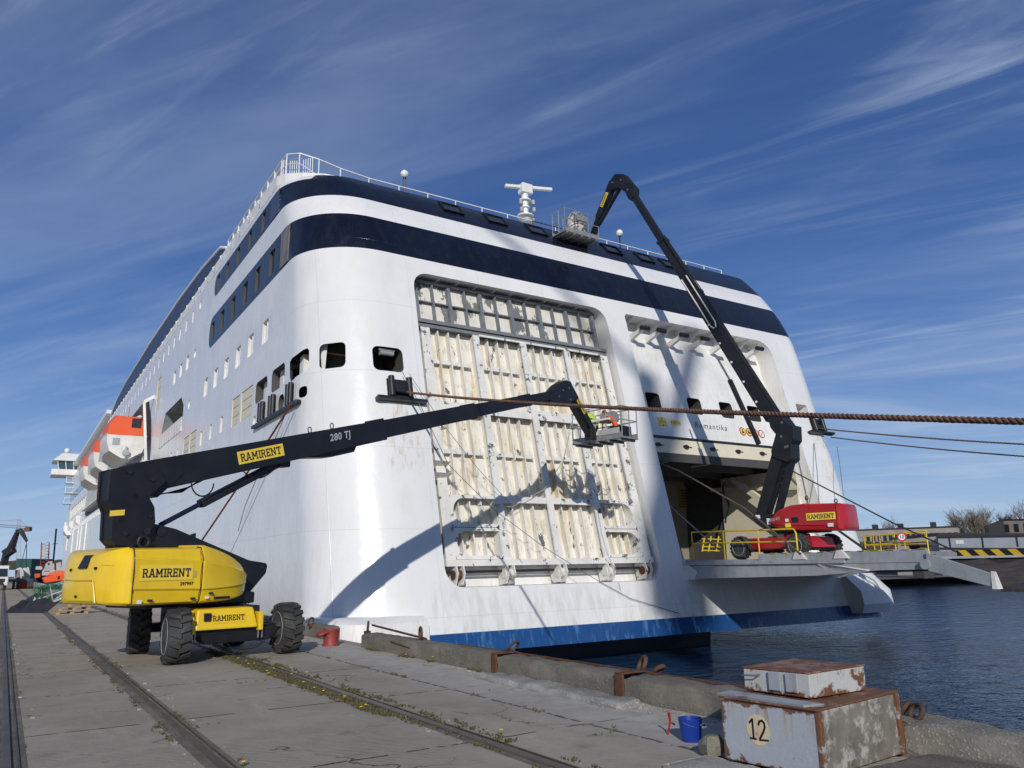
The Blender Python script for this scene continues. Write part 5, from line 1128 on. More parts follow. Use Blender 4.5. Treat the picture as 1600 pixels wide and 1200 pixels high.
# weeds: leaf clumps along rails, joints and kerb
LEAF = mat('weed_leaf', (.07, .085, .02), .7, col2=(.12, .1, .035), nscale=5); FLW = mat('dandelion_yellow', (.75, .5, .01), .6); DRY = mat('dry_weed', (.16, .13, .07), .85)
def weeds(name, spots, label):
    q = MB()
    for (x, y, r_, n_, h_) in spots:
        for k in range(n_):
            a = random.random()*6.28; d = r_*random.random(); bx, by = x+d*math.cos(a), y+d*math.sin(a)*1.6
            an = random.random()*6.28; ln = h_*(.4+random.random()); w_ = (.006+.008*random.random())*h_/.03; mi = 0 if random.random() < .62 else 2
            tip = (bx+math.cos(an)*ln*.9, by+math.sin(an)*ln*.9, ln*random.uniform(.3, 1)); nx, ny = -math.sin(an)*w_, math.cos(an)*w_
            md = (bx+math.cos(an)*ln*.45, by+math.sin(an)*ln*.45, tip[2]*.75+.01)
            q.add([(bx, by, 0), (md[0]+nx, md[1]+ny, md[2]), tip, (md[0]-nx, md[1]-ny, md[2])], [(0, 1, 2), (0, 2, 3)], mi)
            if random.random() < .0028:
                q.lathe([(.004, 0), (.022, .006), (.012, .014)], (bx, by, .03+.05*random.random()), n=6, mi=1)
    o = mk(name, q, [LEAF, FLW, DRY], fix=False); tag(o, label, None, None, 'stuff')
sp = []
for k in range(1500):
    y = 4.5+random.random()**1.4*42; dens = noise.noise(V((y*.9, 3, 0)))
    if random.random() < .45+dens*1.3: sp.append((3.95+random.choice((-.14, -.1, .14, .2, .22))+random.gauss(0, .03), y, .035, 5 if y < 25 else 2, .034))
for k in range(900):
    y = 8.5+random.random()*9; sp.append((3.76+random.gauss(0, .05), y, .035, 5, .03))
for k in range(500):
    y = 4+random.random()*26; side = random.choice((-.17, -.14, .15))
    if noise.noise(V((y*1.3, 9+side*9, 0))) > .12: sp.append((1.72+side+random.gauss(0, .02), y, .03, 4, .026))
for k in range(260):
    y = 3+random.random()*30
    if noise.noise(V((y*1.1, 19, 0))) > .05: sp.append((.2+random.choice((-.12, .16))+random.gauss(0, .02), y, .03, 3, .022))
for k in range(420):
    y = 5.2+random.random()*11
    if noise.noise(V((y*1.2, 5, 0))) > .15: sp.append((6.42+random.gauss(0, .03), y, .035, 6, .034))
for k in range(420):
    y = random.random()*18+5
    if noise.noise(V((y*1.6, 1, 0))) > .12: sp.append((5.25+random.gauss(0, .025), y, .025, 4, .024))
for jy in (4.0, 7.0, 10.0, 13.0, 16.0, 19.0, 22.0):
    for k in range(60):
        x = 1.9+random.random()*4.5
        if noise.noise(V((x*1.7, jy, 3))) > .18: sp.append((x, jy-.66+random.gauss(0, .015), .02, 3, .02))
weeds('weeds', sp, 'green weeds with a few yellow dandelions in the rail grooves and joints')
PEB = mat('pale_rubble', (.4, .38, .34), .9, col2=(.25, .23, .2), nscale=8)
q = MB()
for k in range(420):
    if k < 260: x, y = 6.42-abs(random.gauss(0, .16)), 3+random.random()*9
    else: x, y = random.choice((1.55, 1.95, .38, 3.75, 4.2))+random.gauss(0, .05), 3+random.random()*22
    s_ = .006+.022*random.random()**2.5; q.add([(x+s_*random.uniform(.6, 1.2)*dx, y+s_*random.uniform(.6, 1.2)*dy, (s_*random.uniform(.4, .9) if dz else 0)) for dz in (0, 1) for dx, dy in ((-1, -1), (1, -1), (1, 1), (-1, 1))], [(4, 5, 6, 7), (0, 1, 5, 4), (1, 2, 6, 5), (2, 3, 7, 6), (3, 0, 4, 7)])
tag(mk('rubble', q, PEB), 'small pale concrete crumbs on the quay', None, None, 'stuff')
# kerb blocks
def rough(q, amp, sc_=3.0, seed=0, keepz=True):
    for i, v_ in enumerate(q.v):
        n_ = noise.noise_vector(v_*sc_+V((seed, 0, 0)))*amp+noise.noise_vector(v_*sc_*3.3)*amp*.45
        if keepz and v_.z < .01: n_.z = 0
        q.v[i] = v_+n_
    return q
def block(x0, y0, x1, y1, h, amp, seed, name, m, label, cat, group=None, nx=6, round_=.016, zb=0):
    """dense box with worn, chipped corners"""
    L_ = y1-y0; W_ = x1-x0; ny = max(4, int(L_/.07)); nx = max(3, int(W_/.07)); nz = 4; q = MB(); vid = {}; vs = []
    def P(i, j, k):
        x, y, z = x0+W_*i/nx, y0+L_*j/ny, zb+h*k/nz
        ex = min(x-x0, x1-x); ey = min(y-y0, y1-y); ez = (zb+h)-z
        def pull(a, b): return max(0, round_-a)*max(0, round_-b)/round_*.9
        z -= pull(ex, ez)+pull(ey, ez); 
        if ex < 1e-6 and ez < 1e-6: z -= round_*.5; x += (round_*.5 if x < (x0+x1)/2 else -round_*.5)
        if ey < 1e-6 and ez < 1e-6: z -= round_*.4; y += (round_*.5 if y < (y0+y1)/2 else -round_*.5)
        return (x, y, z)
    def vi(i, j, k):
        if (i, j, k) not in vid: vid[(i, j, k)] = len(vs); vs.append(P(i, j, k))
        return vid[(i, j, k)]
    fs = []
    for i in range(nx):
        for j in range(ny): fs.append((vi(i, j, nz), vi(i+1, j, nz), vi(i+1, j+1, nz), vi(i, j+1, nz)))
    for j in range(ny):
        for k in range(nz): fs.append((vi(0, j, k), vi(0, j, k+1), vi(0, j+1, k+1), vi(0, j+1, k))); fs.append((vi(nx, j, k), vi(nx, j+1, k), vi(nx, j+1, k+1), vi(nx, j, k+1)))
    for i in range(nx):
        for k in range(nz): fs.append((vi(i, 0, k), vi(i+1, 0, k), vi(i+1, 0, k+1), vi(i, 0, k+1))); fs.append((vi(i, ny, k), vi(i, ny, k+1), vi(i+1, ny, k+1), vi(i+1, ny, k)))
    q.add(vs, fs); rough(q, amp, 3.2, seed)
    o = mk(name, q, m, None, world=True, smooth=16); tag(o, label, cat, group); return o
G_ = 'concrete kerb blocks along the quay edge'
block(6.47, 10.72, 6.86, 16.1, .29, .012, 1, 'kerb_block', KER, 'long smooth kerb block right behind the red bollard, iron bar lying on top', 'kerb', G_)
block(6.47, 7.84, 6.86, 10.62, .28, .02, 5, 'kerb_block', KER, 'pitted kerb block between the two rusty steel plates', 'kerb', G_)
block(6.46, 5.12, 6.86, 7.68, .28, .025, 9, 'kerb_block', KER, 'pitted kerb block between a steel plate and the cabinet numbered 12', 'kerb', G_)
block(6.44, -1.5, 6.95, 4.7, .27, .035, 12, 'kerb_block', conc('chipped_kerb_concrete', (.34, .32, .27), (.2, .185, .15), False, 2.2), 'broad broken kerb block at the lower right corner with white chips', 'kerb', G_)
block(6.5, 18.4, 6.86, 60, .3, .012, 15, 'kerb_block', KER, 'long kerb block beyond the red bollard, behind the yellow lift', 'kerb', G_)
for y0, lb in ((10.62, 'rusty steel plate in the kerb, farther of the two'), (7.68, 'rusty steel plate in the kerb, nearer of the two')):
    q = MB().box((6.44, y0, 0), (6.47, y0+.15, .29)).box((6.44, y0, .291), (6.87, y0+.15, .305)); tag(mk('edge_plate', q, RUST, None, world=True, bevel=.006), lb, 'steel plate', 'steel plates in the kerb')
edge = mk('edge_angle', MB().box((6.835, 5.1, .27), (6.865, 12.5, .295)), RUST, None, world=True); tag(edge, 'long rusty steel angle along the water side of the kerb', 'steel edge')
block(5.98, 7.25, 6.44, 10.5, .07, .03, 22, 'broken_concrete', KERL, 'low white crumbling concrete strip at the foot of the kerb', 'concrete', round_=.04)
# iron rings and bar
IR = mat('rusty_iron', (.055, .032, .025), .75, col2=(.13, .06, .03), nscale=8, bump=.004)
def ringpts(c, r_, ax, tilt, n=14):
    M_ = Matrix.Rotation(R(ax), 3, 'Z') @ Matrix.Rotation(R(tilt), 3, 'X'); return [V(c)+M_ @ V((r_*math.cos(2*math.pi*k/n), 0, r_+r_*math.sin(2*math.pi*k/n))) for k in range(n)]
for (px, py, r_, ax, tl, lb) in ((485, 977, .09, 30, 10, 'iron ring on the kerb behind the red bollard, by the wheel'), (574, 988, .11, 70, 5, 'upright iron ring at the left end of the iron bar'), (657, 1001, .12, 75, 0, 'upright iron ring at the right end of the iron bar'), (797, 1018, .1, 20, 40, 'low iron ring above the farther steel plate'),):
    c = onZ(px, py, .28); q = MB().tube(ringpts(c, r_, ax, tl), .022, 8, closed=True); q.box((c.x-.06, c.y-.05, .25), (c.x+.06, c.y+.05, .31)); tag(mk('mooring_ring', q, IR, None, world=True, smooth=50), lb, 'iron ring', 'iron rings on the kerb')
c = onZ(1003, 1050, .28)
q = MB().tube(ringpts((c.x, c.y+.05, .27), .1, 65, 25), .028, 8, closed=True).tube(ringpts((c.x+.12, c.y-.1, .27), .075, 10, 55), .028, 8, closed=True); tag(mk('shackle', q, IR, None, world=True, smooth=50), 'pair of linked rusty iron shackles on the kerb above the nearer steel plate', 'shackle')
a, b = onZ(566, 982, .4), onZ(664, 1000, .32); q = MB().cyl((6.8, 16.3, .42), (6.75, 13.6, .31), .022, 8); tag(mk('iron_bar', q, IR, None, world=True), 'rusty iron bar lying along the kerb between two iron rings', 'bar')
q = MB().tube([(6.46, 14.6, .22), (6.44, 14.1, .2), (6.46, 13.7, .16)], .01, 5); tag(mk('rebar', q, IR, None, world=True), 'thin bent rod stuck in the chipped kerb face', 'rod')
for (px, py, r_, ax) in ((1400, 1112, .1, 15), (1408, 1108, .09, 40)):
    pass
c = onZ(1403, 1118, .24); q = MB().tube(ringpts((6.7, 4.3, .26), .075, 20, 35), .022, 8, closed=True).tube(ringpts((6.68, 4.16, .25), .07, 70, 30), .022, 8, closed=True)
tag(mk('chain_links', q, IR, None, world=True, smooth=50), 'rusty chain links hooked behind the cabinet numbered 12', 'chain')
q = MB().hexa([(6.95, 3.2, -.1), (7.5, 3.6, -.1), (7.6, 3.45, -.1), (7.0, 3.0, -.1), (6.95, 3.25, .1), (7.5, 3.65, -.02), (7.6, 3.4, -.02), (7.0, 3.0, .1)])
pA, pB = onX(1490, 1124, 7.05), onX(1560, 1138, 7.05)
q = MB().beam(pA-V((0, 0, .04)), pB-V((0, 0, .04)), .12, .07, w2=.16); tag(mk('timber_fender', q, mat('tarred_timber', (.03, .02, .017), .8, col2=(.07, .035, .025), nscale=5), None, world=True), 'dark timber fender top sticking out beyond the kerb, lower right', 'fender')
# red bollard
REDB = mat('bollard_red', (.3, .035, .03), .55, col2=(.2, .03, .022), nscale=5, dirt=(.16, .07, .04), dscale=6, dlo=.48, dhi=.62, damt=.8, bump=.008)
bo = empty('bollard', (6.12, 16.95, 0), R(10), 'stubby red rusty bollard with a beak, beside the yellow lift', 'bollard')
mk('post', MB().lathe([(.19, 0), (.165, .05), (.16, .22), (.175, .3), (.185, .33), (.17, .36), (.05, .375)], (0, 0, 0), n=22), REDB, bo, smooth=40)
q = MB()
secs = [(0, .15, .24, .35), (-.12, .14, .23, .35), (-.22, .11, .2, .33), (-.3, .09, .19, .29), (-.34, .05, .21, .26)]
S = [[(x, w_*math.cos(a), (z0+z1)/2+(z1-z0)/2*math.sin(a)) for a in [2*math.pi*k/10 for k in range(10)]] for x, w_, z0, z1 in secs]
mk('beak', loft(S), REDB, bo, smooth=50)
# cabinet numbered 12
CABP = mat('cabinet_grey_paint', (.36, .39, .42), .5, col2=(.3, .33, .36), nscale=2.5, dirt=(.15, .06, .025), dscale=3.4, dlo=.58, dhi=.64, damt=.85, streak=.55, bump=.002, bscale=9)
def rustpaint(name, paint, edge, k):
    m = bpy.data.materials.new(name); m.use_nodes = True; t = m.node_tree; p = t.nodes['Principled BSDF']; tc = N(t, 'ShaderNodeTexCoord'); s = N(t, 'ShaderNodeSeparateXYZ'); L(t, tc.outputs['Generated'], s.inputs[0])
    def M(op, a, b=0.0):
        n = N(t, 'ShaderNodeMath', operation=op)
        for i, q in enumerate((a, b)):
            if isinstance(q, (int, float)): n.inputs[i].default_value = q
            else: L(t, q, n.inputs[i])
        return n.outputs[0]
    def no(sc_, st=(1, 1, 1)):
        mp = N(t, 'ShaderNodeMapping'); mp.inputs['Scale'].default_value = st; L(t, tc.outputs['Object'], mp.inputs[0]); n = N(t, 'ShaderNodeTexNoise'); n.inputs['Scale'].default_value = sc_; n.inputs['Detail'].default_value = 10; n.inputs['Roughness'].default_value = .7; L(t, mp.outputs[0], n.inputs[0]); return n.outputs[0]
    def mr(v, a, b, c=0, d=1):
        q = N(t, 'ShaderNodeMapRange'); L(t, v, q.inputs[0]); q.inputs[1].default_value = a; q.inputs[2].default_value = b; q.inputs[3].default_value = c; q.inputs[4].default_value = d; return q.outputs[0]
    def mix(f, a, b):
        q = N(t, 'ShaderNodeMix', data_type='RGBA'); L(t, f, q.inputs[0])
        for i, c in ((6, a), (7, b)):
            if isinstance(c, tuple): q.inputs[i].default_value = (*c, 1)
            else: L(t, c, q.inputs[i])
        return q.outputs[2]
    ds = []
    for ax, hi in edge: ds.append(M('SUBTRACT', 1, s.outputs[ax]) if hi else s.outputs[ax])
    d = ds[0]
    for e in ds[1:]: d = M('MINIMUM', d, e)
    n1, n2, ns = no(7), no(30), no(3.2, (7, 7, .5))
    f = mr(M('SUBTRACT', n1, M('MULTIPLY', d, k)), .40, .46); spots = mr(n1, .66, .68)
    drip = M('MULTIPLY', mr(ns, .52, .66), mr(s.outputs[2], .45, 1.0, 0, .85))
    base = mix(mr(n2, .4, .7, 0, .5), paint, tuple(c*.8 for c in paint)); base = mix(drip, base, (.30, .17, .08))
    rust = mix(n2, (.05, .02, .012), (.26, .11, .045))
    L(t, mix(M('MAXIMUM', f, spots), base, rust), p.inputs['Base Color']); p.inputs['Roughness'].default_value = .65
    b = N(t, 'ShaderNodeBump'); b.inputs['Distance'].default_value = .003; L(t, M('ADD', M('MULTIPLY', f, -.6), n2), b.inputs['Height']); L(t, b.outputs[0], p.inputs['Normal']); MATS[name] = m; return m
RPF = rustpaint('rust_edged_grey_paint', (.38, .41, .44), ((1, False), (1, True), (2, False), (2, True)), 2.6)
RPU = rustpaint('rust_streaked_pale_paint', (.46, .47, .46), ((2, False), (0, True)), .42)
RPT = rustpaint('rusty_lid_paint', (.30, .17, .13), ((0, False), (1, False), (0, True)), .22)
RPA = rustpaint('rusty_angle_paint', (.34, .34, .34), ((0, False),), .06)
RUSTL = mat('lid_rust', (.15, .06, .035), .85, col2=(.22, .095, .055), nscale=4, dirt=(.36, .33, .3), dscale=5, dlo=.62, dhi=.72, damt=.5, bump=.003)
FLAKE = mat('flaking_render', (.2, .185, .155), .9, col2=(.12, .11, .09), nscale=4, dirt=(.50, .49, .45), dscale=5.5, dlo=.50, dhi=.60, damt=.7, bump=.012, bscale=9)
cb = empty('cabinet', (5.24, 4.02, .03), R(5), 'low grey rusty cabinet painted with the number 12, against the kerb', 'cabinet')
body = mk('body', rough(MB().box((.02, .0, 0), (1.16, .87, .47)), .004, 3), FLAKE, cb, bevel=.012)
mk('front_plate', MB().box((-.012, -.02, 0), (.018, .88, .45)), RPF, cb, bevel=.006)
q = MB().box((-.02, -.028, .0), (.03, .015, .46)); mk('corner_angle', q, RPA, cb, bevel=.008)
q = MB().box((1.13, -.03, .0), (1.18, .02, .48)); mk('corner_angle', q, RPA, cb, bevel=.008)
mk('top_plate', MB().hexa([(-.015, -.015, .465), (1.185, -.02, .475), (1.185, .90, .475), (-.015, .90, .465), (-.015, -.015, .48), (1.185, -.02, .492), (1.185, .90, .492), (-.015, .90, .48)]), RPT, cb, bevel=.006)
mk('loose_plate', MB().hexa([(-.01, .1, .482), (.12, .02, .484), (.14, .9, .484), (-.01, .91, .482), (-.02, .1, .50), (.12, .0, .505), (.15, .9, .505), (-.02, .91, .50)]), CABP, cb)
CREAMD = mat('number_disc_cream', (.66, .54, .34), .6, col2=(.55, .44, .28), nscale=6, dirt=(.25, .12, .05), dscale=6, dlo=.62, dhi=.7, damt=.5)
sfr = lambda u, v_, d: (-.013-d, .53-u, .265+v_)
mk('number_disc', MB().prism([(.105*math.cos(2*math.pi*k/32), .115*math.sin(2*math.pi*k/32)) for k in range(32)], sfr, 0, .003), CREAMD, cb)
BK = MB(); 
def stroke(q, pts, w_, d0, d1, fr):
    for (a, b), (c_, d) in zip(pts[:-1], pts[1:]):
        l = math.hypot(c_-a, d-b) or 1; nx, ny = -(d-b)/l*w_/2, (c_-a)/l*w_/2; ex, ey = (c_-a)/l*w_*.3, (d-b)/l*w_*.3
        q.prism([(a+nx-ex, b+ny-ey), (a-nx-ex, b-ny-ey), (c_-nx+ex, d-ny+ey), (c_+nx+ex, d+ny+ey)], fr, d0, d1)
stroke(BK, [(-.075, .045), (-.045, .075), (-.045, -.065)], .017, .0031, .0045, sfr); stroke(BK, [(-.075, -.07), (-.02, -.07)], .014, .0031, .0047, sfr)
stroke(BK, [(.01, .04), (.02, .065), (.045, .075), (.065, .06), (.068, .03), (.05, -.01), (.015, -.06), (.012, -.072)], .017, .0031, .0045, sfr); stroke(BK, [(.012, -.072), (.09, -.065)], .014, .0031, .0047, sfr)
mk('number_12', BK, BTX, cb)
up = mk('upper_box', rough(MB().hexa([(.28, .22, .5), (.98, .14, .5), (1.02, .84, .5), (.3, .86, .5), (.28, .22, .68), (.98, .14, .69), (1.02, .84, .68), (.3, .86, .67)]), .003, 5), RPU, cb, bevel=.008)
mk('upper_lid', MB().hexa([(.275, .21, .683), (.985, .13, .693), (1.025, .845, .683), (.295, .865, .673), (.275, .21, .695), (.985, .13, .705), (1.025, .845, .695), (.295, .865, .685)]), RPT, cb, bevel=.006)
for y in (.32, .48): mk('hasp', MB().box((.262, y, .53), (.277, y+.11, .675)), CABP, up, bevel=.004)
mk('handle', MB().tube([(.28, .83, .62), (.235, .83, .625), (.235, .68, .635), (.28, .68, .64)], .007, 6), GRYM, up)
mk('foot_plate', MB().box((1.18, -.03, 0), (1.26, .04, .24)), RUST, cb, bevel=.01)
block(4.75, 2.4, 6.42, 3.9, .10, .02, 31, 'concrete_step', conc('step_concrete', (.22, .2, .165), (.14, .125, .1), False, 2), 'worn concrete slab in front of the cabinet numbered 12', 'concrete slab')
block(4.62, 3.93, 5.12, 5.05, .05, .02, 35, 'concrete_step', KERL, 'thin broken slab left of the cabinet numbered 12', 'concrete slab')
q = MB().lathe([(.02, 0), (.1, .02), (.11, .1), (.07, .17), (.01, .18)], (5.2, 5.08, 0), n=9); rough(q, .03, 9, 3); tag(mk('stone', q, KER, None, world=True, smooth=20), 'knobbly grey stone between the blue bucket and the cabinet numbered 12', 'stone')
# blue bucket with brush
BLU = mat('blue_plastic', (.008, .04, .3), .35, col2=(.008, .035, .26)); bkt = empty('bucket', (5.5, 5.62, 0), 0, 'blue plastic bucket with a white handle grip, in front of the kerb', 'bucket')
mk('body', MB().lathe([(.085, 0), (.09, .01), (.108, .185), (.114, .188), (.114, .2), (.104, .2), (.102, .185), (.085, .02), (.01, .018)], (0, 0, 0), n=32), BLU, bkt, smooth=40)
q = MB().tube([(.112*math.cos(R(a)), .112*math.sin(R(a))-.012*math.sin(R(a)), .185-.05*abs(math.sin(R(a)))) for a in range(-170, 1, 17)], .003, 6); mk('handle', q, mat('wire', (.5, .5, .5), .3, metal=.8), bkt)
mk('grip', MB().cyl((.02, -.112, .15), (.085, -.085, .155), .009, 8), WP, bkt)
q = MB().tube([(5.52, 5.95, .0), (5.54, 5.93, .12), (5.52, 5.92, .2)], [.008, .011, .014], 7); q.tube([(5.53, 5.93, .12), (5.57, 5.9, .09)], .008, 6)
br = mk('red_tool', q, mat('red_plastic', (.35, .015, .02), .4), None, world=True, smooth=40); tag(br, 'small red handled tool standing behind the blue bucket', 'hand tool')
tag(mk('red_tool', MB().tube([(5.60, 5.60, .13), (5.67, 5.63, .12), (5.72, 5.66, .1)], [.014, .013, .009], 7), MATS['red_plastic'], None, world=True, smooth=40), 'small red handle poking out right beside the blue bucket rim', 'hand tool')
# ---- ropes
ROPE = mat('brown_hawser', (.13, .062, .038), .85, col2=(.2, .11, .07), nscale=8, bump=.004, bscale=60)
def twisted(name, A, B, r_, sag, m, label, pitch=.3, strands=3, n=None, cat='rope'):
    A, B = V(A), V(B); Lg = (B-A).length; n = n or int(Lg/(pitch/9)); q = MB(); d = (B-A).normalized(); u = d.orthogonal().normalized(); w_ = d.cross(u)
    for s_ in range(strands):
        pts = []
        for i in range(n+1):
            t = i/n; ph = 2*math.pi*(t*Lg/pitch+s_/strands); pts.append(A+(B-A)*t-V((0, 0, 1))*sag*4*t*(1-t)+(u*math.cos(ph)+w_*math.sin(ph))*r_*.52)
        q.tube(pts, r_*.56, 6)
    o = mk(name, q, m, None, world=True, smooth=60); tag(o, label, cat, 'mooring ropes' if cat == 'rope' else None); return o
A_ = V((11.95, YL(8.0)-.2, 7.98)); B_ = EYEP+ray(1600, 650)*8.6; B2 = A_+(B_-A_)*1.12
twisted('mooring_rope', A_, B2, .042, .16, ROPE, 'thick brown twisted hawser stretched across the whole stern from the left fairlead', pitch=.24)
RP2 = mat('dark_rope', (.1, .07, .055), .8, col2=(.16, .12, .1), nscale=8)
F_ = V((36.5, YL(8.6)-.15, 8.55))
def endray(px, py, dpt): return EYEP+ray(px, py)*dpt
twisted('mooring_rope', F_, endray(1700, 699, 30), .038, .1, RP2, 'upper of the two dark ropes leading right from the right fairlead', pitch=.5)
twisted('mooring_rope', V((37.6, YL(8.2), 8.15)), endray(1700, 720, 30), .035, .1, RP2, 'lower of the two dark ropes leading right from the hull edge', pitch=.5)
rd = mat('red_brown_rope', (.16, .035, .028), .8)
P1 = onX(455, 632, 8.45); P2 = onX(318, 838, 7.2); P3 = P1+(P2-P1)*1.35
twisted('mooring_rope', P1, P3, .04, .1, rd, 'dark red rope slanting down the port side behind the black boom', pitch=.3)
def line(name, pts, r_, m, label, cat='cable', group=None): o = mk(name, MB().tube(pts, r_, 6), m, None, world=True, smooth=60); tag(o, label, cat, group); return o
line('hanging_line', [onX(449, 640, 8.5), onX(428, 690, 8.5), onX(402, 745, 8.5), onX(383, 790, 8.5), onX(372, 830, 8.5)], .016, mat('grey_line', (.2, .2, .21), .7), 'thin grey line hanging beside the dark red rope', 'line')
STL = mat('stay_cable', (.05, .048, .045), .5, metal=.4)
GC = 'ramp stay cables'
line('ramp_stay', [V((24.45, 25.6, 5.9)), onX(1060, 735, 24.3), onX(1165, 795, 24.2), onX(1252, 866, 24.1)], .035, mat('brown_wire', (.12, .085, .065), .6), 'long brown stay running from the left door jamb down past the red lift', group=GC)
line('ramp_stay', [onX(1046, 790, 24.4), onX(1122, 858, 24.25)], .035, GRYM, 'short bright steel stay at the left edge of the open ramp', group=GC)
line('ramp_stay', [onX(1232, 733, 33.8), onX(1395, 817, 32.5), onX(1494, 862, 31.5)], .035, STL, 'long black stay running from the right jamb down to the striped beam', group=GC)
line('ramp_stay', [onX(1306, 826, 33.0), onX(1354, 860, 33.0)], .06, STL, 'black strut below the tail of the red lift', group=GC)
line('ramp_stay', [onX(1243, 700, 34.3), onX(1262, 785, 34.2)], .03, STL, 'steep dark stay behind the red lift knuckle', group=GC)
dl = mat('drop_line', (.12, .13, .15), .7)
line('hanging_line', [onY(1272, 692, 25.9), onY(1277, 740, 25.0), onY(1280, 792, 24.6)], .02, dl, 'dark line hanging from the right fairlead', 'line'); line('hanging_line', [onY(1308, 698, 25.6), onY(1314, 740, 24.6), onY(1318, 775, 24.3)], .018, dl, 'dark line hanging at the right edge of the hull', 'line')
pr = mat('pale_rope', (.55, .53, .46), .8)
def tr(px, py, d=.1):
    r_ = ray(px, py); t_ = 20.0
    while True:
        q = EYEP+r_*t_
        if q.y > YL(q.z)+d: return q
        t_ += .02
line('hanging_line', [tr(628, 580, -.3), tr(660, 640, -.25), tr(700, 725, -.2), tr(770, 795, .1), tr(850, 855, .1), tr(930, 905, -.1), tr(985, 935, -.1), tr(1060, 958, -.1)], .012, dl, 'thin dark line looping from the left fairlead across the ribbed door', 'line')
line('hanging_line', [tr(640, 585, -.3), tr(690, 660, -.2), tr(745, 730, 0), tr(800, 790, .1)], .010, dl, 'second thin dark line beside the looping one on the ribbed door', 'line')
line('hanging_line', [tr(893, 660, .2), tr(880, 720, .2), tr(850, 765, .2), tr(800, 792, .2), tr(775, 790, .2)], .014, pr, 'pale hose hanging in a curve on the ribbed door', 'line')
# ---- ship ramp (part of the ship)
rp = mk('stern_ramp', MB().hexa([(24.3, 13.9, 1.55), (34.2, 13.9, 1.55), (34.2, 24.6, 1.5), (24.3, 24.6, 1.5), (24.3, 13.9, 1.62), (34.2, 13.9, 1.62), (34.2, 24.6, 1.68), (24.3, 24.6, 1.68)]), GREY, ship, world=True)
for x0 in (24.15, 34.15):
    q = MB().prism([(24.2, .92), (18.0, 1.05), (15.6, 1.22), (13.9, 1.24), (13.9, 1.46), (24.3, 1.46)], lambda y, z, d, x0=x0: (x0+d+.06, y, z), 0, .08)
    q.box((x0-.02, 16.8, 1.47), (x0+.14, 24.35, 1.62)); q.box((x0+.04, 13.9, 1.46), (x0+.14, 20.5, 1.86))
    mk('ramp_girder', q, GREY, rp, world=True, bevel=.01)
mk('ramp_underside', MB().hexa([(24.4, 14.2, 1.3), (34.0, 14.2, 1.3), (34.0, 24.2, 1.1), (24.4, 24.2, 1.1), (24.4, 14.0, 1.5), (34.0, 14.0, 1.5), (34.0, 24.3, 1.5), (24.4, 24.3, 1.5)]), DARK, rp, world=True)
RW = mat('rusty_white_paint', (.72, .71, .68), .5, col2=(.6, .58, .54), nscale=2, dirt=(.25, .13, .06), dscale=3, dlo=.6, dhi=.7, damt=.6, streak=.5)
mk('ramp_knee', MB().hexa([(24.15, 17.6, 1.44), (24.35, 17.2, .98), (24.35, 17.25, .98), (24.15, 17.9, 1.44), (24.1, 17.6, 1.46), (24.1, 15.9, 1.2), (24.2, 15.9, 1.25), (24.2, 17.9, 1.46)]), RW, rp, world=True)
for y in (24.25,): mk('hinge_arm', MB().prism([(24.6, 1.75), (23.7, 1.2), (23.9, .9), (24.7, .8)], lambda a, z, d: (24.15+d, a, z), 0, .5), RW, rp, world=True, bevel=.02)
for y, z in ((18.6, 1.62), (16.9, 1.62)):
    mk('ramp_lug', MB().prism([(y-.3, z), (y+.3, z), (y+.15, z+.28), (y-.05, z+.3)], lambda a, b, d: (24.1+d, a, b), 0, .1), RW, rp, world=True, bevel=.01)
YP_ = MATS['yellow_paint']
def ramp_rail(x, y0, y1, z0, z1, nposts):
    q = MB(); q.tube([(x, y0, z0), (x, y0, z1-.15), (x, y0+.08 if y1 > y0 else y0-.08, z1), (x, y1, z1+.12), (x, y1, z0)], .032, 8); q.tube([(x, y0, (z0+z1)/2+.1), (x, y1, (z0+z1)/2+.2)], .028, 8)
    for k in range(1, nposts): y = y0+(y1-y0)*k/nposts; q.cyl((x, y, z0), (x, y, z1+.1*k/nposts), .028, 8)
    return mk('ramp_railing', q, YP_, rp, world=True, smooth=50)
ramp_rail(24.4, 18.85, 24.1, 1.62, 2.72, 3); ramp_rail(33.9, 22.4, 19.4, 1.62, 2.62, 2); 
for k in range(12): mk('yellow_mark', MB().box((24.16, 13.95+.52*k, 1.861), (24.3, 14.2+.52*k, 1.875)), YP_, rp, world=True)
# speed sign on the far railing
qs = EYEP+ray(1409, 837)*27.5
c0 = onX(1420, 822, 33.9)
rrl = MB(); 
r_a = [onX(px, py, 33.9) for px, py in ((1345, 832), (1445, 828))]; zz = r_a[1].z
q = MB().tube([(33.9, onX(1350, 830, 33.9).y, 2.62), (33.9, onX(1444, 829, 33.9).y, 2.66), (33.9, onX(1448, 829, 33.9).y, 1.62)], .022, 8).tube([(33.9, onX(1350, 846, 33.9).y, 2.2), (33.9, onX(1446, 845, 33.9).y, 2.2)], .02, 8)
for px in (1365, 1375, 1413): q.cyl((33.9, onX(px, 845, 33.9).y, 1.62), (33.9, onX(px, 845, 33.9).y, 2.63), .022, 8)
mk('ramp_railing', q, YP_, rp, world=True, smooth=50)
sc0 = onX(1409, 839, 33.8); ang = math.atan2(sc0.x, sc0.y)
ss = math.cos(ang); sn = math.sin(ang)
SFR = lambda u, v_, d: (sc0.x+u*math.cos(ang)-d*math.sin(ang), sc0.y-u*math.sin(ang)-d*math.cos(ang), sc0.z+v_)
cir = lambda r_, n=28: [(r_*math.cos(2*math.pi*k/n), r_*math.sin(2*math.pi*k/n)) for k in range(n)]
sg = mk('speed_sign', MB().prism(cir(.2), SFR, 0, .03), REDT, None, world=True); tag(sg, 'round red and white sign reading 10 on the yellow ramp railing', 'sign')
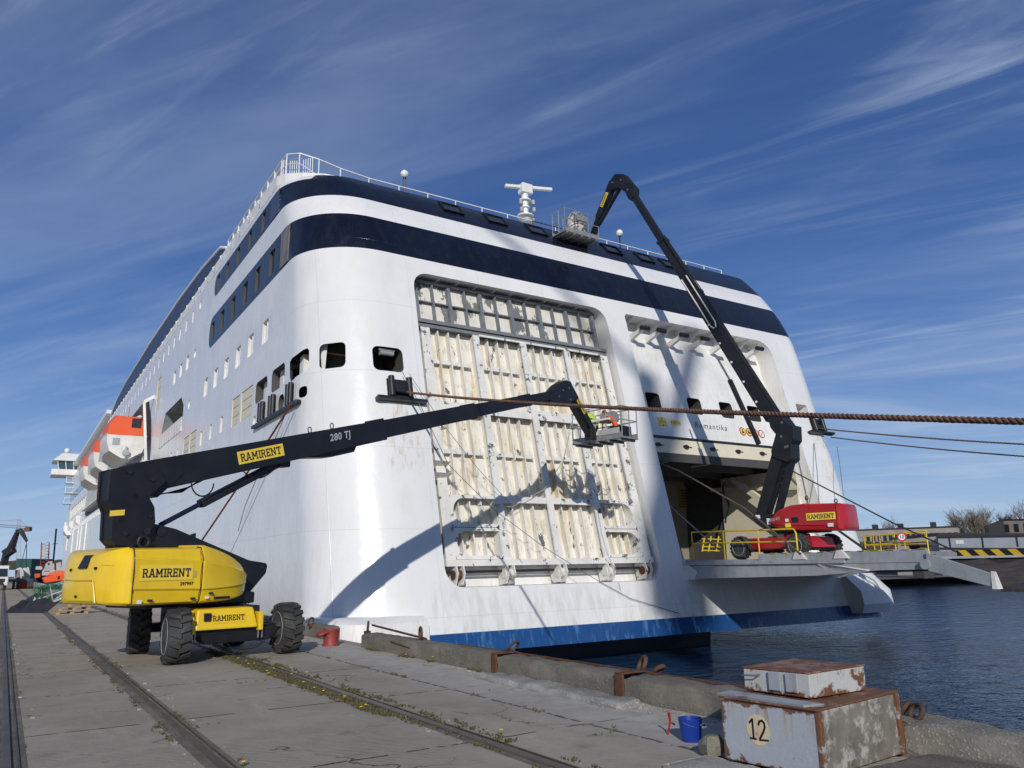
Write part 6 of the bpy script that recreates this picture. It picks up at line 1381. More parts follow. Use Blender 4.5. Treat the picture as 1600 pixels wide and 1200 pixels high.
mk('sign_face', MB().prism(cir(.135), SFR, .02, .036), WSGN, sg, world=True); mk('lettering', font_mb('10', .15, SFR, .04, bold=.004), BTX, sg, world=True)
# ---- shore link span with striped beam, across the basin
LSM = mat('dark_chequer_deck', (.03, .026, .025), .8, col2=(.075, .055, .04), nscale=2, stretch=(.5, 6, 1), bump=.02, bscale=5)
# flaps hanging at the ramp's free end
for i, x0 in enumerate((24.2, 27.6, 31.0)):
    mk('ramp_flap', MB().hexa([(x0, 12.0, .72), (x0+3.2, 12.0, .72), (x0+3.2, 13.85, 1.25), (x0, 13.85, 1.25), (x0, 12.0, .80), (x0+3.2, 12.0, .80), (x0+3.2, 13.85, 1.55), (x0, 13.85, 1.30)]), LSM, rp, world=True, bevel=.01)
q = MB().hexa([(24.1, 12.0, .72), (24.2, 12.0, .72), (24.2, 13.9, 1.2), (24.1, 13.9, 1.2), (24.1, 12.0, 1.1), (24.2, 12.0, 1.1), (24.2, 13.9, 1.75), (24.1, 13.9, 1.75)]); mk('flap_side', q, GREY, rp, world=True, bevel=.01)
mk('flap_end', MB().hexa([(24.05, 11.9, .68), (24.35, 11.9, .68), (24.35, 12.05, .68), (24.05, 12.05, .68), (24.1, 11.97, 1.16), (24.25, 11.97, 1.16), (24.25, 12.05, 1.18), (24.1, 12.05, 1.18)]), RW, rp, world=True)
mk('ramp_hinge', MB().cyl((24.05, 13.95, 1.4), (24.35, 13.95, 1.4), .16, 16), GREY, rp, world=True, smooth=40)
ls = empty('link_span', (34, 5, -2), 0, 'dark sloping shore ramp behind a black and yellow striped beam, at the right edge', 'shore ramp')
P = lambda px, py, dpt: EYEP+ray(px, py)*dpt
a = V((24.4, 11.9, .70)); e = onZ(1475, 874, 1.52) if False else V((33.0, 14.2, 1.5))
q = MB().hexa([(24.4, 12.0, .6), (24.4, 7, .6), (33, 7, 1.38), (33, 14.2, 1.38), (24.4, 12.0, .68), (24.4, 7, .68), (33, 7, 1.5), (33, 14.2, 1.5)])
mk('deck', q, LSM, ls, world=True)
sb = MB(); xb = 32.0; y1 = onX(1494, 858, xb).y; zt_ = onX(1550, 858, xb).z; zb_ = onX(1550, 872, xb).z; n_ = 26; wd = .62; HZY = mat('hazard_yellow', (.75, .5, .02), .5, col2=(.6, .4, .03)); HZB = mat('hazard_black', (.015, .015, .015), .5)
bmn = mk('striped_beam', MB().box((xb, y1-16, zb_), (xb+.3, y1, zt_)), HZB, ls, world=True)
for k in range(n_):
    ya = y1-.05-wd*k; q = MB().prism([(ya, zt_-.01), (ya-.31, zt_-.01), (ya-.62, zb_+.01), (ya-.31, zb_+.01)], lambda y, z, d: (xb-d, y, z), 0, .006); mk('yellow_stripe', q, HZY, bmn, world=True)
tag(mk('stanchion', MB().box((33.0, onX(1455, 860, 33).y, 1.3), (33.3, onX(1455, 860, 33).y+.3, 1.75)), MATS['dark_interior'], ls, world=True), None)
# ================================================================ far things
PT = lambda px, py, dep: EYEP+ray(px, py)*dep
def col(name, c, **k): return mat(name, c, k.pop('rough', .8), **k)
# opposite bank, right
bank = mk('bank', MB().add([(60, 60, 0), (900, 10, 0), (1600, 400, 0), (900, 1500, 0), (150, 500, 0)], [(0, 1, 2, 3, 4)]), SOIL); bank.location = (0, 0, -.9); tag(bank, 'far bank of the harbour basin', None, None, 'structure')
lft = mk('left_bank', MB().add([(-900, 260, 0), (8, 420, 0), (40, 500, 0), (160, 900, 0), (60, 2200, 0), (-900, 2200, 0)], [(0, 1, 2, 3, 4, 5)]), SOIL); lft.location = (0, 0, -.6); lft.name = 'shore'; tag(lft, 'far shore at the head of the quay', None, None, 'structure')
hl = MB(); pts = []
random.seed(5)
for k in range(41):
    px = -40+k*5; d = 900; b = PT(px, 889, d); t_ = PT(px, 877+1.2*math.sin(k*.9)+.8*math.sin(k*2.3)+(-1.5 if px > 60 else 0), d); pts.append((b, t_))
for (b, t_), (b2, t2) in zip(pts[:-1], pts[1:]): hl.hexa([b, b2, b2+V((0, 150, 0)), b+V((0, 150, 0)), t_, t2, t2+V((20, 100, -2)), t_+V((20, 100, -2))])
tag(mk('hills', hl, mat('far_woods', (.05, .05, .035), .95, col2=(.08, .07, .05), nscale=.03, bump=.5, bscale=.1), None, world=True), 'low wooded rise on the horizon at left', None, None, 'structure')
def facade(name, px0, px1, pyt0, pyt1, pyb, d0, d1, back, m, label, cat, group=None, roof=None, over=0):
    """building whose front runs between two bearings; returns (empty, frame)"""
    a, b = PT(px0, pyb, d0), PT(px1, pyb, d1); ta, tb = PT(px0, pyt0, d0), PT(px1, pyt1, d1); zb = -1.0; H0, H1 = ta.z, tb.z
    o = empty(name, (a.x, a.y, zb), 0, label, cat, group)
    n = (V((b.x-a.x, b.y-a.y, 0)).cross(V((0, 0, 1)))).normalized()
    if n.dot(V((a.x, a.y, 0))) < 0: n = -n
    q = MB().hexa([(a.x, a.y, zb), (b.x, b.y, zb), (b.x+n.x*back, b.y+n.y*back, zb), (a.x+n.x*back, a.y+n.y*back, zb), (a.x, a.y, H0), (b.x, b.y, H1), (b.x+n.x*back, b.y+n.y*back, H1), (a.x+n.x*back, a.y+n.y*back, H0)])
    mk('wall', q, m, o, world=True)
    u = V((b.x-a.x, b.y-a.y, 0)); Lw = u.length; u.normalize()
    F = lambda s_, z, d: (a.x+u.x*s_-n.x*d, a.y+u.y*s_-n.y*d, z)
    if roof:
        t_ = .35; mk('roof', MB().hexa([F(-over, H0+.01, over), F(Lw+over, H1+.01, over), F(Lw+over, H1+.01, -back-over), F(-over, H0+.01, -back-over), F(-over, H0+t_, over), F(Lw+over, H1+t_, over), F(Lw+over, H1+t_, -back-over), F(-over, H0+t_, -back-over)]), roof, o, world=True)
    return o, F, Lw, H0, H1
BEI = col('beige_render', (.36, .33, .28), col2=(.3, .27, .23), nscale=.4, dirt=(.2, .18, .15), dscale=.3, dlo=.5, dhi=.7, damt=.5); GRB = col('blue_grey_cladding', (.34, .37, .42), col2=(.29, .32, .36), nscale=.5); DRF = col('dark_roofing', (.035, .035, .04)); WHB = col('pale_wall', (.5, .48, .46), col2=(.42, .4, .38), nscale=.4); BRK = col('pale_brick', (.4, .34, .28), col2=(.33, .27, .22), nscale=.8)
WPN = mat('far_window', (.03, .035, .04), .3)
o, F, Lw, H0, H1 = facade('factory', 1338, 1503, 829, 823, 872, 215, 200, 3, BEI, 'long beige factory with a row of dark windows behind the warehouses', 'factory', None, DRF, .2)
for k in range(18):
    s_ = Lw*(k+.3)/18
    if 1 < k: w_ = mk('window', MB().prism([(s_, H1-2.9), (s_+Lw*.034, H1-2.9), (s_+Lw*.034, H1-1.3), (s_, H1-1.3)], F, .0, .08), WPN, o, world=True)
for k in (3, 7, 12): mk('chimney', MB().prism([(Lw*k/16, H1), (Lw*k/16+1.2, H1), (Lw*k/16+1.2, H1+1.6), (Lw*k/16, H1+1.6)], F, -3, -1), DRF, o, world=True)
o, F, Lw, H0, H1 = facade('warehouse', 1400, 1470, 843, 836, 874, 118, 112, 30, WHB, 'pale blank warehouse gable right of the speed sign', 'warehouse', None, DRF, .15)
o, F, Lw, H0, H1 = facade('warehouse', 1470, 1720, 840, 836, 874, 110, 98, 26, GRB, 'long blue grey warehouse with black roof edge above the striped beam', 'warehouse', None, DRF, .2)
mk('canopy_edge', MB().prism([(0, H0-1.6), (Lw, H1-1.9), (Lw, H1-1.65), (0, H0-1.35)], F, .0, .12), DRF, o, world=True)
for k in range(5): mk('downpipe', MB().prism([(Lw*(k+.35)/4.5, H0-1.5), (Lw*(k+.35)/4.5+.14, H0-1.5), (Lw*(k+.35)/4.5+.14, H0), (Lw*(k+.35)/4.5, H0)], F, .0, .12), DRF, o, world=True)
mk('window', MB().prism([(2.2, H0-.95), (3.2, H0-.95), (3.2, H0-.45), (2.2, H0-.45)], F, .0, .06), mat('sticker_white', (.75, .75, .72), .5), o, world=True)
o, F, Lw, H0, H1 = facade('brick_house', 1568, 1680, 813, 811, 850, 190, 175, 10, BRK, 'pale brick house with four dark windows at the right edge of the photo', 'house', None, DRF, .1)
for k in range(6):
    for z in (2.9, 6.3): s_ = Lw*(k+.4)/7; mk('window', MB().prism([(s_, H0-z), (s_+1.1, H0-z), (s_+1.1, H0-z+1.9), (s_, H0-z+1.9)], F, .0, .06), WPN, o, world=True)
a, b = PT(1544, 822, 186), PT(1568, 813, 190); q = MB().hexa([(a.x, a.y, -1), (b.x-.1, b.y, -1), (b.x-.1, b.y+1, -1), (a.x, a.y+1, -1), (a.x, a.y, a.z), (b.x-.1, b.y, b.z), (b.x-.1, b.y+1, b.z), (a.x, a.y+1, a.z)]); tag(mk('annex', q, DRF, None, world=True), 'black annex leaning against the pale brick house', 'annex')
o, F, Lw, H0, H1 = facade('shed', 1338, 1402, 851, 849, 874, 135, 130, 10, col('dull_shed', (.25, .25, .24)), 'low grey shed behind the speed sign', 'shed', None, DRF, .3)
# trees
BARK = mat('bark', (.09, .075, .055), .9); TWG = mat('twig', (.24, .2, .16), .9, col2=(.18, .155, .12)); BUD = mat('spring_buds', (.22, .2, .12), .8, col2=(.16, .15, .09))
def tree(base, H, wdt, label, seed, evergreen=False, group='trees across the harbour'):
    random.seed(seed); o = empty('tree', base, 0, label, 'tree', group)
    tr_ = MB(); cr = MB(); 
    def grow(p, d, ln, r_, lv):
        n = 4; pts = [p]; 
        for i in range(n): d = (d+V((random.gauss(0, .10), random.gauss(0, .10), random.gauss(.03, .05)))).normalized(); pts.append(pts[-1]+d*ln/n)
        (tr_ if lv < 2 else cr).tube(pts, [r_*(1-.6*i/n) for i in range(n+1)], 5 if lv < 2 else 3, caps=False)
        if lv >= 4: 
            return
        nb = (12, 7, 5, 3)[lv]
        for k in range(nb):
            t_ = random.uniform(.2 if lv else .15, 1); i = min(int(t_*n), n-1); q = pts[i]+(pts[i+1]-pts[i])*(t_*n-i); az = random.random()*6.28
            sp_ = random.uniform(.35, .75) if lv else random.uniform(.3, .6)*wdt; nd = (d*(1-.1)+V((math.cos(az)*sp_, math.sin(az)*sp_, random.uniform(-.05, .35)))).normalized()
            grow(q, nd, ln*random.uniform(.5, .72), r_*.5, lv+1)
            if lv >= 2:
                for _ in range(1):
                    c = q+nd*ln*random.uniform(.2, .7)+V((random.gauss(0, .2), random.gauss(0, .2), random.gauss(0, .2))); s_ = H*.0065*random.uniform(.5, 1.3); ax = V((random.gauss(0, 1), random.gauss(0, 1), random.gauss(0, 1))).normalized(); bx = ax.orthogonal()
                    cr.add([c-ax*s_, c+bx*s_*.6, c+ax*s_, c-bx*s_*.6], [(0, 1, 2, 3)], 1)
    grow(V((0, 0, 0)), V((0, 0, 1)), H*.48, H*.026, 0)
    mk('trunk', tr_, BARK, o); mk('crown', cr, [TWG, BUD], o, fix=False)
for px, pyt, dep, wd, lb, sd_ in ((1521, 796, 300, 1.1, 'big bare tree standing behind the blue grey warehouse', 11), (1508, 806, 305, .8, 'slimmer bare tree close left of the biggest one', 12), (1395, 815, 300, 1.2, 'broad low bare tree behind the factory, left of the black stay cable', 13), (1568, 803, 330, .9, 'small bare tree above the pale brick house', 14), (1601, 793, 320, 1.0, 'bare tree cut off by the right edge of the photo', 15), (1533, 800, 310, 1.0, 'bare tree close right of the biggest one', 16)):
    t_ = PT(px, pyt, dep); tree((t_.x, t_.y, -1), (t_.z+1)*1.16, wd, lb, sd_)
random.seed(21); q = MB()
for k in range(1500):
    c = PT(random.uniform(1345, 1402), random.uniform(846, 868), random.uniform(100, 112)); s_ = .16; ax = V((random.gauss(0, 1), random.gauss(0, 1), random.gauss(0, 1))).normalized(); bx = ax.orthogonal(); q.add([c-ax*s_, c+bx*s_*.5, c+ax*s_, c-bx*s_*.5], [(0, 1, 2, 3)])
tag(mk('scrub', q, mat('dry_scrub', (.13, .105, .05), .9, col2=(.07, .07, .03)), None, world=True, fix=False), 'brown scrub on the far bank behind the ramp railing', None, None, 'stuff')
c = PT(1448, 868, 100); q = MB().box((c.x-1.2, c.y, -1), (c.x+1.2, c.y+1.5, PT(1448, 852, 100).z)).box((c.x-2.2, c.y-.4, PT(1448, 852, 100).z), (c.x+2.2, c.y+2, PT(1448, 846, 100).z)); tag(mk('loading_dock', q, mat('dark_dock', (.07, .065, .06), .8), None, world=True), 'dark stubby dock tower left of the striped beam', 'dock tower')
# ---- left background
GRC = mat('crane_grey', (.4, .36, .33), .6); CRD = mat('crane_rust_red', (.2, .09, .07), .6)
def lattice(q, a, b, w_, n, up=(0, 1, 0), r_=.12):
    a, b = V(a), V(b); d = (b-a).normalized(); u = V(up); s1 = d.cross(u).normalized()*w_/2; s2 = d.cross(s1).normalized()*w_/2; cs = [s1+s2, s1-s2, -s1-s2, -s1+s2]
    for c in cs: q.tube([a+c, b+c], r_, 4)
    for i in range(n):
        for j in range(4): p, p2 = a+(b-a)*i/n+cs[j], a+(b-a)*(i+1)/n+cs[(j+1) % 4]; q.tube([p, p2], r_*.6, 3)
    return q
D6 = 620
tc_ = empty('tower_crane', PT(29, 889, D6), 0, 'distant tower crane with a long flat jib above the left edge of the quay', 'crane')
mk('mast', lattice(MB(), PT(29, 889, D6), PT(29, 824, D6), 3, 16), GRC, tc_, world=True)
mk('jib', lattice(MB(), PT(-45, 818, D6-15), PT(48, 825, D6), 1.8, 26, up=(0, 0, 1)), CRD, tc_, world=True)
mk('tower_head', lattice(MB(), PT(29.5, 824, D6), PT(29.5, 812, D6), 2, 4), GRC, tc_, world=True)
mk('jib_ties', MB().tube([PT(29.5, 812, D6), PT(-40, 817, D6)], .15, 4).tube([PT(29.5, 812, D6), PT(46, 824, D6)], .15, 4), GRC, tc_, world=True)
mk('counterweight', MB().beam(PT(44, 824, D6), PT(44, 830, D6), 4, 4), CRD, tc_, world=True)
ms_ = empty('mast', PT(69, 885, 400), 0, 'red and white lattice mast standing left of the ship bow', 'mast')
mk('lattice', lattice(MB(), PT(69, 890, 400), PT(71, 848, 400), 3.4, 9, r_=.2), mat('mast_red', (.3, .05, .04), .6), ms_, world=True)
mk('white_panel', MB().prism([(64.8, 862), (68.5, 872), (73.2, 862), (69.5, 852)], lambda u, v_, d: PT(u, v_, 397+d), 0, 1), WHB, ms_, world=True)
o, F, Lw, H0, H1 = facade('shed', 24, 48, 873, 873, 889, 420, 420, 20, col('teal_sheet', (.025, .08, .08), col2=(.02, .06, .06), nscale=.3), 'dark teal industrial shed in the left distance', 'shed', None, None)
# loader crane truck
DT = 92
tk = empty('truck', (onZ(8, 921, 0).x, 90, 0), 0, 'white truck at the left edge, black loader crane raised behind its cab', 'truck')
x0 = PT(-14, 905, DT).x; x1 = PT(13, 905, DT).x; yy = PT(6, 905, DT).y; zt_ = PT(6, 884, DT).z
TWH = mat('truck_white', (.7, .7, .69), .35); 
mk('cab', MB().hexa([(x0, yy, .5), (x1, yy, .5), (x1, yy+2.2, .5), (x0, yy+2.2, .5), (x0+.05, yy+.25, zt_), (x1-.05, yy+.25, zt_), (x1-.05, yy+2.2, zt_+.1), (x0+.05, yy+2.2, zt_+.1)]), TWH, tk, world=True, bevel=.08)
mk('windscreen', MB().hexa([(x0+.1, yy+.0, 1.55), (x1-.15, yy+.0, 1.55), (x1-.15, yy+.2, 1.55), (x0+.1, yy+.2, 1.55), (x0+.15, yy+.12, 2.45), (x1-.2, yy+.12, 2.45), (x1-.2, yy+.3, 2.45), (x0+.15, yy+.3, 2.45)]), GLASS, tk, world=True)
mk('grille', MB().box((x0+.3, yy-.03, .55), (x1-.35, yy+.1, 1.3)), BLKM, tk, world=True)
for xx in (x0+.1, x1-.42): mk('wheel', MB().cyl((xx, yy+.9, .5), (xx+.32, yy+.9, .5), .5, 20), TYR, tk, world=True, smooth=40); mk('headlight', MB().box((xx, yy-.04, .7), (xx+.3, yy+.02, .88)), WSGN, tk, world=True)
mk('flatbed', MB().box((x0, yy+2.6, .9), (x1, yy+9, 1.15)), BLKM, tk, world=True)
for k in range(2):
    for xx in (x0+.05, x1-.4): mk('wheel', MB().cyl((xx, yy+6+1.3*k, .5), (xx+.32, yy+6+1.3*k, .5), .5, 20), TYR, tk, world=True, smooth=40)
Dc = DT+3
cr_ = mk('loader_crane', MB().beam(PT(-2, 905, Dc), PT(2, 893, Dc), .9, .9).beam(PT(3, 893, Dc), PT(10, 865, Dc), .7, .6).beam(PT(8, 866, Dc), PT(21, 857, Dc), .8, .9).beam(PT(16, 860, Dc), PT(27, 832, Dc), .75, .7, w2=.4, h2=.45).beam(PT(26, 831, Dc), PT(34, 829, Dc), .5, .5).beam(PT(33, 829, Dc), PT(42, 846, Dc), .5, .55, w2=.25, h2=.3), BLKM, tk, world=True, bevel=.04)
mk('crane_rope', MB().tube([PT(41.5, 846, Dc), PT(41, 888, Dc)], .04, 4).tube([PT(41, 850, Dc), PT(32, 886, Dc)], .03, 4), CABL, tk, world=True)
TARPW = mat('white_sheeting', (.6, .6, .58), .6, col2=(.45, .46, .47), nscale=.8, bump=.06, bscale=1.5)
def lump(pts, dep, th, m, name, label, cat, amp=.12, group=None):
    q = MB(); F = lambda u, v_, d: PT(u, v_, dep)+V((0, d, 0)); n = len(pts); c = (sum(p[0] for p in pts)/n, sum(p[1] for p in pts)/n)
    q.prism(pts, F, 0, th); o = mk(name, q, m, None, world=True, bevel=.12, seg=3); tag(o, label, cat, group); return o
DW = 100
lump([(22, 904), (25, 889), (33, 886), (37, 893), (38, 904)], DW, 3, TARPW, 'wrapped_cargo', 'white sheeted load with a grey middle right of the truck', 'cargo')
lump([(36, 903), (35, 888), (45, 886), (48, 901)], DW+2, 3, TARPW, 'wrapped_cargo', 'white sheeted load right beside the grey one, under the crane rope', 'cargo')
lump([(24, 905), (24, 891), (31, 890), (32, 905)], DW-3, 2, mat('grey_crate', (.22, .22, .23), .8), 'crate', 'grey upright crate in front of the white sheeted loads', 'crate')
tl = empty('trailer', PT(30, 908, 96), 0, 'dark flat trailer under the white sheeted loads', 'trailer')
a, b = PT(14, 906, 96), PT(52, 906, 96); mk('bed', MB().box((a.x, a.y, a.z-.25), (b.x, a.y+8, a.z+.05)), mat('trailer_blue', (.03, .05, .09), .6), tl, world=True)
for px in (20, 26, 44, 49): c = PT(px, 908, 96); mk('wheel', MB().cyl((c.x, c.y+.5, .45), (c.x+.3, c.y+.5, .45), .45, 16), TYR, tl, world=True, smooth=40)
a = onZ(34, 920, 0); tag(mk('container', MB().box((a.x-.45, a.y, .02), (a.x+.55, a.y+.9, .95)), mat('skip_red', (.35, .03, .03), .6), None, world=True, bevel=.04), 'small dark red bin standing alone on the quay beyond the gangway', 'bin')
# orange rescue boat on the quay
DB = 128
rbm = empty('rescue_boat', PT(86, 909, DB), 0, 'bright orange enclosed boat with a canopy beyond the green net', 'boat')
q = MB(); 
SP = lambda u, v_, d: PT(u, v_, DB)+V((0, d, 0))
hullp = [(66, 903), (70, 911), (101, 907), (104.5, 903), (104, 898), (98, 897), (84, 899.5), (72, 901)]
mk('hull', MB().prism(hullp, SP, 0, 2.6), ORNG, rbm, world=True, bevel=.15, seg=3)
mk('canopy', MB().prism([(72, 900), (80, 894.5), (88, 891.5), (100, 891), (103, 894), (103.5, 898.5), (84, 899.8)], SP, .15, 2.4), mat('faded_orange', (.75, .16, .07), .45), rbm, world=True, bevel=.15, seg=3)
mk('hatch', MB().prism([(90, 905), (90, 900.5), (93.5, 900), (93.5, 904.6)], SP, -.04, .1), BLKM, rbm, world=True)
mk('keel_band', MB().prism([(68.5, 910), (70, 912.5), (101, 909), (103, 906.5), (101, 906.8), (71, 910.6)], SP, .1, 2.5), BLKM, rbm, world=True)
# tug with white house
DG = 270
tg = empty('tug', PT(82, 908, DG), 0, 'small workboat with stacked white wheelhouse beyond the orange boat', 'boat')
SG = lambda u, v_, d: PT(u, v_, DG)+V((0, d, 0))
for nm, P_, m in (('hull', [(56, 909), (105, 909), (106, 899), (60, 901), (54, 898)], BLKM), ('deckhouse', [(66, 899), (66, 893), (69, 888.5), (84, 887), (88, 899)], WHB), ('wheelhouse', [(70, 889), (72, 881), (76, 877.5), (84, 876), (85, 887)], WHB), ('funnel_house', [(88, 898), (88, 880), (95, 878), (96, 898)], WHB), ('rail_block', [(56, 890), (57, 884.5), (66, 885), (66, 890)], WHB)):
    mk(nm, MB().prism(P_, SG, 0, 6), m, tg, world=True)
mk('windows', MB().prism([(74.5, 883), (74.5, 879.5), (77.5, 879), (77.5, 882.5)], SG, -.1, .1), WPN, tg, world=True)
mk('orange_locker', MB().prism([(54, 903), (54, 896.5), (62, 896), (62, 902)], SG, -4, -1), ORNG, tg, world=True)
for px in (69.5, 72.5, 75.5): mk('porthole', MB().prism([(px, 893.6), (px+1.5, 893.5), (px+1.5, 891.6), (px, 891.8)], SG, -.1, .1), WPN, tg, world=True)
mk('mast', MB().tube([SG(83, 880, 0), SG(88, 826, 0)], .28, 6).tube([SG(82, 850, 0), SG(90, 849, 0)], .1, 4), BLKM, tg, world=True)
# gangway with green net, tarp, pallets
GW = mat('galvanised_white', (.52, .55, .54), .5, col2=(.4, .43, .42), nscale=3); NETG = mat('green_netting', (.02, .13, .07), .8, col2=(.03, .2, .11), nscale=6)
gw = empty('gangway', onZ(45, 958, 0), 0, 'pale aluminium gangway lying on the quay, snagged with green net', 'gangway')
DGW = 44
G0 = lambda px, py, d=0: PT(px, py, DGW*1.0)+V((0, d, 0))
q = MB()
for dy in (0, 1.0):
    q.tube([G0(40, 958, dy), G0(60, 950, dy), G0(125, 924, dy)], .05, 6); q.tube([G0(53, 939, dy), G0(78, 930, dy), G0(125, 914, dy)], .05, 6)
    for a, b in (((60, 950), (55, 934)), ((83, 941), (78, 913)), ((102, 933), (102, 918)), ((60, 950), (78, 930)), ((83, 941), (102, 924)), ((102, 933), (122, 916))): q.tube([G0(*a, dy), G0(*b, dy)], .035, 5)
q.beam(G0(40, 958, 0), G0(58, 936, 0), .2, .16); q.beam(G0(40, 958, 0), G0(60, 953, 0), .2, .16); q.beam(G0(44, 952, 0), G0(62, 947, 1), .12, .1)
for k in range(7): q.tube([G0(48+11*k, 955-4.2*k, 0), G0(48+11*k, 955-4.2*k, 1)], .03, 5)
mk('frame', q, GW, gw, world=True)
q = MB()
for k in range(3): q.tube([G0(70, 925-3*k, .5), G0(95, 916-3*k, .5), G0(130, 903-4*k, .6)], .02, 4)
mk('hand_ropes', q, GW, gw, world=True)
random.seed(9); q = MB()
for k in range(110):
    a = (random.uniform(53, 80), random.uniform(915, 955)); 
    if a[1] < 915+(abs(a[0]-60))*.6: continue
    p = [G0(a[0]+random.gauss(0, 2.5), a[1]+random.gauss(0, 4), random.uniform(-.3, .3)) for _ in range(4)]; q.tube(p, .012, 3)
for k in range(60):
    p = [G0(random.uniform(62, 100), random.uniform(912, 922), random.uniform(-.2, .8)) for _ in range(3)]; q.tube(p, .012, 3)
nt_ = mk('green_net', q, NETG, None, world=True); tag(nt_, 'tangled green fishing net draped over the end of the gangway', 'net')
tp = []
q = MB(); nx_, ny_ = 26, 14; p00, p10, p11, p01 = onZ(5, 958, 0), onZ(72, 958, 0), onZ(100, 934, 0), onZ(42, 936, 0); vs = []
for j in range(ny_+1):
    for i in range(nx_+1):
        u, v_ = i/nx_, j/ny_; p = (p00*(1-u)+p10*u)*(1-v_)+(p01*(1-u)+p11*u)*v_; e = min(u, 1-u, v_*1.5, (1-v_)*1.5)*4; z = max(0, min(1, e))*(.3+.35*noise.noise(V((u*4, v_*3, 0)))+.12*noise.noise(V((u*14, v_*9, 2)))); vs.append((p.x, p.y, max(.01, z)))
q.add(vs, [(j*(nx_+1)+i, j*(nx_+1)+i+1, (j+1)*(nx_+1)+i+1, (j+1)*(nx_+1)+i) for j in range(ny_) for i in range(nx_)])
tag(mk('tarpaulin', q, mat('black_sheeting', (.012, .012, .014), .75, col2=(.03, .03, .03), bump=.05, bscale=5), None, world=True, smooth=50), 'crumpled black sheeting spread on the quay under the gangway', 'tarpaulin')
WD = mat('pallet_wood', (.42, .3, .17), .8, col2=(.3, .21, .12), nscale=4, stretch=(1, 6, 1))
def pallet(c, rz, lb):
    o = empty('pallet', c, rz, lb, 'pallet', 'wooden pallets stacked by the gangway')
    for k in range(5): mk('board', MB().box((-.6, -.4+.175*k, .122), (.6, -.3+.175*k, .144)), WD, o)
    for k in range(3): mk('board', MB().box((-.6, -.4+.35*k, 0), (.6, -.3+.35*k, .022)), WD, o)
    q = MB()
    for x in (-.6, -.07, .45):
        q = MB().box((x, -.4, .022), (x+.14, .4, .1)); mk('bearer', q, WD, o)
    return o
c = onZ(110, 959, 0); pallet((c.x, c.y, 0), .1, 'wooden pallet at the bottom of the stack left of the yellow lift')
pallet((c.x+.05, c.y+.03, .146), .16, 'wooden pallet lying second in the stack left of the yellow lift'); pallet((c.x+.45, c.y+.3, .292), .05, 'wooden pallet on top of the stack left of the yellow lift')
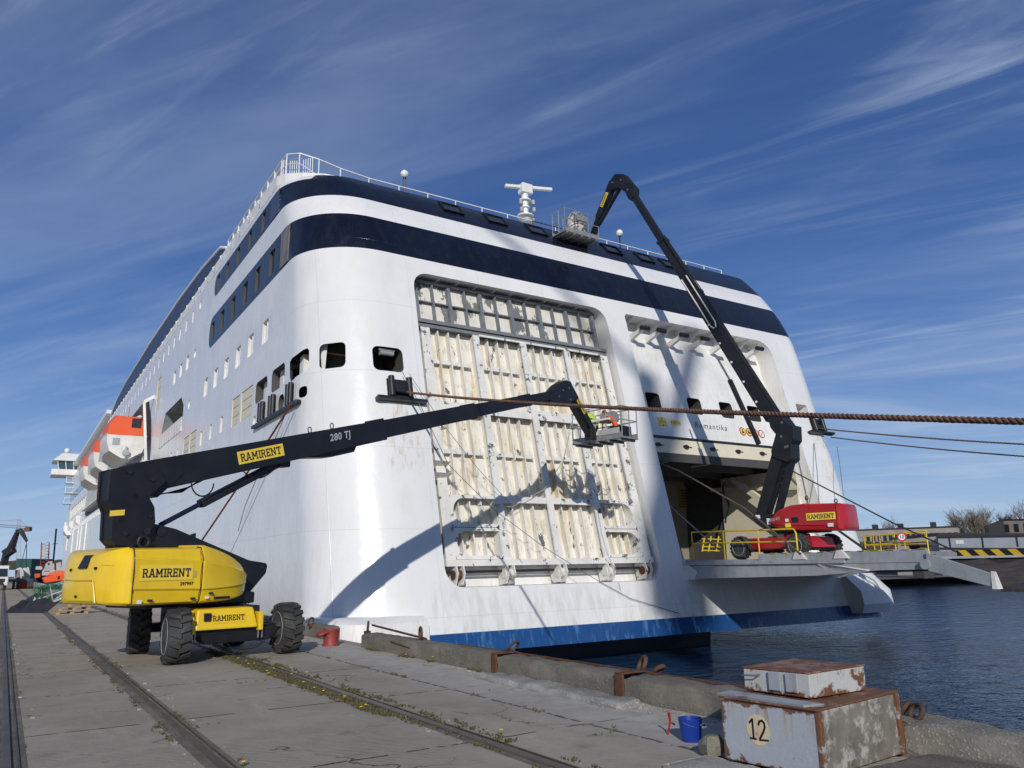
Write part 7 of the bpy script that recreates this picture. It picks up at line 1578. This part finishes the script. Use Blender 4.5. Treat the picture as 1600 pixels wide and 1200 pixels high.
# ================================================================ people in the yellow lift's cage
def person(M_, label, suit, helmet_c, lean=.25, s_=1.0):
    sk = [((0, 0, .52), .15), ((0, .03, .72), .14), ((0, .08+lean*.3, .95), .155), ((0, .12+lean*.5, 1.06), .07), ((0, .15+lean*.6, 1.13), .075), ((0, .18+lean*.65, 1.24), .10), ((0, .19+lean*.65, 1.32), .07),
          ((-.12, .02, .5), .1), ((-.16, .42, .45), .075), ((-.16, .1, .12), .05), ((-.16, .2, .06), .045), ((.12, .02, .5), .1), ((.17, .3, .1), .07), ((.17, -.1, .08), .05), ((.17, -.22, .06), .04),
          ((-.2, .1+lean*.3, .98), .065), ((-.3, .32, .82), .048), ((-.2, .55, .85), .036), ((-.18, .62, .87), .034), ((.2, .1+lean*.3, .98), .065), ((.31, .3, .8), .048), ((.2, .54, .78), .036), ((.17, .61, .79), .034)]
    ed = [(0, 1), (1, 2), (2, 3), (3, 4), (4, 5), (5, 6), (0, 7), (7, 8), (8, 9), (9, 10), (0, 11), (11, 12), (12, 13), (13, 14), (2, 15), (15, 16), (16, 17), (17, 18), (2, 19), (19, 20), (20, 21), (21, 22)]
    me = bpy.data.meshes.new('p'); me.from_pydata([v_[0] for v_ in sk], ed, []); t_ = bpy.data.objects.new('p', me); COL.objects.link(t_)
    m = t_.modifiers.new('s', 'SKIN'); 
    for i, v_ in enumerate(me.skin_vertices[0].data): v_.radius = (sk[i][1], sk[i][1]*.85); v_.use_root = (i == 0)
    sb_ = t_.modifiers.new('u', 'SUBSURF'); sb_.levels = 2; sb_.render_levels = 2
    dg = bpy.context.evaluated_depsgraph_get(); ev = bpy.data.meshes.new_from_object(t_.evaluated_get(dg)); q = MB(); q.add([v_.co.copy() for v_ in ev.vertices], [tuple(p.vertices) for p in ev.polygons])
    for k, f in enumerate(q.f):
        c = sum((q.v[i] for i in f), V())/len(f); q.m[k] = 2 if c.z > 1.08 or (c.y > .56 and c.z > .7) else 0 if c.z > .56 and abs(c.x) < .27 else 1
    bpy.data.objects.remove(t_)
    # five short fingers per hand, curled down
    for hx, hz in ((-.18, .87), (.17, .79)):
        for k in range(4): q.tube([(hx-.03+.02*k, .64, hz+.005), (hx-.03+.02*k, .69-.004*abs(k-1.5), hz), (hx-.03+.02*k, .70, hz-.03)], [.009, .008, .006], 6, mi=2)
        q.tube([(hx+(.035 if hx < 0 else -.035), .60, hz), (hx+(.05 if hx < 0 else -.05), .64, hz-.015)], [.010, .007], 6, mi=2)
    hy = .19+lean*.65
    # nose and ears on the head
    q.cyl((0, hy+.075, 1.22), (0, hy+.10, 1.205), .014, 6, mi=2); q.lathe([(.02, 0), (.025, .012)], (-.085, hy, 1.22), axis=(-1, 0, 0), n=8, mi=2); q.lathe([(.02, 0), (.025, .012)], (.085, hy, 1.22), axis=(1, 0, 0), n=8, mi=2)
    q.xf(M_ @ Matrix.Scale(s_, 4)); o = mk('person', q, [suit, mat('work_trousers', (.03, .035, .06), .8), mat('skin', (.45, .27, .19), .55)], None, world=True, smooth=60); tag(o, label, 'person')
    h_ = MB().lathe([(.13, 0), (.115, .015), (.108, .07), (.075, .12), (.01, .14)], (0, hy-.005, 1.25), n=18).xf(M_ @ Matrix.Scale(s_, 4)); mk('helmet', h_, helmet_c, o, world=True, smooth=50)
    return o
LIME = mat('lime_hi_vis', (.5, .75, .05), .7, col2=(.42, .66, .04)); ORV = mat('orange_hi_vis', (.8, .12, .03), .7, col2=(.65, .08, .02))
WB = ROOTM[LY.name] @ BM
person(WB @ Matrix.Translation((.45, -.05, .12)) @ Matrix.Rotation(R(-80), 4, 'Z'), 'person in a lime hi-vis vest and white helmet crouching in the yellow lift cage', LIME, WSGN, s_=.94)
person(WB @ Matrix.Translation((-.6, .05, 0)) @ Matrix.Rotation(R(-60), 4, 'Z'), 'person in orange work clothes kneeling at the right end of the yellow lift cage', ORV, ORNG, lean=.5, s_=.8)

# unseen tower added behind the camera to cast the soft shadow on the stern
hc = empty('shadow_tower', (-30.0, -70.7, 0), R(-29), 'unseen tall dark tower with slanted beams, added behind the camera to shade the stern', 'crane')
mk('tower', MB().hexa([(-1.1, -1, 0), (1.1, -1, 0), (1.1, 1, 0), (-1.1, 1, 0), (-.7, -.6, 60), (.7, -.6, 60), (.7, .6, 60), (-.7, .6, 60)]), CRD, hc)
mk('jib', MB().beam((-1.2, 0, 50), (3.2, 0, 63), .8, .9).beam((0, 0, 58), (-8, 0, 66), .35, .4), CRD, hc)  # slanted beams shaped for the upper fork of the cast shadow
mk('cab', MB().box((-1.6, -1.4, 47), (1.5, 1.4, 50)), CRD, hc, bevel=.1)  # invented block on the added shadow tower
